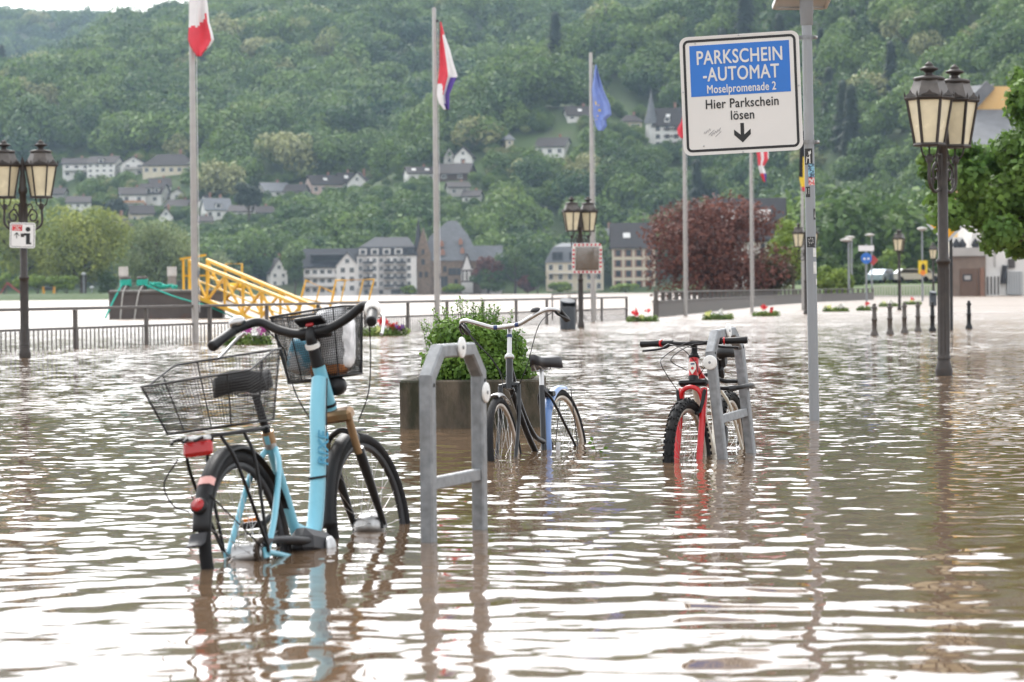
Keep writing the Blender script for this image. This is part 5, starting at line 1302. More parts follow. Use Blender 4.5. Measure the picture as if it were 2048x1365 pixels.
flag(pd[0]-0.08, [(-62, 381, 398), (-20, 380, 412), (15, 379, 416), (45, 378, 419), (62, 377, 424), (80, 376, 428), (92, 380, 421), (104, 388, 408), (113, 394, 402)], lambda u, v: (2 if u < 0.07 else (0 if u < 0.42-0.22*max(0, v-0.35)+0.02*math.sin(v*20) or (v > 0.86 and u < 0.80) else 1)), [M_fw, M_fr, M_fb], 'red and white flag hanging limp from nearest flagpole', seed=1)
flag(pd[1]-0.08, [(44, 880, 882), (70, 880, 889), (100, 879, 900), (130, 879, 908), (152, 877, 915), (168, 875, 908), (190, 874, 899), (205, 877, 899), (220, 888, 898)], lambda u, v: (2 if (u > 0.88 and v > 0.4) or (v > 0.62 and u > 0.50+0.0*v) else (0 if (v > 0.52 and u > 0.12) or (u > 0.62 and v < 0.9-1.0*(1-u)*1.6) else 1)), [M_fw, M_fr, M_fb], 'red, white and violet-blue striped flag hanging on the second pole', seed=2, ncol=14)
def eu(u, v):
    for (a, b_) in ((0.40, 0.16), (0.43, 0.34), (0.50, 0.36), (0.60, 0.26), (0.70, 0.16)):
        if abs(u-a) < 0.014 and abs(v-b_) < 0.05: return 1
    return 0
flag(pd[2]-0.08, [(130, 1191, 1193), (150, 1188, 1198), (180, 1184, 1207), (210, 1186, 1220), (230, 1186, 1223), (240, 1189, 1212), (252, 1191, 1214), (262, 1196, 1206)], eu, [M_fe, M_fy], 'blue flag with a ring of yellow stars hanging on third pole', seed=3, ncol=14, sub=9)
flag(pd[3]-0.08, [(232, 1366, 1371), (245, 1362, 1372), (258, 1354, 1372), (270, 1356, 1371), (277, 1362, 1371)], lambda u, v: 0, [M_fr], 'plain red flag tip showing at the left edge of the parking sign', seed=4)
flag(pd[4]-0.08, [(255, 1508, 1520), (285, 1509, 1536), (305, 1513, 1537), (318, 1515, 1537), (335, 1517, 1527), (350, 1521, 1533), (364, 1527, 1532)], lambda u, v: (1 if (0.35 < v < 0.6 and u < 0.7) or (0.62 < u < 0.78) or v > 0.92 and u < 0.5 else (2 if (v > 0.6 and u > 0.78) else 0)), [M_fr, M_fw, M_fb], 'red, white and blue crossed flag below the parking sign', seed=5, ncol=12)
flag(pd[5]-0.08, [(262, 1602, 1610), (290, 1600, 1616), (330, 1598, 1618), (355, 1598, 1618), (372, 1602, 1614), (383, 1605, 1610)], lambda u, v: (0 if v < 0.42 and u < 0.6 or u < 0.3 else (1 if v < 0.62 and u < 0.82 else 2)), [M_fk, M_fy, M_fr], 'black, yellow and red flag hanging behind the parking sign post', seed=6)

# ------------------------------------------------------------------ flower troughs standing in the water: only the tops show
M_fl = {'red': mat('petal_red', (0.72, 0.02, 0.03), 0.6), 'white': mat('petal_white', (0.78, 0.78, 0.74), 0.6), 'pink': mat('petal_purple', (0.38, 0.05, 0.28), 0.6), 'violet': mat('petal_violet', (0.14, 0.05, 0.24), 0.6), 'yellow': mat('petal_pale_yellow', (0.66, 0.70, 0.25), 0.6)}
M_fleaf = leaf_mat('flower_leaves', (0.09, 0.17, 0.04), (0.26, 0.34, 0.09), None, patch=3.0, inst=False)
def flowers(px, py, wpx, cols, label, hgt=0.36):
    p = on_z(px, py); s = ppm(p.y); W = wpx/s; g = np.random.default_rng(int(px))
    o = thing('flower_trough', label, 'flowers', (p.x, p.y, GROUND), group='flower troughs standing in the flood'); z = -GROUND
    MB().lathe([(W*0.36, 0), (W*0.42, z-0.03), (W*0.40, z-0.03)], n=16).build('trough', M_conc, o)
    lob = [((x, g.normal()*0.04, z+0.04), (W*0.17, W*0.14, hgt*0.42*g.uniform(0.7, 1.2))) for x in np.linspace(-W*0.4, W*0.4, 6)]
    leafy(900, 0.07, lob, int(px)+1, M_fleaf, 'foliage', o, shell=0.7, aspect=0.6)
    for c in set(q[0] for q in cols):
        b = MB()
        for (cc, u, v, k) in cols:
            if cc != c: continue
            for i in range(k):
                q = Vector((W*(u+g.normal()*0.045), g.normal()*W*0.08-0.05, z+hgt*(v+g.normal()*0.10)))
                r = 0.042*g.uniform(0.7, 1.3)
                M = Matrix.Rotation(g.uniform(0, 6.28), 3, 'Z') @ Matrix.Rotation(g.normal()*0.5, 3, 'X')
                for a in range(5):
                    e = M @ Vector((math.cos(a*1.257), 0.35*math.sin(a*2.0)-0.2, math.sin(a*1.257))); t = M @ Vector((-math.sin(a*1.257), 0, math.cos(a*1.257)))
                    b.add([q, q+e*r*0.7+t*r*0.45, q+e*r*1.25, q+e*r*0.7-t*r*0.45], [(0, 1, 2, 3)])
        b.build(c+'_blossom', M_fl[c], o)
flowers(495, 690, 92, [('white', -0.2, 0.6, 14), ('pink', -0.02, 0.7, 12), ('white', 0.2, 0.6, 14), ('pink', 0.32, 0.75, 8), ('yellow', -0.4, 0.3, 8)], 'white and purple flowers rising from the water before the railing at left')
flowers(768, 672, 90, [('red', 0.0, 0.75, 26), ('red', 0.2, 0.6, 14), ('violet', 0.38, 0.45, 12), ('white', -0.42, 0.4, 8), ('yellow', -0.1, 0.3, 8)], 'bright red and violet flowers rising from the water right of front basket')
flowers(1285, 644, 60, [('red', -0.25, 0.7, 18), ('red', 0.2, 0.8, 8), ('yellow', 0.0, 0.3, 12)], 'red flowers in the water at the gap between the two railings')
flowers(1436, 640, 56, [('white', 0.1, 0.6, 22), ('yellow', -0.35, 0.4, 12)], 'white and pale yellow flowers before the parapet under the flagpoles')
flowers(1532, 633, 52, [('red', -0.1, 0.8, 20), ('red', 0.2, 0.6, 8), ('yellow', -0.2, 0.3, 8)], 'red flowers before the parapet, left of the parking sign post')
flowers(1672, 624, 48, [('white', 0.2, 0.6, 20), ('yellow', -0.3, 0.5, 12)], 'white and yellow flowers right of the parking sign post')
flowers(1733, 622, 36, [('red', 0.0, 0.8, 18), ('white', 0.3, 0.3, 6)], 'red flowers at the end of the parapet above the first bollard')
flowers(1779, 614, 40, [('white', 0.1, 0.6, 16), ('yellow', -0.3, 0.5, 10)], 'white flowers behind the second bollard')
flowers(1824, 610, 36, [('red', 0.0, 0.8, 16), ('yellow', 0.0, 0.4, 8)], 'small far red flowers behind the third and fourth bollards')
# a twig of leaves drifting by
def sprig():
    p = on_z(1193, 905); o = thing('leaf_sprig', 'small green leafy sprig sticking out of the water', 'twig', (p.x, p.y, -0.05))
    b = MB(); b.tube(spline([Vector((0.03, 0, 0)), Vector((0.0, 0, 0.05)), Vector((-0.02, 0, 0.11))], 4), 0.002, 5); b.tube([Vector((0, 0, 0.05)), Vector((0.035, 0, 0.07))], 0.0015, 4); b.build('stem', M_twig, o)
    V = []
    for (x, z, a) in ((-0.02, 0.11, 2.0), (-0.022, 0.105, 3.4), (0.035, 0.07, 0.2), (0.015, 0.06, 5.6), (-0.005, 0.07, 2.8)):
        q = Vector((x, 0, z)); e = Vector((math.cos(a), -0.3, math.sin(a))); n = Vector((-math.sin(a), -0.3, math.cos(a))); V += [q, q+e*0.014+n*0.009, q+e*0.03, q+e*0.014-n*0.009]
    for k in range(len(V)//4): link('leaf', quads_to_mesh('leaf', np.array([list(v) for v in V[4*k:4*k+4]]), M_box), o)
sprig()
# ------------------------------------------------------------------ pontoon, gangway and mooring gear
M_pont = mat('pontoon_grey', (0.105, 0.090, 0.085), 0.7, 0.1, var=0.18, scale=1.5, dirt=(0.16, 0.065, 0.04), dscale=1.2, dlo=0.60, dhi=0.75, dfac=0.7)
M_yel = mat('yellow_paint', (0.72, 0.40, 0.025), 0.45, var=0.10, scale=3, dirt=(0.30, 0.17, 0.05), dscale=3, dlo=0.58, dhi=0.8, dfac=0.5)
M_teal = mat('teal_rope', (0.03, 0.42, 0.33), 0.8, var=0.25, scale=20)
M_rope = mat('pale_rope', (0.50, 0.49, 0.46), 0.9, var=0.15, scale=20)
M_pile = mat('pile_concrete', (0.26, 0.235, 0.215), 0.9, var=0.25, scale=2, dirt=(0.12, 0.09, 0.07), dscale=2)
M_deckwhite = mat('deck_grating_pale', (0.55, 0.53, 0.50), 0.7, var=0.15, scale=4)
def pontoon():
    d = on_z(218, 639).y; s = ppm(d)
    p = on_z(218, 639); W = 4.05
    o = thing('pontoon', 'grey steel landing pontoon moored in the river behind the railing', 'pontoon', (p.x, p.y, -0.4), rz=R(4))
    b = MB(); b.box((W/2, 1.4, 0.70), (W, 2.8, 1.40), None, 0.03); b.build('hull', M_pont, o)
    MB().box((W/2, 1.4, 1.42), (W-0.06, 2.74, 0.035)).build('deck', M_deckwhite, o)
    MB().box((W/2, -0.03, 1.36), (W+0.04, 0.06, 0.10), None, 0.01).build('fender_strip', M_rail, o)
    for i, x in enumerate((0.58, 1.18)):
        q = MB(); q.lathe([(0.16, 1.438), (0.15, 1.55), (0.13, 1.58), (0.13, 1.80), (0.20, 1.83), (0.20, 1.90), (0.14, 1.93)], (x, 0.35, 0), 14); q.build('mooring_bollard', M_pont, o)
    wl = o.matrix_basis
    def rope(name, label, pts, m, r=0.035, cat='rope'):
        t = MB().tube(spline(pts, 6), r, 7).build(name, m); t.matrix_world = Matrix.Translation(o.location) @ o.rotation_euler.to_matrix().to_4x4(); return tag(t, label, cat)
    # turns of rope on the bollards and a heap on the deck
    for i, (x, lb) in enumerate(((0.58, 'teal mooring rope wound on the left pontoon bollard'), (1.18, 'teal mooring rope wound on the right pontoon bollard'))):
        pts = [Vector((x+0.18*math.cos(a*0.9), 0.35+0.18*math.sin(a*0.9), 1.60+a*0.007)) for a in range(30)]
        rope('mooring_rope', lb, pts, M_teal, 0.035)
    g = random.Random(3)
    rope('rope_heap', 'tangled teal rope heaped on the pontoon deck', [Vector((1.35+1.0*abs(math.sin(i*0.37))+g.uniform(-.1, .1), 0.4+g.uniform(-.3, .3), 1.47+0.28*abs(math.sin(i*1.3))*(1-abs(math.sin(i*0.37))*0.6))) for i in range(46)], M_teal, 0.03)
    rope('mooring_line', 'teal line slanting from the left bollard down to the water', [Vector((0.5, 0.2, 1.70)), Vector((0.2, -0.2, 1.1)), Vector((-0.08, -0.6, 0.45))], M_teal)
    rope('mooring_line', 'teal line slanting right from the pontoon bollard under the gangway', [Vector((1.3, 0.1, 1.62)), Vector((2.4, -0.5, 1.18)), Vector((3.6, -0.9, 0.82)), Vector((4.9, -1.3, 0.25))], M_teal, 0.028)
    rope('mooring_line', 'pale line hanging down the pontoon side, left of two', [Vector((0.62, 0.2, 1.62)), Vector((0.52, -0.10, 1.35)), Vector((0.46, -0.25, 0.8)), Vector((0.40, -0.3, 0.2))], M_rope, 0.022)
    rope('mooring_line', 'pale line hanging down the pontoon side, right of two', [Vector((1.22, 0.2, 1.62)), Vector((1.08, -0.10, 1.35)), Vector((0.98, -0.25, 0.8)), Vector((0.90, -0.3, 0.2))], M_rope, 0.022)
pontoon()
for (px, yt, lb) in ((248, 534, 'concrete mooring pile behind the left end of the pontoon'), (345, 534, 'concrete mooring pile beside the upper end of the gangway')):
    p = at(px, 640, 104); t = at(px, yt, 104)
    o = thing('mooring_pile', lb, 'pile', (p.x, 104, -1.0), group='mooring piles')
    MB().lathe([(0.17, 0), (0.16, t.z+1-0.35)], n=14).build('shaft', M_pile, o); MB().lathe([(0.18, t.z+1-0.349), (0.18, t.z+1.0)], n=14).build('cap', M_deckwhite, o)
def gangway():
    # sloping bridge, its two truss sides drawn from upper left to lower right
    A = at(362, 600, 100); Bn = at(560, 652, 84)
    n0, n1 = at(380, 588, 99.2), at(600, 676, 92.0)           # near deck edge
    f0, f1 = at(416, 585, 101), at(640, 680, 94.0)           # far deck edge
    o = thing('gangway', 'sloping yellow steel gangway with braced handrails leading from the pontoon', 'gangway', (n0.x, n0.y, 0))
    O = Vector((n0.x, n0.y, 0)); L = lambda v: v-O
    dk = MB(); V = [L(n0), L(n1), L(f1), L(f0)]; dn = Vector((0, 0, 0.10)); dk.add([v for v in V]+[v-dn for v in V], [(0, 1, 2, 3), (7, 6, 5, 4), (0, 4, 5, 1), (1, 5, 6, 2), (2, 6, 7, 3), (3, 7, 4, 0)]); dk.build('deck', M_deckwhite, o)
    H = Vector((0, 0, 1.18))
    for (a, b, nm) in ((n0, n1, 'near'), (f0, f1, 'far')):
        a, b = L(a), L(b); N = 6
        MB().bar(a+H, b+H*0.92, 0.11, 0.11, ext=0.05).build('handrail', M_yel, o)
        MB().bar(a+H*0.5, b+H*0.46, 0.05).build('mid_rail', M_yel, o)
        MB().bar(a, b, 0.10, 0.14).build('side_beam', M_yel, o)
        for k in range(N+1):
            p = a.lerp(b, k/N); h = H*(1-0.08*k/N); MB().bar(p, p+h-Vector((0, 0, 0.043)), 0.08 if k else 0.12).build('post', M_yel, o)
            if k < N:
                q = a.lerp(b, (k+1)/N); MB().bar(p+h*0.95 if k % 2 == 0 else p, q if k % 2 == 0 else q+h*0.93, 0.075).build('brace', M_yel, o)
    e = MB(); e.bar(L(n0)+H*1.06+Vector((-0.35, 0, 0)), L(n0)+H*1.06+Vector((0.6, 0, 0.14)), 0.07); e.build('end_rail', M_yel, o)
    for x in (-0.25, 0.05): MB().bar(L(n0)+Vector((x, 0.2, -0.1)), L(n0)+Vector((x, 0.2, 1.22)), 0.08).build('end_post', M_yel, o)
    MB().bar(L(n0)+Vector((-0.25, 0.2, 0.65)), L(n0)+Vector((0.9, 0.2, 0.65)), 0.05).build('end_mid_rail', M_yel, o)
gangway()
def barrier(pts, d, label):
    P = [at(x, y_, d) for x, y_ in pts]; o = thing('yellow_barrier', label, 'barrier', (P[0].x, d, 0), group='yellow tubular barriers'); O = o.location.copy()
    Q = [p-O for p in P]
    MB().tube(Q, 0.04, 8, smooth=False).build('frame', M_yel, o)
    return o, Q
o, Q = barrier([(590, 640), (612, 561), (668, 586), (655, 640)], 96, 'yellow tubular railing section behind the handlebar of the blue bicycle')
MB().bar(Q[0].lerp(Q[1], 0.55), Q[3].lerp(Q[2], 0.55), 0.05).build('mid_rail', M_yel, o); MB().bar(Q[1].lerp(Q[2], 0.5), Q[0].lerp(Q[3], 0.5), 0.05).build('post', M_yel, o)
o, Q = barrier([(655, 640), (672, 561), (748, 559), (728, 640)], 95, 'yellow rectangular gate frame farthest right in the river')
MB().bar(Q[0].lerp(Q[1], 0.45), Q[3].lerp(Q[2], 0.45), 0.05).build('mid_rail', M_yel, o)
for t in (0.25, 0.72): MB().bar(Q[1].lerp(Q[2], t), Q[0].lerp(Q[3], t), 0.045).build('post', M_yel, o)
o, Q = barrier([(452, 590), (452, 528), (484, 528), (484, 590)], 102, 'small upright yellow frame behind the gangway')
MB().box(at(476, 572, 102.5)-Vector((at(452, 590, 102).x, 102, 0)), (0.75, 0.4, 0.22), None, 0.08).build('life_buoy_cover', mat('yellow_cover', (0.80, 0.52, 0.02), 0.6), o)

# ------------------------------------------------------------------ playground on the left bank
M_pred = mat('play_red', (0.38, 0.05, 0.05), 0.5); M_por = mat('play_orange', (0.62, 0.30, 0.03), 0.5); M_wood = mat('weathered_wood', (0.20, 0.16, 0.12), 0.9)
def slide():
    p = at(12, 600, 533); o = thing('play_slide', 'red playground slide and climbing frame on the left bank', 'slide', (p.x, 533, 0.9))
    MB().bar((-1.2, 0, 0.2), (0.3, 0, 2.5), 0.5, 0.15).build('ladder', M_pred, o); MB().bar((0.3, 0, 2.5), (3.3, 0, 0.1), 0.6, 0.2).build('chute', M_pred, o)
    for x in (0.1, 3.1): MB().bar((x, 0.2, 0), (x, 0.2, 3.2), 0.16).build('post', M_wood, o)
slide()
def climber():
    p = at(98, 598, 534); o = thing('play_tower', 'small orange playground tower on the left bank', 'play tower', (p.x, 534, 0.9))
    for x in (-1.0, 1.0): MB().bar((x, 0, 0), (x, 0, 1.7), 0.5, 0.3).build('panel', M_por, o)
    MB().box((0, 0, 1.3), (1.8, 0.3, 0.6)).build('deck', M_greyblack, o)
climber()
for (px, yt, lb) in ((168, 551, 'grey lamp post standing before the big willow on the left bank'), (184, 578, 'low white post beside the lamp on the left bank')):
    p = at(px, 597, 531); t = at(px, yt, 531); o = thing('lamp_post', lb, 'lamp post', (p.x, 531, 0.9))
    MB().lathe([(0.14, 0), (0.10, t.z-0.9)], n=8).build('pole', M_postgrey, o); MB().lathe([(0.1, t.z-0.9), (0.45, t.z-0.8), (0.4, t.z-0.5), (0, t.z-0.35)], n=10).build('head', M_signback, o)
# ------------------------------------------------------------------ buildings
M_ww = mat('render_white', (0.72, 0.70, 0.67), 0.85, var=0.06, scale=0.5, dirt=(0.5, 0.47, 0.43), dscale=0.4, dfac=0.3)
M_wc = mat('render_cream', (0.62, 0.55, 0.42), 0.85, var=0.06, scale=0.5)
M_wg = mat('render_grey', (0.42, 0.40, 0.38), 0.85, var=0.08, scale=0.5)
M_wp = mat('render_pink', (0.60, 0.46, 0.40), 0.85, var=0.06, scale=0.5)
M_wy = mat('render_yellow', (0.72, 0.47, 0.20), 0.85, var=0.05, scale=0.5)
M_stone = mat('brown_stone', (0.20, 0.145, 0.105), 0.9, var=0.3, scale=1.6, bump=0.4, bscale=3)
M_brick = mat('red_brick', (0.33, 0.18, 0.13), 0.9, var=0.2, scale=1.0)
M_slate = mat('slate_roof', (0.036, 0.037, 0.043), 0.8, var=0.18, scale=1.2, stretch=(1, 1, 3))
M_slateb = mat('brown_roof', (0.042, 0.034, 0.032), 0.85, var=0.2, scale=1.0)
M_slatel = mat('pale_slate_roof', (0.15, 0.155, 0.165), 0.75, var=0.15, scale=1.0)
M_glass = mat('window_glass', (0.022, 0.026, 0.032), 0.08, var=0.1)
M_frame = mat('window_frame_white', (0.66, 0.65, 0.63), 0.6, var=0.03)
M_fdark = mat('window_frame_dark', (0.06, 0.05, 0.045), 0.6)
M_wood2 = mat('orange_wood', (0.45, 0.22, 0.09), 0.7, var=0.1); M_timber = mat('dark_timber', (0.07, 0.045, 0.035), 0.8)
_wm = {}
def window(parent, x, y, z, w, h, dark=False, rz=0.0):
    """frame and pane standing 4 cm proud of the wall (wall at y, facing -Y)"""
    key = (round(w, 2), round(h, 2), dark)
    if key not in _wm:
        m = MB(); t = min(0.14, w*0.14)
        m.box((0, -0.03, h/2-t/2), (w, 0.10, t)); m.box((0, -0.03, -h/2+t/2), (w+0.15, 0.16, t))
        for s in (-1, 1): m.box((s*(w/2-t/2), -0.03, 0), (t, 0.10, h-2*t))
        m.box((0, -0.03, 0), (t*0.6, 0.08, h-2*t)) if w > 0.9 else None
        q = MB(); q.box((0, -0.012, 0), (w-2*t, 0.03, h-2*t))
        _wm[key] = (m.mesh('window', [M_fdark if dark else M_frame]), q.mesh('pane', [M_glass]))
    a, b = _wm[key]; o = link('window', a, parent); o.location = (x, y, z); o.rotation_euler = (0, 0, rz); p = link('pane', b, o); return o
def gable_roof(W, D, h, rh, ridge, m, over=0.5, th=0.35):
    b = MB()
    if ridge == 'x':
        A = [Vector((s*(W/2+over), -D/2-over, h-over*rh/(D/2))) for s in (-1, 1)]; Rg = [Vector((s*(W/2+over), 0, h+rh)) for s in (-1, 1)]; C = [Vector((s*(W/2+over), D/2+over, h-over*rh/(D/2))) for s in (-1, 1)]
    else:
        A = [Vector((-W/2-over, s*(D/2+over), h-over*rh/(W/2))) for s in (-1, 1)]; Rg = [Vector((0, s*(D/2+over), h+rh)) for s in (-1, 1)]; C = [Vector((W/2+over, s*(D/2+over), h-over*rh/(W/2))) for s in (-1, 1)]
    up = Vector((0, 0, th)); V = A+Rg+C; V = V+[v+up for v in V]
    b.add(V, [(0, 1, 3, 2), (2, 3, 5, 4), (6, 8, 9, 7), (8, 10, 11, 9), (0, 6, 7, 1), (4, 5, 11, 10), (0, 2, 8, 6), (2, 4, 10, 8), (1, 7, 9, 3), (3, 9, 11, 5)])
    return b
def hip_roof(W, D, h, rh, over=0.5, ridge=0.5):
    b = MB(); x, y = W/2+over, D/2+over; r = W/2*ridge
    b.add([(-x, -y, h-0.2), (x, -y, h-0.2), (x, y, h-0.2), (-x, y, h-0.2), (-x, -y, h+0.1), (x, -y, h+0.1), (x, y, h+0.1), (-x, y, h+0.1), (-r, 0, h+rh), (r, 0, h+rh)], [(3, 2, 1, 0), (0, 1, 5, 4), (1, 2, 6, 5), (2, 3, 7, 6), (3, 0, 4, 7), (4, 5, 9, 8), (5, 6, 9), (6, 7, 8, 9), (7, 4, 8)])
    return b
def body(W, D, h, rh, ridge, drop):
    b = MB(); x, y = W/2, D/2
    if ridge == 'x':
        V = [(-x, -y, -drop), (x, -y, -drop), (x, y, -drop), (-x, y, -drop), (-x, -y, h), (x, -y, h), (x, y, h), (-x, y, h), (-x, 0, h+rh), (x, 0, h+rh)]
        F = [(3, 2, 1, 0), (0, 1, 5, 4), (2, 3, 7, 6), (1, 2, 6, 9, 5), (3, 0, 4, 8, 7), (4, 5, 9, 8), (6, 7, 8, 9)]
    elif ridge == 'y':
        V = [(-x, -y, -drop), (x, -y, -drop), (x, y, -drop), (-x, y, -drop), (-x, -y, h), (x, -y, h), (x, y, h), (-x, y, h), (0, -y, h+rh), (0, y, h+rh)]
        F = [(3, 2, 1, 0), (0, 1, 5, 8, 4), (1, 2, 6, 5), (2, 3, 7, 9, 6), (3, 0, 4, 7), (5, 6, 9, 8), (7, 4, 8, 9)]
    else: return MB().box((0, 0, (h-drop)/2), (W, D, h+drop))
    b.add(V, F); return b
def house(label, px, pyb, wpx, wallpx, roofpx, ridge='x', rz=0.0, wall=None, roof=None, cols=3, floors=2, chim=True, dormers=0, balcony=None, sky=0, pos=None, depth=None, gwin=True, name='house', dark=False, group='houses on the far hillside', clear=True, skirt=6.0):
    p = pos if pos is not None else on_hill(px, pyb); s = ppm(p.y); W, h, rh = wpx/s, wallpx/s, roofpx/s; D = depth if depth else max(7.0, min(W, 11.0))
    o = thing(name, label, 'house', (p.x, p.y+D*0.4, p.z), rz=rz, group=group)
    if clear: CLEAR.append((p.x, p.y+D*0.4, W*0.5+3.0))
    body(W, D, h, rh*0.97, ridge, skirt).build('wall', wall or M_ww, o)
    r = (hip_roof(W, D, h, rh) if ridge == 'hip' else gable_roof(W, D, h, rh, ridge, None)).build('roof', roof or M_slateb, o)
    ww = min(1.7, W/(cols+1)*0.62); fh = h/max(1, floors)
    for f in range(floors):
        for c in range(cols): window(o, -W/2+W*(c+0.5)/cols, -D/2, fh*(f+0.52), ww, min(1.7, fh*0.55), dark)
    for f in range(floors): 
        for c in (-0.25, 0.25): 
            a = window(o, W/2, D*c, fh*(f+0.52), 1.2, min(1.5, fh*0.5), dark, R(90)); b_ = window(o, -W/2, D*c, fh*(f+0.52), 1.2, min(1.5, fh*0.5), dark, R(-90))
    if ridge == 'y' and gwin and rh > 2: window(o, 0, -D/2, h+rh*0.35, 1.2, min(1.4, rh*0.4), dark)
    if chim: MB().box((W*0.2, D*0.12 if ridge != 'y' else D*0.2, h+rh*0.9), (0.8, 0.8, rh*0.8+1.0)).build('chimney', M_brick if wall is not M_ww else M_ww, r)
    for k in range(dormers):
        x = -W/2+W*(k+0.6)/(dormers+0.2); q = MB().box((x, -D*0.36, h+rh*0.30), (1.9, 2.2, 1.7)); do = q.build('dormer', M_ww, r); MB().box((x, -D*0.36-1.115, h+rh*0.32), (1.3, 0.05, 1.1)).build('pane', M_glass, do); MB().box((x, -D*0.36, h+rh*0.30+0.95), (2.3, 2.5, 0.22)).build('dormer_roof', M_slate, do)
    for k in range(sky):
        x = -W/4+W/2*k/max(1, sky-1) if sky > 1 else 0; sl = math.atan2(rh, D/2)
        MB().box((x, -D*0.25-0.12, h+rh*0.5+0.38), (1.5, 1.6, 0.12), Matrix.Rotation(sl, 3, 'X')).build('skylight', M_frame, r)
    if balcony:
        for f in range(1, floors+1):
            if f < floors or floors == 1:
                z = fh*f if floors > 1 else fh*0.4
                bo = MB().box((0, -D/2-0.75, z), (W*0.9, 1.45, 0.2)).build('balcony', M_wg, o); MB().box((0, -D/2-1.42, z+0.55), (W*0.9, 0.08, 0.8)).build('parapet', balcony, bo)
    return o
# hillside villas: (label, px, base y, width, wall, roof, ...)
house('white villa with balconies, leftmost of the upper hillside row', 150, 356, 54, 26, 12, 'x', R(8), cols=3, floors=2, balcony=M_frame)
house('tall white villa with many windows, second of the upper hillside row', 208, 358, 58, 30, 14, 'x', R(-12), cols=4, floors=3, dormers=1)
house('white villa with dark overhanging gable, third of the upper hillside row', 262, 352, 46, 24, 13, 'y', R(14), cols=2, floors=2, balcony=M_wg)
house('long cream house under a wide dark hipped roof beside the first flagpole', 338, 350, 100, 18, 24, 'hip', R(-6), wall=M_wc, cols=6, floors=1)
house('house with two orange wooden balconies on the lower hillside', 262, 424, 50, 34, 14, 'x', R(10), cols=2, floors=2, balcony=M_wood2)
house('white house with dark dormered roof right of the orange balconies', 305, 410, 52, 22, 20, 'x', R(-15), cols=2, floors=1, dormers=3)
house('small white gabled house left of the first flagpole', 351, 402, 26, 14, 9, 'y', R(10), cols=1, floors=1)
house('pale house with grey roof half hidden behind the left willow', 155, 430, 46, 24, 12, 'x', R(5), cols=3, floors=2)
house('white gabled house low among the trees above the willows', 228, 470, 46, 20, 20, 'y', R(-20), cols=2, floors=1)
house('cream house with brown roof just left of the first flagpole', 358, 428, 46, 14, 13, 'x', R(-14), wall=M_wc, cols=2, floors=1)
house('cream cottage right beside the first flagpole', 405, 460, 34, 16, 10, 'x', R(12), wall=M_wc, cols=2, floors=1)
house('grey roofed house with a white gable right of the first flagpole', 430, 440, 52, 20, 22, 'x', R(18), roof=M_slatel, cols=3, floors=1, dormers=1)
house('low white house with a wide dark window beneath the conifer', 485, 440, 50, 16, 12, 'x', R(-8), cols=3, floors=1, dark=True)
house('white bungalow with brown roof between conifer and wood', 525, 442, 36, 16, 12, 'x', R(20), wall=M_wg, cols=2, floors=1)
house('house with white pointed gable and grey roof high on the left slope', 545, 394, 54, 10, 17, 'x', R(24), cols=3, floors=1, roof=M_slatel)
house('pinkish house with long brown roof in the middle of the slope', 645, 390, 62, 20, 18, 'x', R(20), wall=M_wp, cols=4, floors=1, sky=1)
house('white house with tall plain gable, right of the pinkish house', 718, 386, 40, 20, 20, 'y', R(-10), cols=2, floors=1)
house('small white gable with steep dark roof between pinkish and white houses', 690, 384, 30, 18, 18, 'x', R(14), cols=1, floors=1, sky=1)
house('white house with two skylights left of the second flagpole', 838, 368, 54, 20, 13, 'x', R(12), cols=3, floors=1, sky=2)
house('dark barn-like house with broad brown roof beside the second flagpole', 912, 360, 66, 12, 20, 'x', R(-14), wall=M_timber, cols=2, floors=1)
house('narrow white house with pointed gable above the dark barn', 899, 330, 22, 16, 18, 'y', 0, cols=1, floors=1, chim=False)
house('white house with rounded mansard gable above the dark barn', 929, 332, 36, 18, 18, 'y', R(-8), cols=1, floors=1, chim=False)
house('grey stone house low on the slope right of the second flagpole', 915, 392, 42, 16, 10, 'x', R(10), wall=M_wg, cols=2, floors=1)
house('small pale tower house among conifers in the middle of the slope', 1016, 305, 16, 24, 12, 'hip', R(10), wall=M_wc, roof=M_slatel, cols=1, floors=2, chim=False)
house('white house with dark roof and twin chimneys left of the blue flag', 1108, 312, 60, 18, 18, 'x', R(-16), cols=3, floors=1)
house('house whose brown roof with one skylight shows among trees by the blue flag', 1158, 242, 54, 10, 18, 'x', R(8), cols=3, floors=1, sky=1)
v = house('timbered villa with slender spire left of the parking sign', 1340, 297, 56, 46, 34, 'x', R(-12), roof=M_slateb, cols=3, floors=3, sky=1, dormers=1, dark=True)
_p = on_hill(1310, 297); _s = ppm(_p.y)
sp_ = MB(); sp_.lathe([(2.1, -4), (2.1, 52/_s)], (-34/_s, -3.0, 0), 8, smooth=False); sp_.build('tower', M_ww, v)
MB().lathe([(2.7, 52/_s-0.3), (1.9, 66/_s), (0.8, 94/_s), (0.0, 122/_s)], (-34/_s, -3.0, 0), 8, smooth=False).build('spire', M_slatel, v)
for k in range(3): MB().box((8/_s, -5.6, (10+14*k)/_s), (30/_s, 0.2, 0.5)).build('timber_beam', M_timber, v)

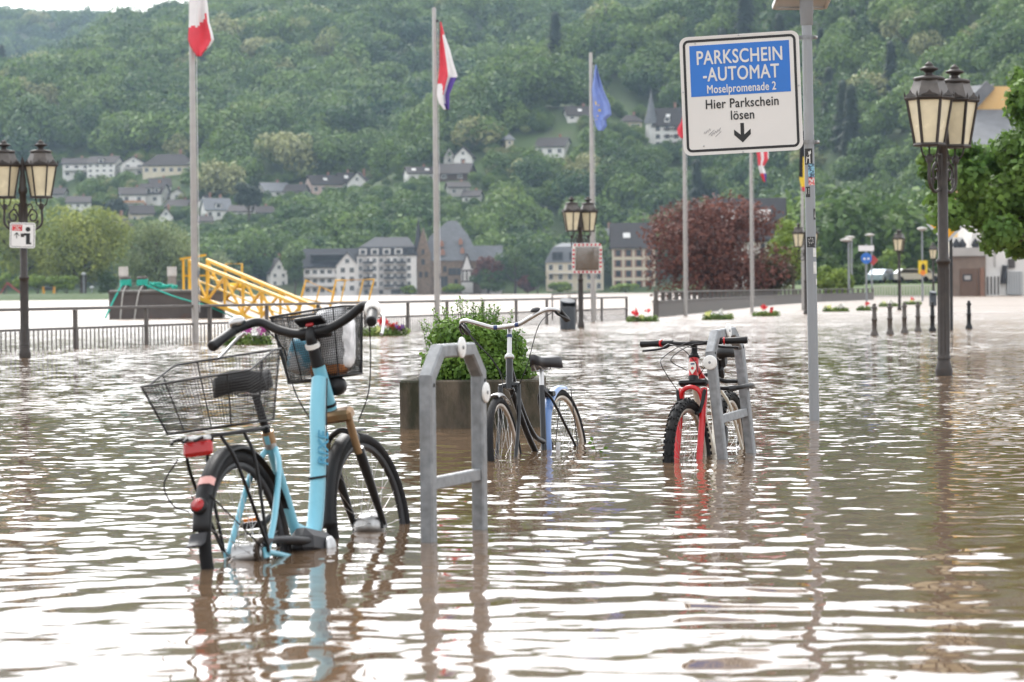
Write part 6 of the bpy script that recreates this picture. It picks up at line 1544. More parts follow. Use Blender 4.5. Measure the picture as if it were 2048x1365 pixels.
house('white house with brown roof between the two lamp-side hillside rows', 318, 388, 40, 16, 14, 'x', R(12), cols=2, floors=1)
house('white gable left of the grey roofed house, close by the first flagpole', 412, 424, 24, 18, 14, 'y', R(-12), cols=1, floors=1)
house('pale house at the left end of the lower hillside, above the left willow', 110, 408, 40, 18, 12, 'x', R(-8), cols=3, floors=1, wall=M_wg)
house('cream house with dark roof below the orange balconies', 280, 450, 46, 22, 16, 'x', R(14), wall=M_wc, cols=3, floors=1)
house('small white house with steep gable between the willows and the flagpole', 330, 455, 28, 20, 18, 'y', R(8), cols=1, floors=1)
house('brown roofed house left of the pinkish house', 592, 398, 40, 14, 13, 'x', R(-14), wall=M_wg, cols=2, floors=1)
house('white cottage beneath the grey stone house by the second flagpole', 945, 408, 34, 14, 11, 'x', R(-10), cols=2, floors=1)
house('pale villa above and left of the timbered villa', 1262, 262, 38, 18, 14, 'hip', R(8), wall=M_wc, cols=3, floors=1)

# ---- far bank
FD = 838.0; FS = ppm(FD)
def fpos(px, dd=0.0):
    p = at(px, 583, FD+dd); return Vector((p.x, FD+dd, 0.4))
FG = 'buildings on the far river bank'
house('small white gabled house at the left end of the far bank', 555, 583, 34, 46, 26, 'y', R(15), pos=fpos(553, 14), cols=2, floors=3, group=FG, clear=False)
house('pale house with steep dark roof half behind trees on the far bank', 520, 583, 46, 36, 34, 'x', R(-10), pos=fpos(520, 24), cols=3, floors=2, group=FG, clear=False, roof=M_slate, wall=M_wg)
def hotel():
    p = fpos(660); o = thing('hotel', 'white riverside hotel with terrace and dark sloping roof on the far bank', 'building', (p.x, p.y+6, p.z), group=FG)
    W = 104/FS; h = 56/FS
    MB().box((0, 0, h/2-2), (W, 13, h+4)).build('wall', M_ww, o)
    r = gable_roof(W, 13, h, 34/FS, 'x', None, 0.6).build('roof', M_slate, o)
    MB().box((-W*0.05, -3.6, h+15/FS), (W*0.62, 4.5, 14/FS)).build('attic_terrace', M_slate, r); MB().box((-W*0.05, -5.87, h+15/FS), (W*0.52, 0.06, 7/FS)).build('pane', M_glass, r)
    MB().box((-W*0.02, -4.2, h+24/FS), (W*0.72, 6.2, 0.4)).build('flat_roof', M_slatel, r)
    for f in range(3):
        for c in range(7): window(o, -W/2+W*(c+0.5)/7, -6.5, (9+18*f)/FS, 1.5, 1.5)
    for f in (1, 2):
        b = MB().box((0, -7.3, (18*f-1)/FS), (W*0.98, 1.5, 0.25)).build('balcony', M_ww, o); MB().box((0, -8.0, (18*f-1)/FS+0.55), (W*0.98, 0.08, 0.8)).build('parapet', M_frame, b)
    w2 = MB(); g = body(44/FS, 8, 58/FS, 24/FS, 'y', 4); g.v = [(v[0]+36/FS, v[1]-4.5, v[2]) for v in g.v]; g.build('gable_wing', M_ww, o)
    rg = gable_roof(44/FS, 8, 58/FS, 24/FS, 'y', None, 0.5); rg.v = [(v[0]+36/FS, v[1]-4.5, v[2]) for v in rg.v]; rg.build('gable_roof', M_slate, o)
    for f in range(3):
        for c in (-1, 1): window(o, 36/FS+c*9/FS, -8.52, (12+18*f)/FS, 1.5, 1.7)
    window(o, 36/FS, -8.52, 66/FS, 1.4, 1.5)
hotel()
def apartment():
    p = fpos(774, -4); o = thing('apartment_block', 'four-storey white apartment block with dark mansard roof on the far bank', 'building', (p.x, p.y+8, p.z), group=FG)
    W = 118/FS; h = 76/FS
    MB().box((0, 0, h/2-2), (W, 15, h+4)).build('wall', M_ww, o)
    MB().box((0, -0.06, 5/FS), (W+0.16, 15.2, 12/FS)).build('basement', M_wg, o)
    r = MB(); x, y, x2, y2 = W/2+0.4, 7.9, W/2-0.6, 6.3; z0, z1, z2 = h, h+18/FS, h+38/FS
    r.add([(-x, -y, z0), (x, -y, z0), (x, y, z0), (-x, y, z0), (-x2, -y2, z1), (x2, -y2, z1), (x2, y2, z1), (-x2, y2, z1), (-x2*0.45, 0, z2), (x2*0.75, 0, z2)], [(3, 2, 1, 0), (0, 1, 5, 4), (1, 2, 6, 5), (2, 3, 7, 6), (3, 0, 4, 7), (4, 5, 9, 8), (5, 6, 9), (6, 7, 8, 9), (7, 4, 8)]); ro = r.build('roof', M_slate, o)
    for k in range(5):
        xx = -W/2+W*(k+0.5)/5; d = MB(); d.box((xx, -7.0, h+8/FS), (2.3, 2.0, 12/FS)); do = d.build('dormer', M_frame if k < 4 else M_slate, ro); MB().box((xx, -8.03, h+7.5/FS), (1.4, 0.06, 8/FS)).build('pane', M_glass, do)
        MB().tube([Vector((xx-1.5, -7.0, h+13.5/FS)), Vector((xx-0.8, -7.0, h+16/FS)), Vector((xx+0.8, -7.0, h+16/FS)), Vector((xx+1.5, -7.0, h+13.5/FS))], 0.25, 6).build('dormer_roof', M_slate, do)
    for k in (0, 2, 4):
        xx = -W/2+W*(k+0.55)/6
        MB().box((xx, -7.62, h/2+5/FS), (2.6, 0.22, h-12/FS)).build('pilaster', M_wc if False else M_wg, o)
    for f in range(4):
        z = (20+15.5*f)/FS
        for c in range(8):
            if c in (6, 7) and f == 9: continue
            window(o, -W/2+W*(c+0.5)/8.6, -7.5 if c % 3 else -7.75, z, 1.35, 1.65)
        for c in (1.6, 4.6, 6.4):
            xx = -W/2+W*c/8.6; b = MB().box((xx, -8.2, z-1.1), (3.0, 1.3, 0.2)).build('balcony', M_wg, o); MB().box((xx, -8.82, z-0.62), (3.0, 0.06, 0.75)).build('parapet', M_slate, b)
    for c in range(4): MB().box((-W/2+W*(c+0.6)/4, -7.68, 4/FS), (3.0 if c == 2 else 1.2, 0.08, 1.3)).build('basement_opening', M_glass, o)
apartment()
def gothic():
    p = fpos(905, -2); o = thing('gothic_villa', 'brown stone gothic villa with steep slate roofs and spire on the far bank', 'building', (p.x, p.y+8, p.z), group=FG)
    def X(px): return (px-905)/FS
    def Z(py): return (583-py)/FS
    MB().box((X(912), 0, Z(518)/2-2), (100/FS, 14, Z(518)+4)).build('wall', M_stone, o)
    # stone gable on the left
    g = MB(); g.prism([(X(833), -3), (X(862), -3), (X(862), Z(505)), (X(847), Z(452)), (X(833), Z(505))], 9.0, Matrix.Rotation(R(90), 3, 'X'), (0, 1.0, 0)); g.build('stone_gable', M_stone, o)
    MB().lathe([(1.3, Z(520)), (1.35, Z(490)), (0.7, Z(462)), (0.0, Z(428))], (X(838), -6.5, 0), 8, smooth=False).build('spire', M_slate, o)
    # main roof: steep hip with slanting shoulders
    r = MB(); zb = Z(518)
    r.add([(X(846), -7.6, zb), (X(962), -7.6, zb), (X(962), 7.6, zb), (X(846), 7.6, zb), (X(896), 0, Z(437)), (X(914), 0, Z(437)), (X(858), -3, Z(470)), (X(936), -3, Z(466)), (X(936), 3, Z(466)), (X(858), 3, Z(470))],
          [(3, 2, 1, 0), (0, 1, 7, 6), (1, 2, 8, 7), (2, 3, 9, 8), (3, 0, 6, 9), (6, 7, 5, 4), (7, 8, 5), (8, 9, 4, 5), (9, 6, 4)]); ro = r.build('roof', M_slatel, o)
    for (px, py, w) in ((884, 486, 8), (922, 482, 8), (886, 503, 9), (925, 500, 8)): 
        yy = -6.0+(518-py)*0.06
        d = MB().prism([(-w/2/FS, 0), (w/2/FS, 0), (w/2/FS, 8/FS), (0, 14/FS), (-w/2/FS, 8/FS)], 2.2, Matrix.Rotation(R(90), 3, 'X'), (X(px), yy, Z(py+4))).build('dormer', M_brick, ro)
    MB().box((X(975), 1, Z(540)/2-2), (56/FS, 11, Z(540)+4)).build('side_wing', M_ww, o)
    rr = gable_roof(64/FS, 11, Z(540), Z(490)-Z(540), 'x', None, 0.3); rr.v = [(v[0]+X(972), v[1]+1, v[2]) for v in rr.v]; rr.build('wing_roof', M_slatel, o)
    tg = MB().prism([(X(923), 0), (X(946), 0), (X(946), Z(535)), (X(934.5), Z(502)), (X(923), Z(535))], 3.0, Matrix.Rotation(R(90), 3, 'X'), (0, -6.2, 0)).build('timber_gable', M_ww, o)
    for (a, b) in (((924, 535), (934.5, 504)), ((945, 535), (934.5, 504)), ((923, 538), (946, 538)), ((926, 560), (926, 538)), ((934, 560), (934, 538)), ((943, 560), (943, 538)), ((923, 560), (946, 560))):
        MB().bar((X(a[0]), -9.25, Z(a[1])), (X(b[0]), -9.25, Z(b[1])), 0.4, 0.12, up=(0, 1, 0)).build('timber_beam', M_timber, tg)
    for (px, py, w, h) in ((847, 520, 1.1, 1.8), (847, 500, 0.9, 1.6), (842, 545, 1.0, 1.8), (853, 545, 1.0, 1.8), (872, 560, 1.4, 2.4), (888, 560, 2.4, 3.4), (872, 535, 1.2, 1.8), (890, 535, 1.2, 1.8), (905, 540, 2.6, 2.2), (918, 540, 1.4, 2.2), (912, 562, 1.2, 2.2), (958, 560, 1.4, 1.8), (972, 560, 1.4, 1.8)):
        window(o, X(px), -8.02 if px < 862 else (-4.52 if px > 950 else -7.02), Z(py), w, h, True)
gothic()
def villa_cream():
    p = fpos(1150, 10); o = thing('cream_villa', 'cream villa with grey mansard roof behind the traffic mirror on the far bank', 'building', (p.x, p.y+6, p.z), group=FG)
    W = 116/FS; h = 60/FS
    MB().box((0, 0, h/2-2), (W, 12, h+4)).build('wall', M_wc, o)
    r = MB(); x, y, x2, y2 = W/2+0.4, 6.4, W/2*0.74, 4.0; z0, z1, z2 = h, h+32/FS, h+40/FS
    r.add([(-x, -y, z0), (x, -y, z0), (x, y, z0), (-x, y, z0), (-x2, -y2, z1), (x2, -y2, z1), (x2, y2, z1), (-x2, y2, z1), (-x2*0.6, 0, z2), (x2*0.6, 0, z2)], [(3, 2, 1, 0), (0, 1, 5, 4), (1, 2, 6, 5), (2, 3, 7, 6), (3, 0, 4, 7), (4, 5, 9, 8), (5, 6, 9), (6, 7, 8, 9), (7, 4, 8)]); ro = r.build('roof', M_slatel, o)
    for k in range(3):
        xx = -W*0.3+W*0.3*k; d = MB().box((xx, -5.0, h+13/FS), (3.2, 2.6, 16/FS)).build('dormer', M_slate, ro)
        for s in (-1, 1): MB().box((xx+s*0.75, -6.33, h+13/FS), (1.0, 0.06, 1.4)).build('pane', M_glass, d)
    for f in range(3):
        for c in range(6): window(o, -W/2+W*(c+0.5)/6, -6.0, (12+19*f)/FS, 1.4, 1.9)
    MB().box((0, -6.5, 38/FS), (W*0.9, 1.0, 0.3)).build('balcony', M_ww, o)
villa_cream()
house('cream gabled house above the cream villa on the far bank', 1215, 583, 42, 84, 40, 'y', R(20), pos=fpos(1216, 45), wall=M_wc, cols=2, floors=4, group=FG, clear=False, roof=M_slatel)
def brickhouse():
    p = fpos(1268, 12); o = thing('timbered_guesthouse', 'red and cream framed guesthouse with large dark roof on the far bank', 'building', (p.x, p.y+7, p.z), group=FG)
    W = 84/FS; h = 92/FS
    MB().box((0, 0, h/2-2), (W, 14, h+4)).build('wall', M_brick, o)
    ro = gable_roof(W, 14, h, 46/FS, 'x', None, 0.8).build('roof', M_slateb, o)
    MB().box((-2, -4.2, h+22/FS), (2.2, 2.2, 0.15), Matrix.Rotation(math.atan2(46/FS, 7), 3, 'X')).build('skylight', M_frame, ro)
    for f in range(5): MB().box((0, -7.1, (4+21*f)/FS), (W, 0.22, 0.9)).build('floor_band', M_wc, o)
    for c in range(5): MB().box((-W/2+W*c/4*0.99, -7.07, h/2), (0.6, 0.2, h)).build('pier', M_wc, o)
    for f in range(4):
        for c in range(4): window(o, -W/2+W*(c+0.5)/4, -7.0, (15+21*f)/FS, 1.5, 1.9, True)
brickhouse()

# ---- right bank
def rightpos(px, d): p = at(px, 593, d); return Vector((p.x, d, -0.3))
RD = 250.0; RS = ppm(RD)
def right_house():
    p = rightpos(1985, RD); o = thing('white_house', 'white house front with brown doorway and barred windows at right edge', 'building', (p.x, p.y, p.z))
    X = lambda px: (px-1985)/RS; Z = lambda py: (593-py)/RS+0.3
    MB().box((X(2030), 4.0, Z(400)/2-0.5), (170/RS, 8, Z(400)+1)).build('wall', M_ww, o)
    MB().box((X(1936), 1.5, Z(512)/2-0.5), (66/RS, 4.5, Z(512)+1)).build('porch_wall', mat('porch_brown', (0.20, 0.15, 0.12), 0.9, var=0.2, scale=1.0), o)
    dr = MB().box((X(1936), -0.80, Z(550)/2+0.1), (36/RS, 0.10, Z(530))).build('garage_door', mat('door_brown', (0.13, 0.075, 0.050), 0.6, var=0.15), o)
    MB().box((X(1932), -0.87, Z(556)), (18/RS, 0.06, 14/RS)).build('notice_frame', M_slate, dr); MB().box((X(1932), -0.905, Z(556)), (12/RS, 0.03, 8/RS)).build('notice', M_wg, dr)
    MB().box((X(1961), -0.86, Z(552)/2), (8/RS, 0.2, Z(520))).build('pillar', mat('pillar_reddish', (0.24, 0.13, 0.09), 0.8), o)
    bo = MB().box((X(1936), 0.3, Z(513)+0.15), (70/RS, 2.6, 0.3)).build('balcony', M_wg, o)
    MB().box((X(1936), -0.95, Z(503)), (68/RS, 0.12, 14/RS)).build('parapet', M_wg, bo)
    for px in (1912, 1924, 1950): MB().lathe([(0.25, Z(497)), (0.4, Z(490)), (0.05, Z(478))], (X(px), -0.4, 0), 8).build('potted_plant', M_slate, bo)
    fr = MB().box((X(1984), -0.25, Z(566)/2+0.4), (30/RS, 0.3, Z(545))).build('barred_bay', M_frame, o)
    for k in range(4): MB().box((X(1974+7*k), -0.43, Z(572)), (3.2/RS, 0.06, 36/RS)).build('bar_gap', M_fdark, fr)
    g = MB().box((X(2028), -0.2, Z(568)), (30/RS, 0.2, 46/RS)).build('shutter_gate', M_postgrey, o)
    for k in range(6): MB().box((X(2015+5*k), -0.33, Z(568)), (1.2/RS, 0.06, 44/RS)).build('gate_slat', M_frame, g)
    MB().box((X(2007), -0.3, Z(550)), (9/RS, 0.5, 36/RS), Matrix.Rotation(R(6), 3, 'Y')).build('downpipe_box', M_slate, o)
    MB().box((X(2023), -0.10, Z(528)), (13/RS, 0.2, 18/RS)).build('window', M_fdark, o)
    MB().box((X(1990), -0.08, Z(500)), (2/RS, 0.16, 70/RS)).build('corner_strip', M_wg, o)
    MB().box((X(1918), 1.0, Z(495)), (20/RS, 1.5, 40/RS)).build('side_wall', M_ww, o)
right_house()
def right_roofs():
    p = rightpos(2000, 275); s = ppm(275); o = thing('slate_house', 'large house with grey slate roofs and yellow gable above the maple', 'building', (p.x, p.y, p.z))
    X = lambda px: (px-2000)/s; Z = lambda py: (593-py)/s+0.3
    MB().box((X(2040), 8, Z(300)/2), (200/s, 10, Z(300))).build('wall', M_wy, o)
    r = MB(); r.add([(X(1905), 0, Z(300)), (X(2200), 0, Z(300)), (X(2200), 8, Z(212)), (X(1905), 8, Z(212)), (X(1905), 8, Z(300)), (X(2200), 8, Z(300))], [(0, 1, 2, 3), (0, 3, 4), (1, 5, 2), (3, 2, 5, 4), (0, 4, 5, 1)]); r.build('lower_roof', M_slatel, o)
    gb = MB().prism([(X(1960), Z(240)), (X(2110), Z(240)), (X(2110), Z(212)), (X(2062), Z(164)), (X(2010), Z(164)), (X(1960), Z(212))], 10, Matrix.Rotation(R(90), 3, 'X'), (0, 18.5, 0)).build('yellow_gable', M_wy, o)
    rr = MB(); rr.add([(X(1900), 7.8, Z(222)), (X(1965), 7.8, Z(214)), (X(2020), 7.8, Z(160)), (X(1925), 12, Z(162)), (X(2020), 20, Z(158)), (X(1900), 20, Z(222))], [(0, 1, 2, 3), (3, 2, 4), (0, 3, 4, 5), (0, 5, 1)]); rr.build('upper_roof', M_slatel, o)
    MB().bar((X(1962), 8.0, Z(214)), (X(2011), 8.0, Z(161)), 0.5, 1.2).build('verge', M_slatel, o)
    MB().lathe([(0.45, Z(170)), (0.40, Z(140)), (0.55, Z(139)), (0.55, Z(133)), (0.1, Z(128))], (X(1958), 14, 0), 10).build('chimney', M_wg, o)
    MB().box((X(2046), 7.5, Z(292)), (26/s, 0.6, 60/s)).build('red_dormer', M_brick, o)
right_roofs()
house('house whose broad dark roof rises behind the red-leaved tree', 1500, 583, 140, 104, 74, 'x', R(-8), pos=Vector((at(1500, 583, 300).x, 300, 0.8)), roof=M_slate, cols=6, floors=2, sky=2, chim=False, group='houses on the near bank', clear=True)
house('white house seen in slivers left of the tall right street lamp', 1915, 583, 44, 150, 60, 'x', R(5), pos=Vector((at(1925, 583, 300).x, 300, 0.8)), roof=M_slateb, cols=2, floors=4, group='houses on the near bank', clear=True)
# ------------------------------------------------------------------ single trees, shrubs and hedges
M_willow = leaf_mat('willow_leaves', (0.15, 0.20, 0.040), (0.37, 0.40, 0.090), None, patch=0.12, inst=False)
M_willowg = leaf_mat('grey_willow_leaves', (0.14, 0.19, 0.085), (0.29, 0.34, 0.145), None, patch=0.15, inst=False)
M_lime = leaf_mat('lime_leaves', (0.13, 0.21, 0.035), (0.27, 0.36, 0.06), None, patch=0.8, inst=False)
M_copper = leaf_mat('copper_leaves', (0.055, 0.026, 0.022), (0.23, 0.088, 0.062), (0.10, 0.13, 0.035), patch=0.9, inst=False)
M_maple = leaf_mat('maple_leaves', (0.050, 0.120, 0.022), (0.210, 0.330, 0.070), None, patch=1.4, inst=False, transl=0.38)
M_mid = leaf_mat('green_leaves', (0.040, 0.085, 0.025), (0.105, 0.165, 0.040), None, patch=0.2, inst=False)
M_con = leaf_mat('dark_conifer', (0.025, 0.045, 0.030), (0.055, 0.075, 0.040), None, patch=0.2, inst=False)
def tree(name, label, px, pyb, d, wpx, hpx, m, n=4000, leaf=0.5, lobes=14, seed=1, trunk=0.25, drop=0.0, group=None, cat='tree', base_z=None, low=0.25, inner=0.55, flat=0.8):
    p = at(px, pyb, d); s = ppm(d); W, H = wpx/s, hpx/s; g = np.random.default_rng(seed)
    z0 = p.z if base_z is None else base_z
    o = thing(name, label, cat, (p.x, d, z0), group=group)
    cz = H*(0.5+low*0.5); rz = H*(1-low)*0.5; rx = W/2
    L = [((0, 0, cz), (rx*0.62, rx*0.62, rz*0.7))]
    for k in range(lobes):
        a = g.uniform(0, 6.28); t = g.uniform(-0.85, 0.9); rr = math.sqrt(max(0.05, 1-t*t))*rx*0.66
        k_ = g.uniform(0.26, 0.44)
        L.append(((math.cos(a)*rr, math.sin(a)*rr*0.9, cz+t*rz*0.72), (rx*k_, rx*k_, min(rz, rx)*k_*0.9)))
    V = foliage_arrays(L, n, leaf, g, flat=flat, inner=inner, drop=drop)
    V[:, 2] = np.maximum(V[:, 2], 0.02*H)
    link('crown', quads_to_mesh('crown', V, m), o)
    t = MB(); r0 = max(0.05, W*0.028)
    t.tube([Vector((0, 0, -0.5)), Vector((0.02*W, 0, H*0.25)), Vector((-0.01*W, 0, H*0.62))], [r0*1.3, r0, r0*0.5], 8)
    for k in range(6):
        c = L[1+k % (len(L)-1)][0]; t.tube(spline([Vector((0, 0, H*(0.2+0.05*k))), Vector((c[0]*0.5, c[1]*0.5, H*(0.3+0.05*k))), Vector(c)], 4), [r0*0.5]*4+[r0*0.3]*4+[r0*0.12], 6)
    t.build('trunk', M_bark, o)
    return o
LB = 'trees on the left bank'
tree('willow_tree', 'big yellow-green willow, broadest of the trees on the left bank', 165, 598, 548, 205, 206, M_willow, 9000, 0.75, 22, 1, group=LB, low=0.10)
tree('willow_tree', 'yellow-green willow at the left edge behind the lamp', 45, 600, 556, 190, 212, M_willow, 8000, 0.75, 22, 2, group=LB, low=0.10)
tree('willow_tree', 'grey-green willow behind the mooring piles', 315, 596, 562, 190, 178, M_willowg, 9000, 0.7, 18, 3, group=LB, low=0.05, drop=0.3)
tree('willow_tree', 'small pale willow right of the first flagpole', 395, 596, 566, 70, 95, M_willowg, 2500, 0.6, 10, 4, group=LB, low=0.05)
tree('shrub', 'dark bush under the willows left of the pontoon', 215, 598, 545, 60, 60, M_mid, 1500, 0.5, 8, 5, cat='shrub', low=0.0)
for k, px in enumerate((8, 42, 76, 110, 134)):
    tree('pleached_tree', 'flat-clipped light green tree by the playground, %s from the left' % ('first', 'second', 'third', 'fourth', 'fifth')[k], px, 600, 536, 46, 54, M_lime, 1600, 0.5, 10, 20+k, group='clipped trees by the playground', low=0.35)
# far bank shrubs and garden trees
FB = 'trees along the far bank'
for (px, w, h, m, sd, lb) in ((977, 76, 50, M_mid, 31, 'round green bush at the water beside the gothic villa'), (975, 66, 80, M_copper, 32, 'brownish tree before the right wing of the gothic villa'), (1030, 84, 110, M_mid, 33, 'tall green tree right of the gothic villa'), (590, 54, 100, M_mid, 34, 'green tree between small house and riverside hotel'), (480, 60, 70, M_mid, 35, 'green tree at the left end of the far bank'), (1075, 46, 60, M_mid, 36, 'green tree left of the cream villa'), (1055, 50, 44, M_copper, 37, 'purple-leaved bush near the cream villa'), (910, 50, 22, M_lime, 38, 'light green bush at the foot of the gothic villa'), (820, 34, 20, M_lime, 39, 'light green bush at the foot of the apartment block'), (1250, 60, 20, M_lime, 40, 'low hedge before the guesthouse'), (1120, 50, 24, M_lime, 41, 'low bush at the foot of the cream villa'), (445, 70, 96, M_willowg, 42, 'pale tree by the water left of the far bank houses')):
    tree('bush' if h < 60 else 'tree', lb, px, 584, 826+(sd % 5)*1.5, w, h, m, 2200, 0.8, 10, sd, group=FB, cat='shrub' if h < 60 else 'tree', low=0.0 if h < 60 else 0.15, base_z=0.2)
tree('conifer', 'dark spreading conifer above the low white hillside house', 497, 452, on_hill(497, 452).y-10, 62, 92, M_con, 2600, 1.0, 14, 51, low=0.3)
tree('tree', 'dark round tree among the lower hillside houses', 228, 448, on_hill(228, 448).y-14, 52, 58, M_con, 2200, 1.0, 10, 52, low=0.05)
tree('tree', 'pale blossoming tree high on the slope above the white gable', 700, 215, on_hill(700, 215).y, 70, 62, leaf_mat('pale_blossom', (0.17, 0.19, 0.08), (0.26, 0.27, 0.14), None, patch=0.3, inst=False), 2200, 1.6, 10, 53, low=0.05)
# near bank on the right
tree('copper_tree', 'big red-leaved tree behind the parapet railing', 1425, 624, 175, 320, 232, M_copper, 15000, 0.26, 30, 61, low=0.0, inner=0.6, base_z=-0.3)
tree('copper_bush', 'smaller reddish green bush right of the red-leaved tree', 1545, 618, 178, 120, 115, leaf_mat('copper_green_leaves', (0.04, 0.035, 0.018), (0.12, 0.10, 0.035), None, patch=0.9, inst=False), 5000, 0.25, 14, 62, cat='shrub', low=0.0, base_z=-0.3)
tree('young_tree', 'bright lime green young tree left of the parking sign post', 1585, 606, 205, 110, 178, M_lime, 4500, 0.28, 20, 63, low=0.15, inner=0.4, base_z=-0.2)
tree('young_tree', 'bright lime green bush right of the parking sign post', 1668, 598, 215, 84, 78, M_lime, 2600, 0.35, 12, 64, low=0.0, cat='shrub', base_z=-0.2)
for k, (px, w, h, d_, m) in enumerate(((1700, 70, 64, 280, M_mid), (1745, 80, 70, 310, M_mid), (1830, 70, 40, 330, M_mid), (1880, 60, 80, 320, M_mid), (1640, 80, 90, 300, M_mid), (1780, 60, 90, 345, M_lime))):
    tree('bush', 'green roadside bush behind the bollards, %s of six from the left' % ('second', 'third', 'fifth', 'sixth', 'first', 'fourth')[k], px, 588, d_, w, h, m, 1800, 0.45, 10, 70+k, group='bushes along the far road', cat='shrub', low=0.0, base_z=0.5)
# maple reaching in from the right
def maple():
    d = 44.0; tp = at(2150, 640, d)
    o = thing('maple_tree', 'leafy green maple reaching in from the right edge over the lamp', 'tree', (tp.x, d, GROUND))
    O = o.location.copy(); L = []; g = np.random.default_rng(81); s = ppm(d)
    spots = [(1900, 330, 42, 34), (1935, 360, 46, 40), (1985, 330, 52, 44), (2030, 300, 50, 40), (1960, 420, 60, 44), (2015, 400, 60, 50), (2060, 360, 60, 60), (1895, 430, 40, 30), (1878, 400, 26, 20), (2005, 465, 40, 34), (2045, 470, 46, 40), (2080, 430, 60, 60), (1980, 485, 22, 22), (2040, 505, 28, 14), (2045, 205, 36, 42), (2040, 160, 24, 24), (2075, 250, 50, 60), (2120, 300, 70, 90), (2130, 420, 80, 90), (1868, 318, 32, 22), (1858, 345, 24, 14), (1885, 365, 34, 22), (1935, 300, 26, 16), (1890, 395, 24, 20)]
    for (x, y_, rx, ry) in spots:
        c = at(x, y_, d+g.uniform(-1.2, 1.2))-O; L.append(((c.x, c.y, c.z), (rx/s, rx/s*1.1, ry/s)))
    V = foliage_arrays(L, 16000, 0.115, g, flat=1.25, inner=0.35)
    link('crown', quads_to_mesh('crown', V, M_maple), o)
    t = MB(); t.tube([Vector((0, 0, 0)), Vector((0.05, 0, 1.5)), Vector((-0.05, 0, 3.2)), Vector((-0.1, 0, 4.4))], [0.16, 0.13, 0.09, 0.04], 10)
    for (x, y_) in ((1900, 420), (1950, 350), (2010, 300), (2040, 180), (1990, 470), (1890, 330)):
        e = at(x, y_, d)-O; t.tube(spline([Vector((0, 0, 1.6)), Vector((e.x*0.35, 0.1, 1.9+0.15*e.z)), Vector((e.x*0.7, 0.1, e.z*0.8+0.3)), e], 5), [0.06]*5+[0.04]*5+[0.02]*6, 7)
    t.build('trunk', M_bark, o)
maple()

# ------------------------------------------------------------------ road signs, far lamps, cars
def round_sign():
    p = on_z(1733, 606); d = p.y; d = 150; p = at(1733, 600, d); s = ppm(d)
    o = thing('road_sign', 'blue round footpath sign under a white plate beyond the parapet', 'road sign', (p.x, d, GROUND)); Z = lambda py: at(1733, py, d).z-GROUND
    MB().lathe([(0.05, 0), (0.05, Z(488))], n=10).build('pole', M_postgrey, o)
    M90 = Matrix.Rotation(R(90), 3, 'X')
    dk = MB().lathe([(11/s, 0), (11/s, 0.02)], (0, -0.06, Z(517)), 28, M90).build('blue_disc', mat('road_blue', (0.02, 0.14, 0.50), 0.4), o)
    for x in (-4, 4): MB().lathe([(2.0/s, 0), (2.4/s, 0.001)], (x/s, -0.083, Z(518)), 8, M90).build('symbol', M_fw, dk)
    MB().box((0, -0.05, Z(497)), (31/s, 0.03, 11/s)).build('white_plate', M_fw, o)
    MB().box((14/s, 0.10, Z(521)), (15/s, 0.03, 15/s), Matrix.Rotation(R(45), 3, 'Y')).build('red_plate', mat('road_red', (0.45, 0.05, 0.05), 0.5), o)
round_sign()
def warn_sign():
    p = on_z(1903, 661); d = p.y; o = thing('priority_sign', 'yellow diamond road sign on a thin dark pole behind the tall lamp', 'road sign', (p.x, d, GROUND), rz=R(-25)); s = ppm(d); Z = lambda py: at(1903, py, d).z-GROUND
    MB().lathe([(0.035, 0), (0.035, Z(440))], n=10).build('pole', M_ink, o)
    MB().box((-0.08, -0.05, Z(448)), (0.58, 0.02, 0.58), Matrix.Rotation(R(45), 3, 'Y')).build('white_plate', M_signback, o)
    MB().box((-0.08, -0.064, Z(448)), (0.47, 0.006, 0.47), Matrix.Rotation(R(45), 3, 'Y')).build('yellow_field', mat('road_yellow', (0.75, 0.36, 0.01), 0.5), o)
warn_sign()
def poster_sign():
    d = 170; p = at(1845, 595, d); s = ppm(d); o = thing('poster_board', 'yellow poster with dark figure on a far lamp post', 'poster', (p.x, d, GROUND)); Z = lambda py: at(1845, py, d).z-GROUND
    MB().lathe([(0.06, 0), (0.05, Z(462))], n=10).build('pole', M_postgrey, o)
    MB().lathe([(0.1, Z(462)), (0.32, Z(459)), (0.30, Z(456)), (0, Z(454))], n=14).build('lamp_head', M_deckwhite, o)
    b = MB().box((0.02, -0.1, Z(535)), (18/s, 0.03, 27/s)).build('poster', mat('poster_yellow', (0.72, 0.52, 0.03), 0.6), o)
    MB().prism([(-3/s, -5/s), (4/s, -6/s), (5/s, 2/s), (1/s, 8/s), (-3/s, 4/s)], 0.004, Matrix.Rotation(R(90), 3, 'X'), (0.02, -0.121, Z(535))).build('figure', M_ink, b)
    MB().lathe([(5.5/s, 0), (5.5/s, 0.02)], (0.02, -0.12, Z(546)), 16, Matrix.Rotation(R(90), 3, 'X')).build('orange_dot', M_orange, b)
poster_sign()
for k, (px, yt, d, lb) in enumerate(((1698, 484, 190, 'slim modern street light, left of the pair beyond the parapet'), (1704, 478, 230, 'slim modern street light, right of the pair beyond the parapet'), (1744, 473, 240, 'slim modern street light above the white sign plate'))):
    p = at(px, 595, d); t = at(px, yt, d); o = thing('street_light', lb, 'street light', (p.x, d, GROUND), group='slim street lights')
    MB().lathe([(0.08, 0), (0.06, t.z-GROUND)], n=8).build('pole', M_postgrey, o); MB().lathe([(0.1, t.z-GROUND), (0.42, t.z-GROUND+0.08), (0.40, t.z-GROUND+0.18), (0, t.z-GROUND+0.26)], (-0.15, 0, 0), 12).build('head', M_deckwhite, o)
M_carw = mat('car_white', (0.50, 0.51, 0.52), 0.25, coat=0.5); M_carb = mat('car_silver_blue', (0.35, 0.42, 0.50), 0.25, 0.3, coat=0.5)
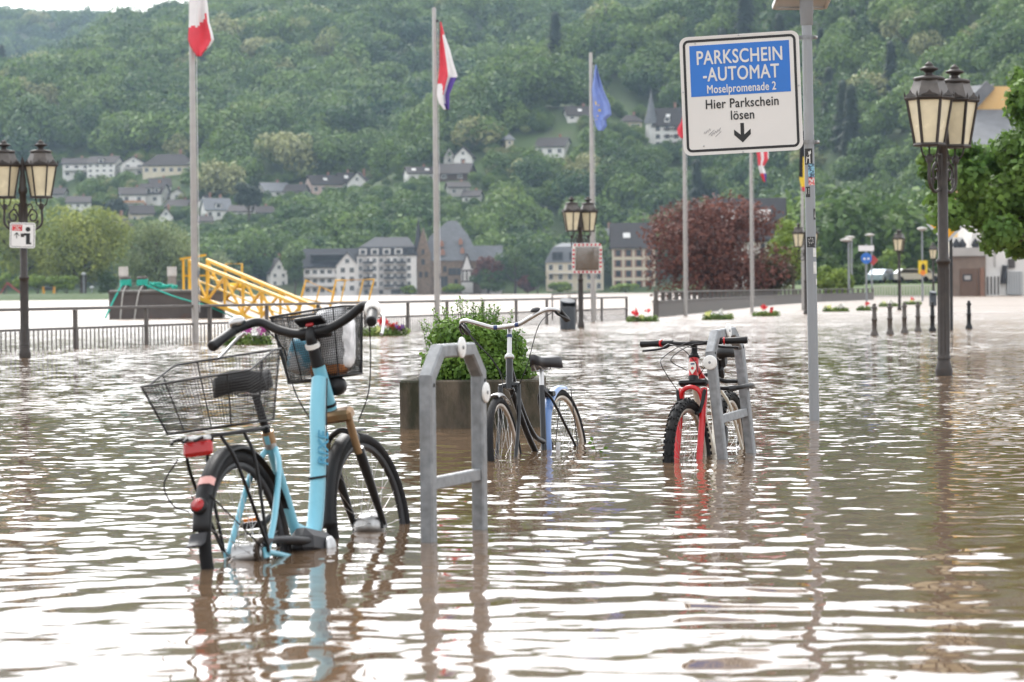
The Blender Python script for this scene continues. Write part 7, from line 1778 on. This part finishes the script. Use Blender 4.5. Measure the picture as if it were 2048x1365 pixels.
def car(px, pyb, d, m, label, rz):
    p = at(px, pyb, d); o = thing('parked_car', label, 'car', (p.x, d, p.z), rz=rz, group='cars parked on the far road')
    prof = [(-2.1, 0.3), (2.1, 0.3), (2.15, 0.75), (1.2, 0.92), (0.7, 1.42), (-1.1, 1.45), (-1.8, 0.98), (-2.15, 0.9)]
    MB().prism(prof, 1.7, Matrix.Rotation(R(90), 3, 'X'), (0, 0.85, 0)).build('body', m, o)
    MB().prism([(-1.5, 0.98), (1.05, 0.96), (0.62, 1.36), (-1.05, 1.39)], 1.74, Matrix.Rotation(R(90), 3, 'X'), (0, 0.87, 0)).build('side_window', M_glass, o)
    for x in (-1.35, 1.35):
        for y_ in (-0.78, 0.78): MB().lathe([(0.32, -0.1), (0.32, 0.1)], (x, y_, 0.32), 14, Matrix.Rotation(R(90), 3, 'X')).build('wheel', M_rubber, o)
car(1765, 566, 292, M_carb, 'silver-blue car parked left of the far street lamp', R(60))
car(1822, 565, 292, M_carw, 'white car parked behind the far street lamp', R(8))
car(1842, 564, 300, M_carw, 'white car parked farthest right by the yellow poster', R(4))
def road_bank():
    # raised road and grass strip behind the pale fence
    o = MB().box((at(1800, 583, 297).x, 300, 0.2), (26, 24, 2.0)).build('road_embankment', mat('verge_grass', (0.10, 0.17, 0.04), 0.95, var=0.25, scale=0.4)); tag(o, 'grassy road embankment with parked cars', kind='structure')
    d = 236; a, b = at(1748, 590, d), at(1872, 590, d-12); f = thing('pale_fence', 'long pale railing in the water beyond the bollards', 'railing', (a.x, a.y, GROUND)); v = b-a; v.z = 0
    for z in (0.5, 1.35): MB().bar(Vector((0, 0, z)), v+Vector((0, 0, z)), 0.07).build('rail', M_wg, f)
    n = 22
    for k in range(n+1): MB().bar(v*(k/n), v*(k/n)+Vector((0, 0, 1.3)), 0.07).build('post', M_wg, f)
road_bank()
# ------------------------------------------------------------------ the wood on the valley sides (after the houses, so that they stand clear)
def scatter_wood():
    g = np.random.default_rng(21)
    pts = []
    def fill(y0, y1, sp, amax):
        ys = np.arange(y0, y1, sp*0.9)
        for yy in ys:
            w_ = amax*yy; xs = np.arange(-w_, w_, sp)+g.uniform(0, sp)
            x = xs+g.normal(0, sp*0.25, len(xs)); y = yy+g.normal(0, sp*0.25, len(xs))
            pts.append(np.stack([x, y], 1))
    for (cx, cy, r) in CLEAR:          # garden shrubs round the houses
        q = g.uniform(-1, 1, (70, 2)); pts.append(np.stack([cx+q[:, 0]*(r+9), cy-r*0.7+q[:, 1]*(r*1.6+12)], 1))
    nsh = 70*len(CLEAR)
    fill(400, 1000, 10.0, 0.21); fill(1000, 1800, 13.5, 0.205); fill(2120, 2800, 20.0, 0.2)
    P = np.concatenate(pts); shr = np.arange(len(P)) < nsh; z = terrain_z(P[:, 0], P[:, 1])
    px = P[:, 0]/P[:, 1]*FPX+1024
    keep = (z > 2.6) | ((px > 1600) & (P[:, 1] > 400))
    keep &= ~((P[:, 1] < 660) & (px < 1500))          # river
    keep &= ~((P[:, 1] > 2050) & (px > 620))
    hid = (P[:, 1] > 1250) & (px > 1330); keep &= ~hid
    # meadow strips between the gardens
    mead = (np.sin(P[:, 0]/38+1.0)+np.sin(P[:, 1]/23+P[:, 0]/70)) > 1.86
    keep &= ~(mead & (P[:, 1] < 1200))
    lim = np.full(len(P), 9.0)
    for (cx, cy, r) in CLEAR:
        dx = P[:, 0]-cx; dy = P[:, 1]-cy
        # clear the plot and a lane in front of the house so that its facade is seen
        keep &= ~((np.abs(dx) < r+2) & (np.abs(dy) < r*0.9+2))
        lane = (np.abs(dx-dy*(cx/cy)) < r+3) & (dy <= 4) & (dy > -260)
        hz_ = float(terrain_z(cx, cy)); line = 0.87+(hz_-0.87)*(P[:, 1]/cy)
        lim = np.where(lane, np.minimum(lim, np.maximum(0.32, (line-z+3.0)/12.0)), lim)
    P = P[keep]; z = z[keep]; lim = np.where(shr, np.minimum(lim, 0.5), lim)[keep]
    n = len(P); S = np.where(P[:, 1] > 2000, 2.4, np.where(P[:, 1] > 1000, 1.75, 1.4))*g.uniform(0.55, 1.3, n)
    S = np.minimum(S, lim*g.uniform(0.8, 1.15, n))
    K = g.integers(1, 6, n)
    px = P[:, 0]/P[:, 1]*FPX+1024
    cp = np.where((px > 1450) & (z > 25), 0.10, 0.004); K = np.where(g.uniform(0, 1, n) < cp, 0, K)
    print('wood trees', n)
    K = np.where(lim < 1.2, g.integers(1, 6, n), K)
    forest('hill_wood', 'dense green mixed wood covering the valley sides', np.column_stack([P, z-1.2*S]), S, K)
scatter_wood()
# ------------------------------------------------------------------ the damp air over the valley
hz = MB().box((0, 1430, 155), (2000, 2980, 330)).build('haze', [])
hm = bpy.data.materials.new('haze'); hm.use_nodes = True; hn = hm.node_tree; hn.nodes.clear()
ho = hn.nodes.new('ShaderNodeOutputMaterial'); hv = hn.nodes.new('ShaderNodeVolumePrincipled')
hv.inputs['Color'].default_value = (0.60, 0.80, 1.0, 1); hv.inputs['Density'].default_value = 0.000105; hv.inputs['Anisotropy'].default_value = 0.0
hn.links.new(hv.outputs[0], ho.inputs['Volume']); hz.data.materials.clear(); hz.data.materials.append(hm)
tag(hz, 'pale bluish haze hanging in the valley air', kind='stuff')
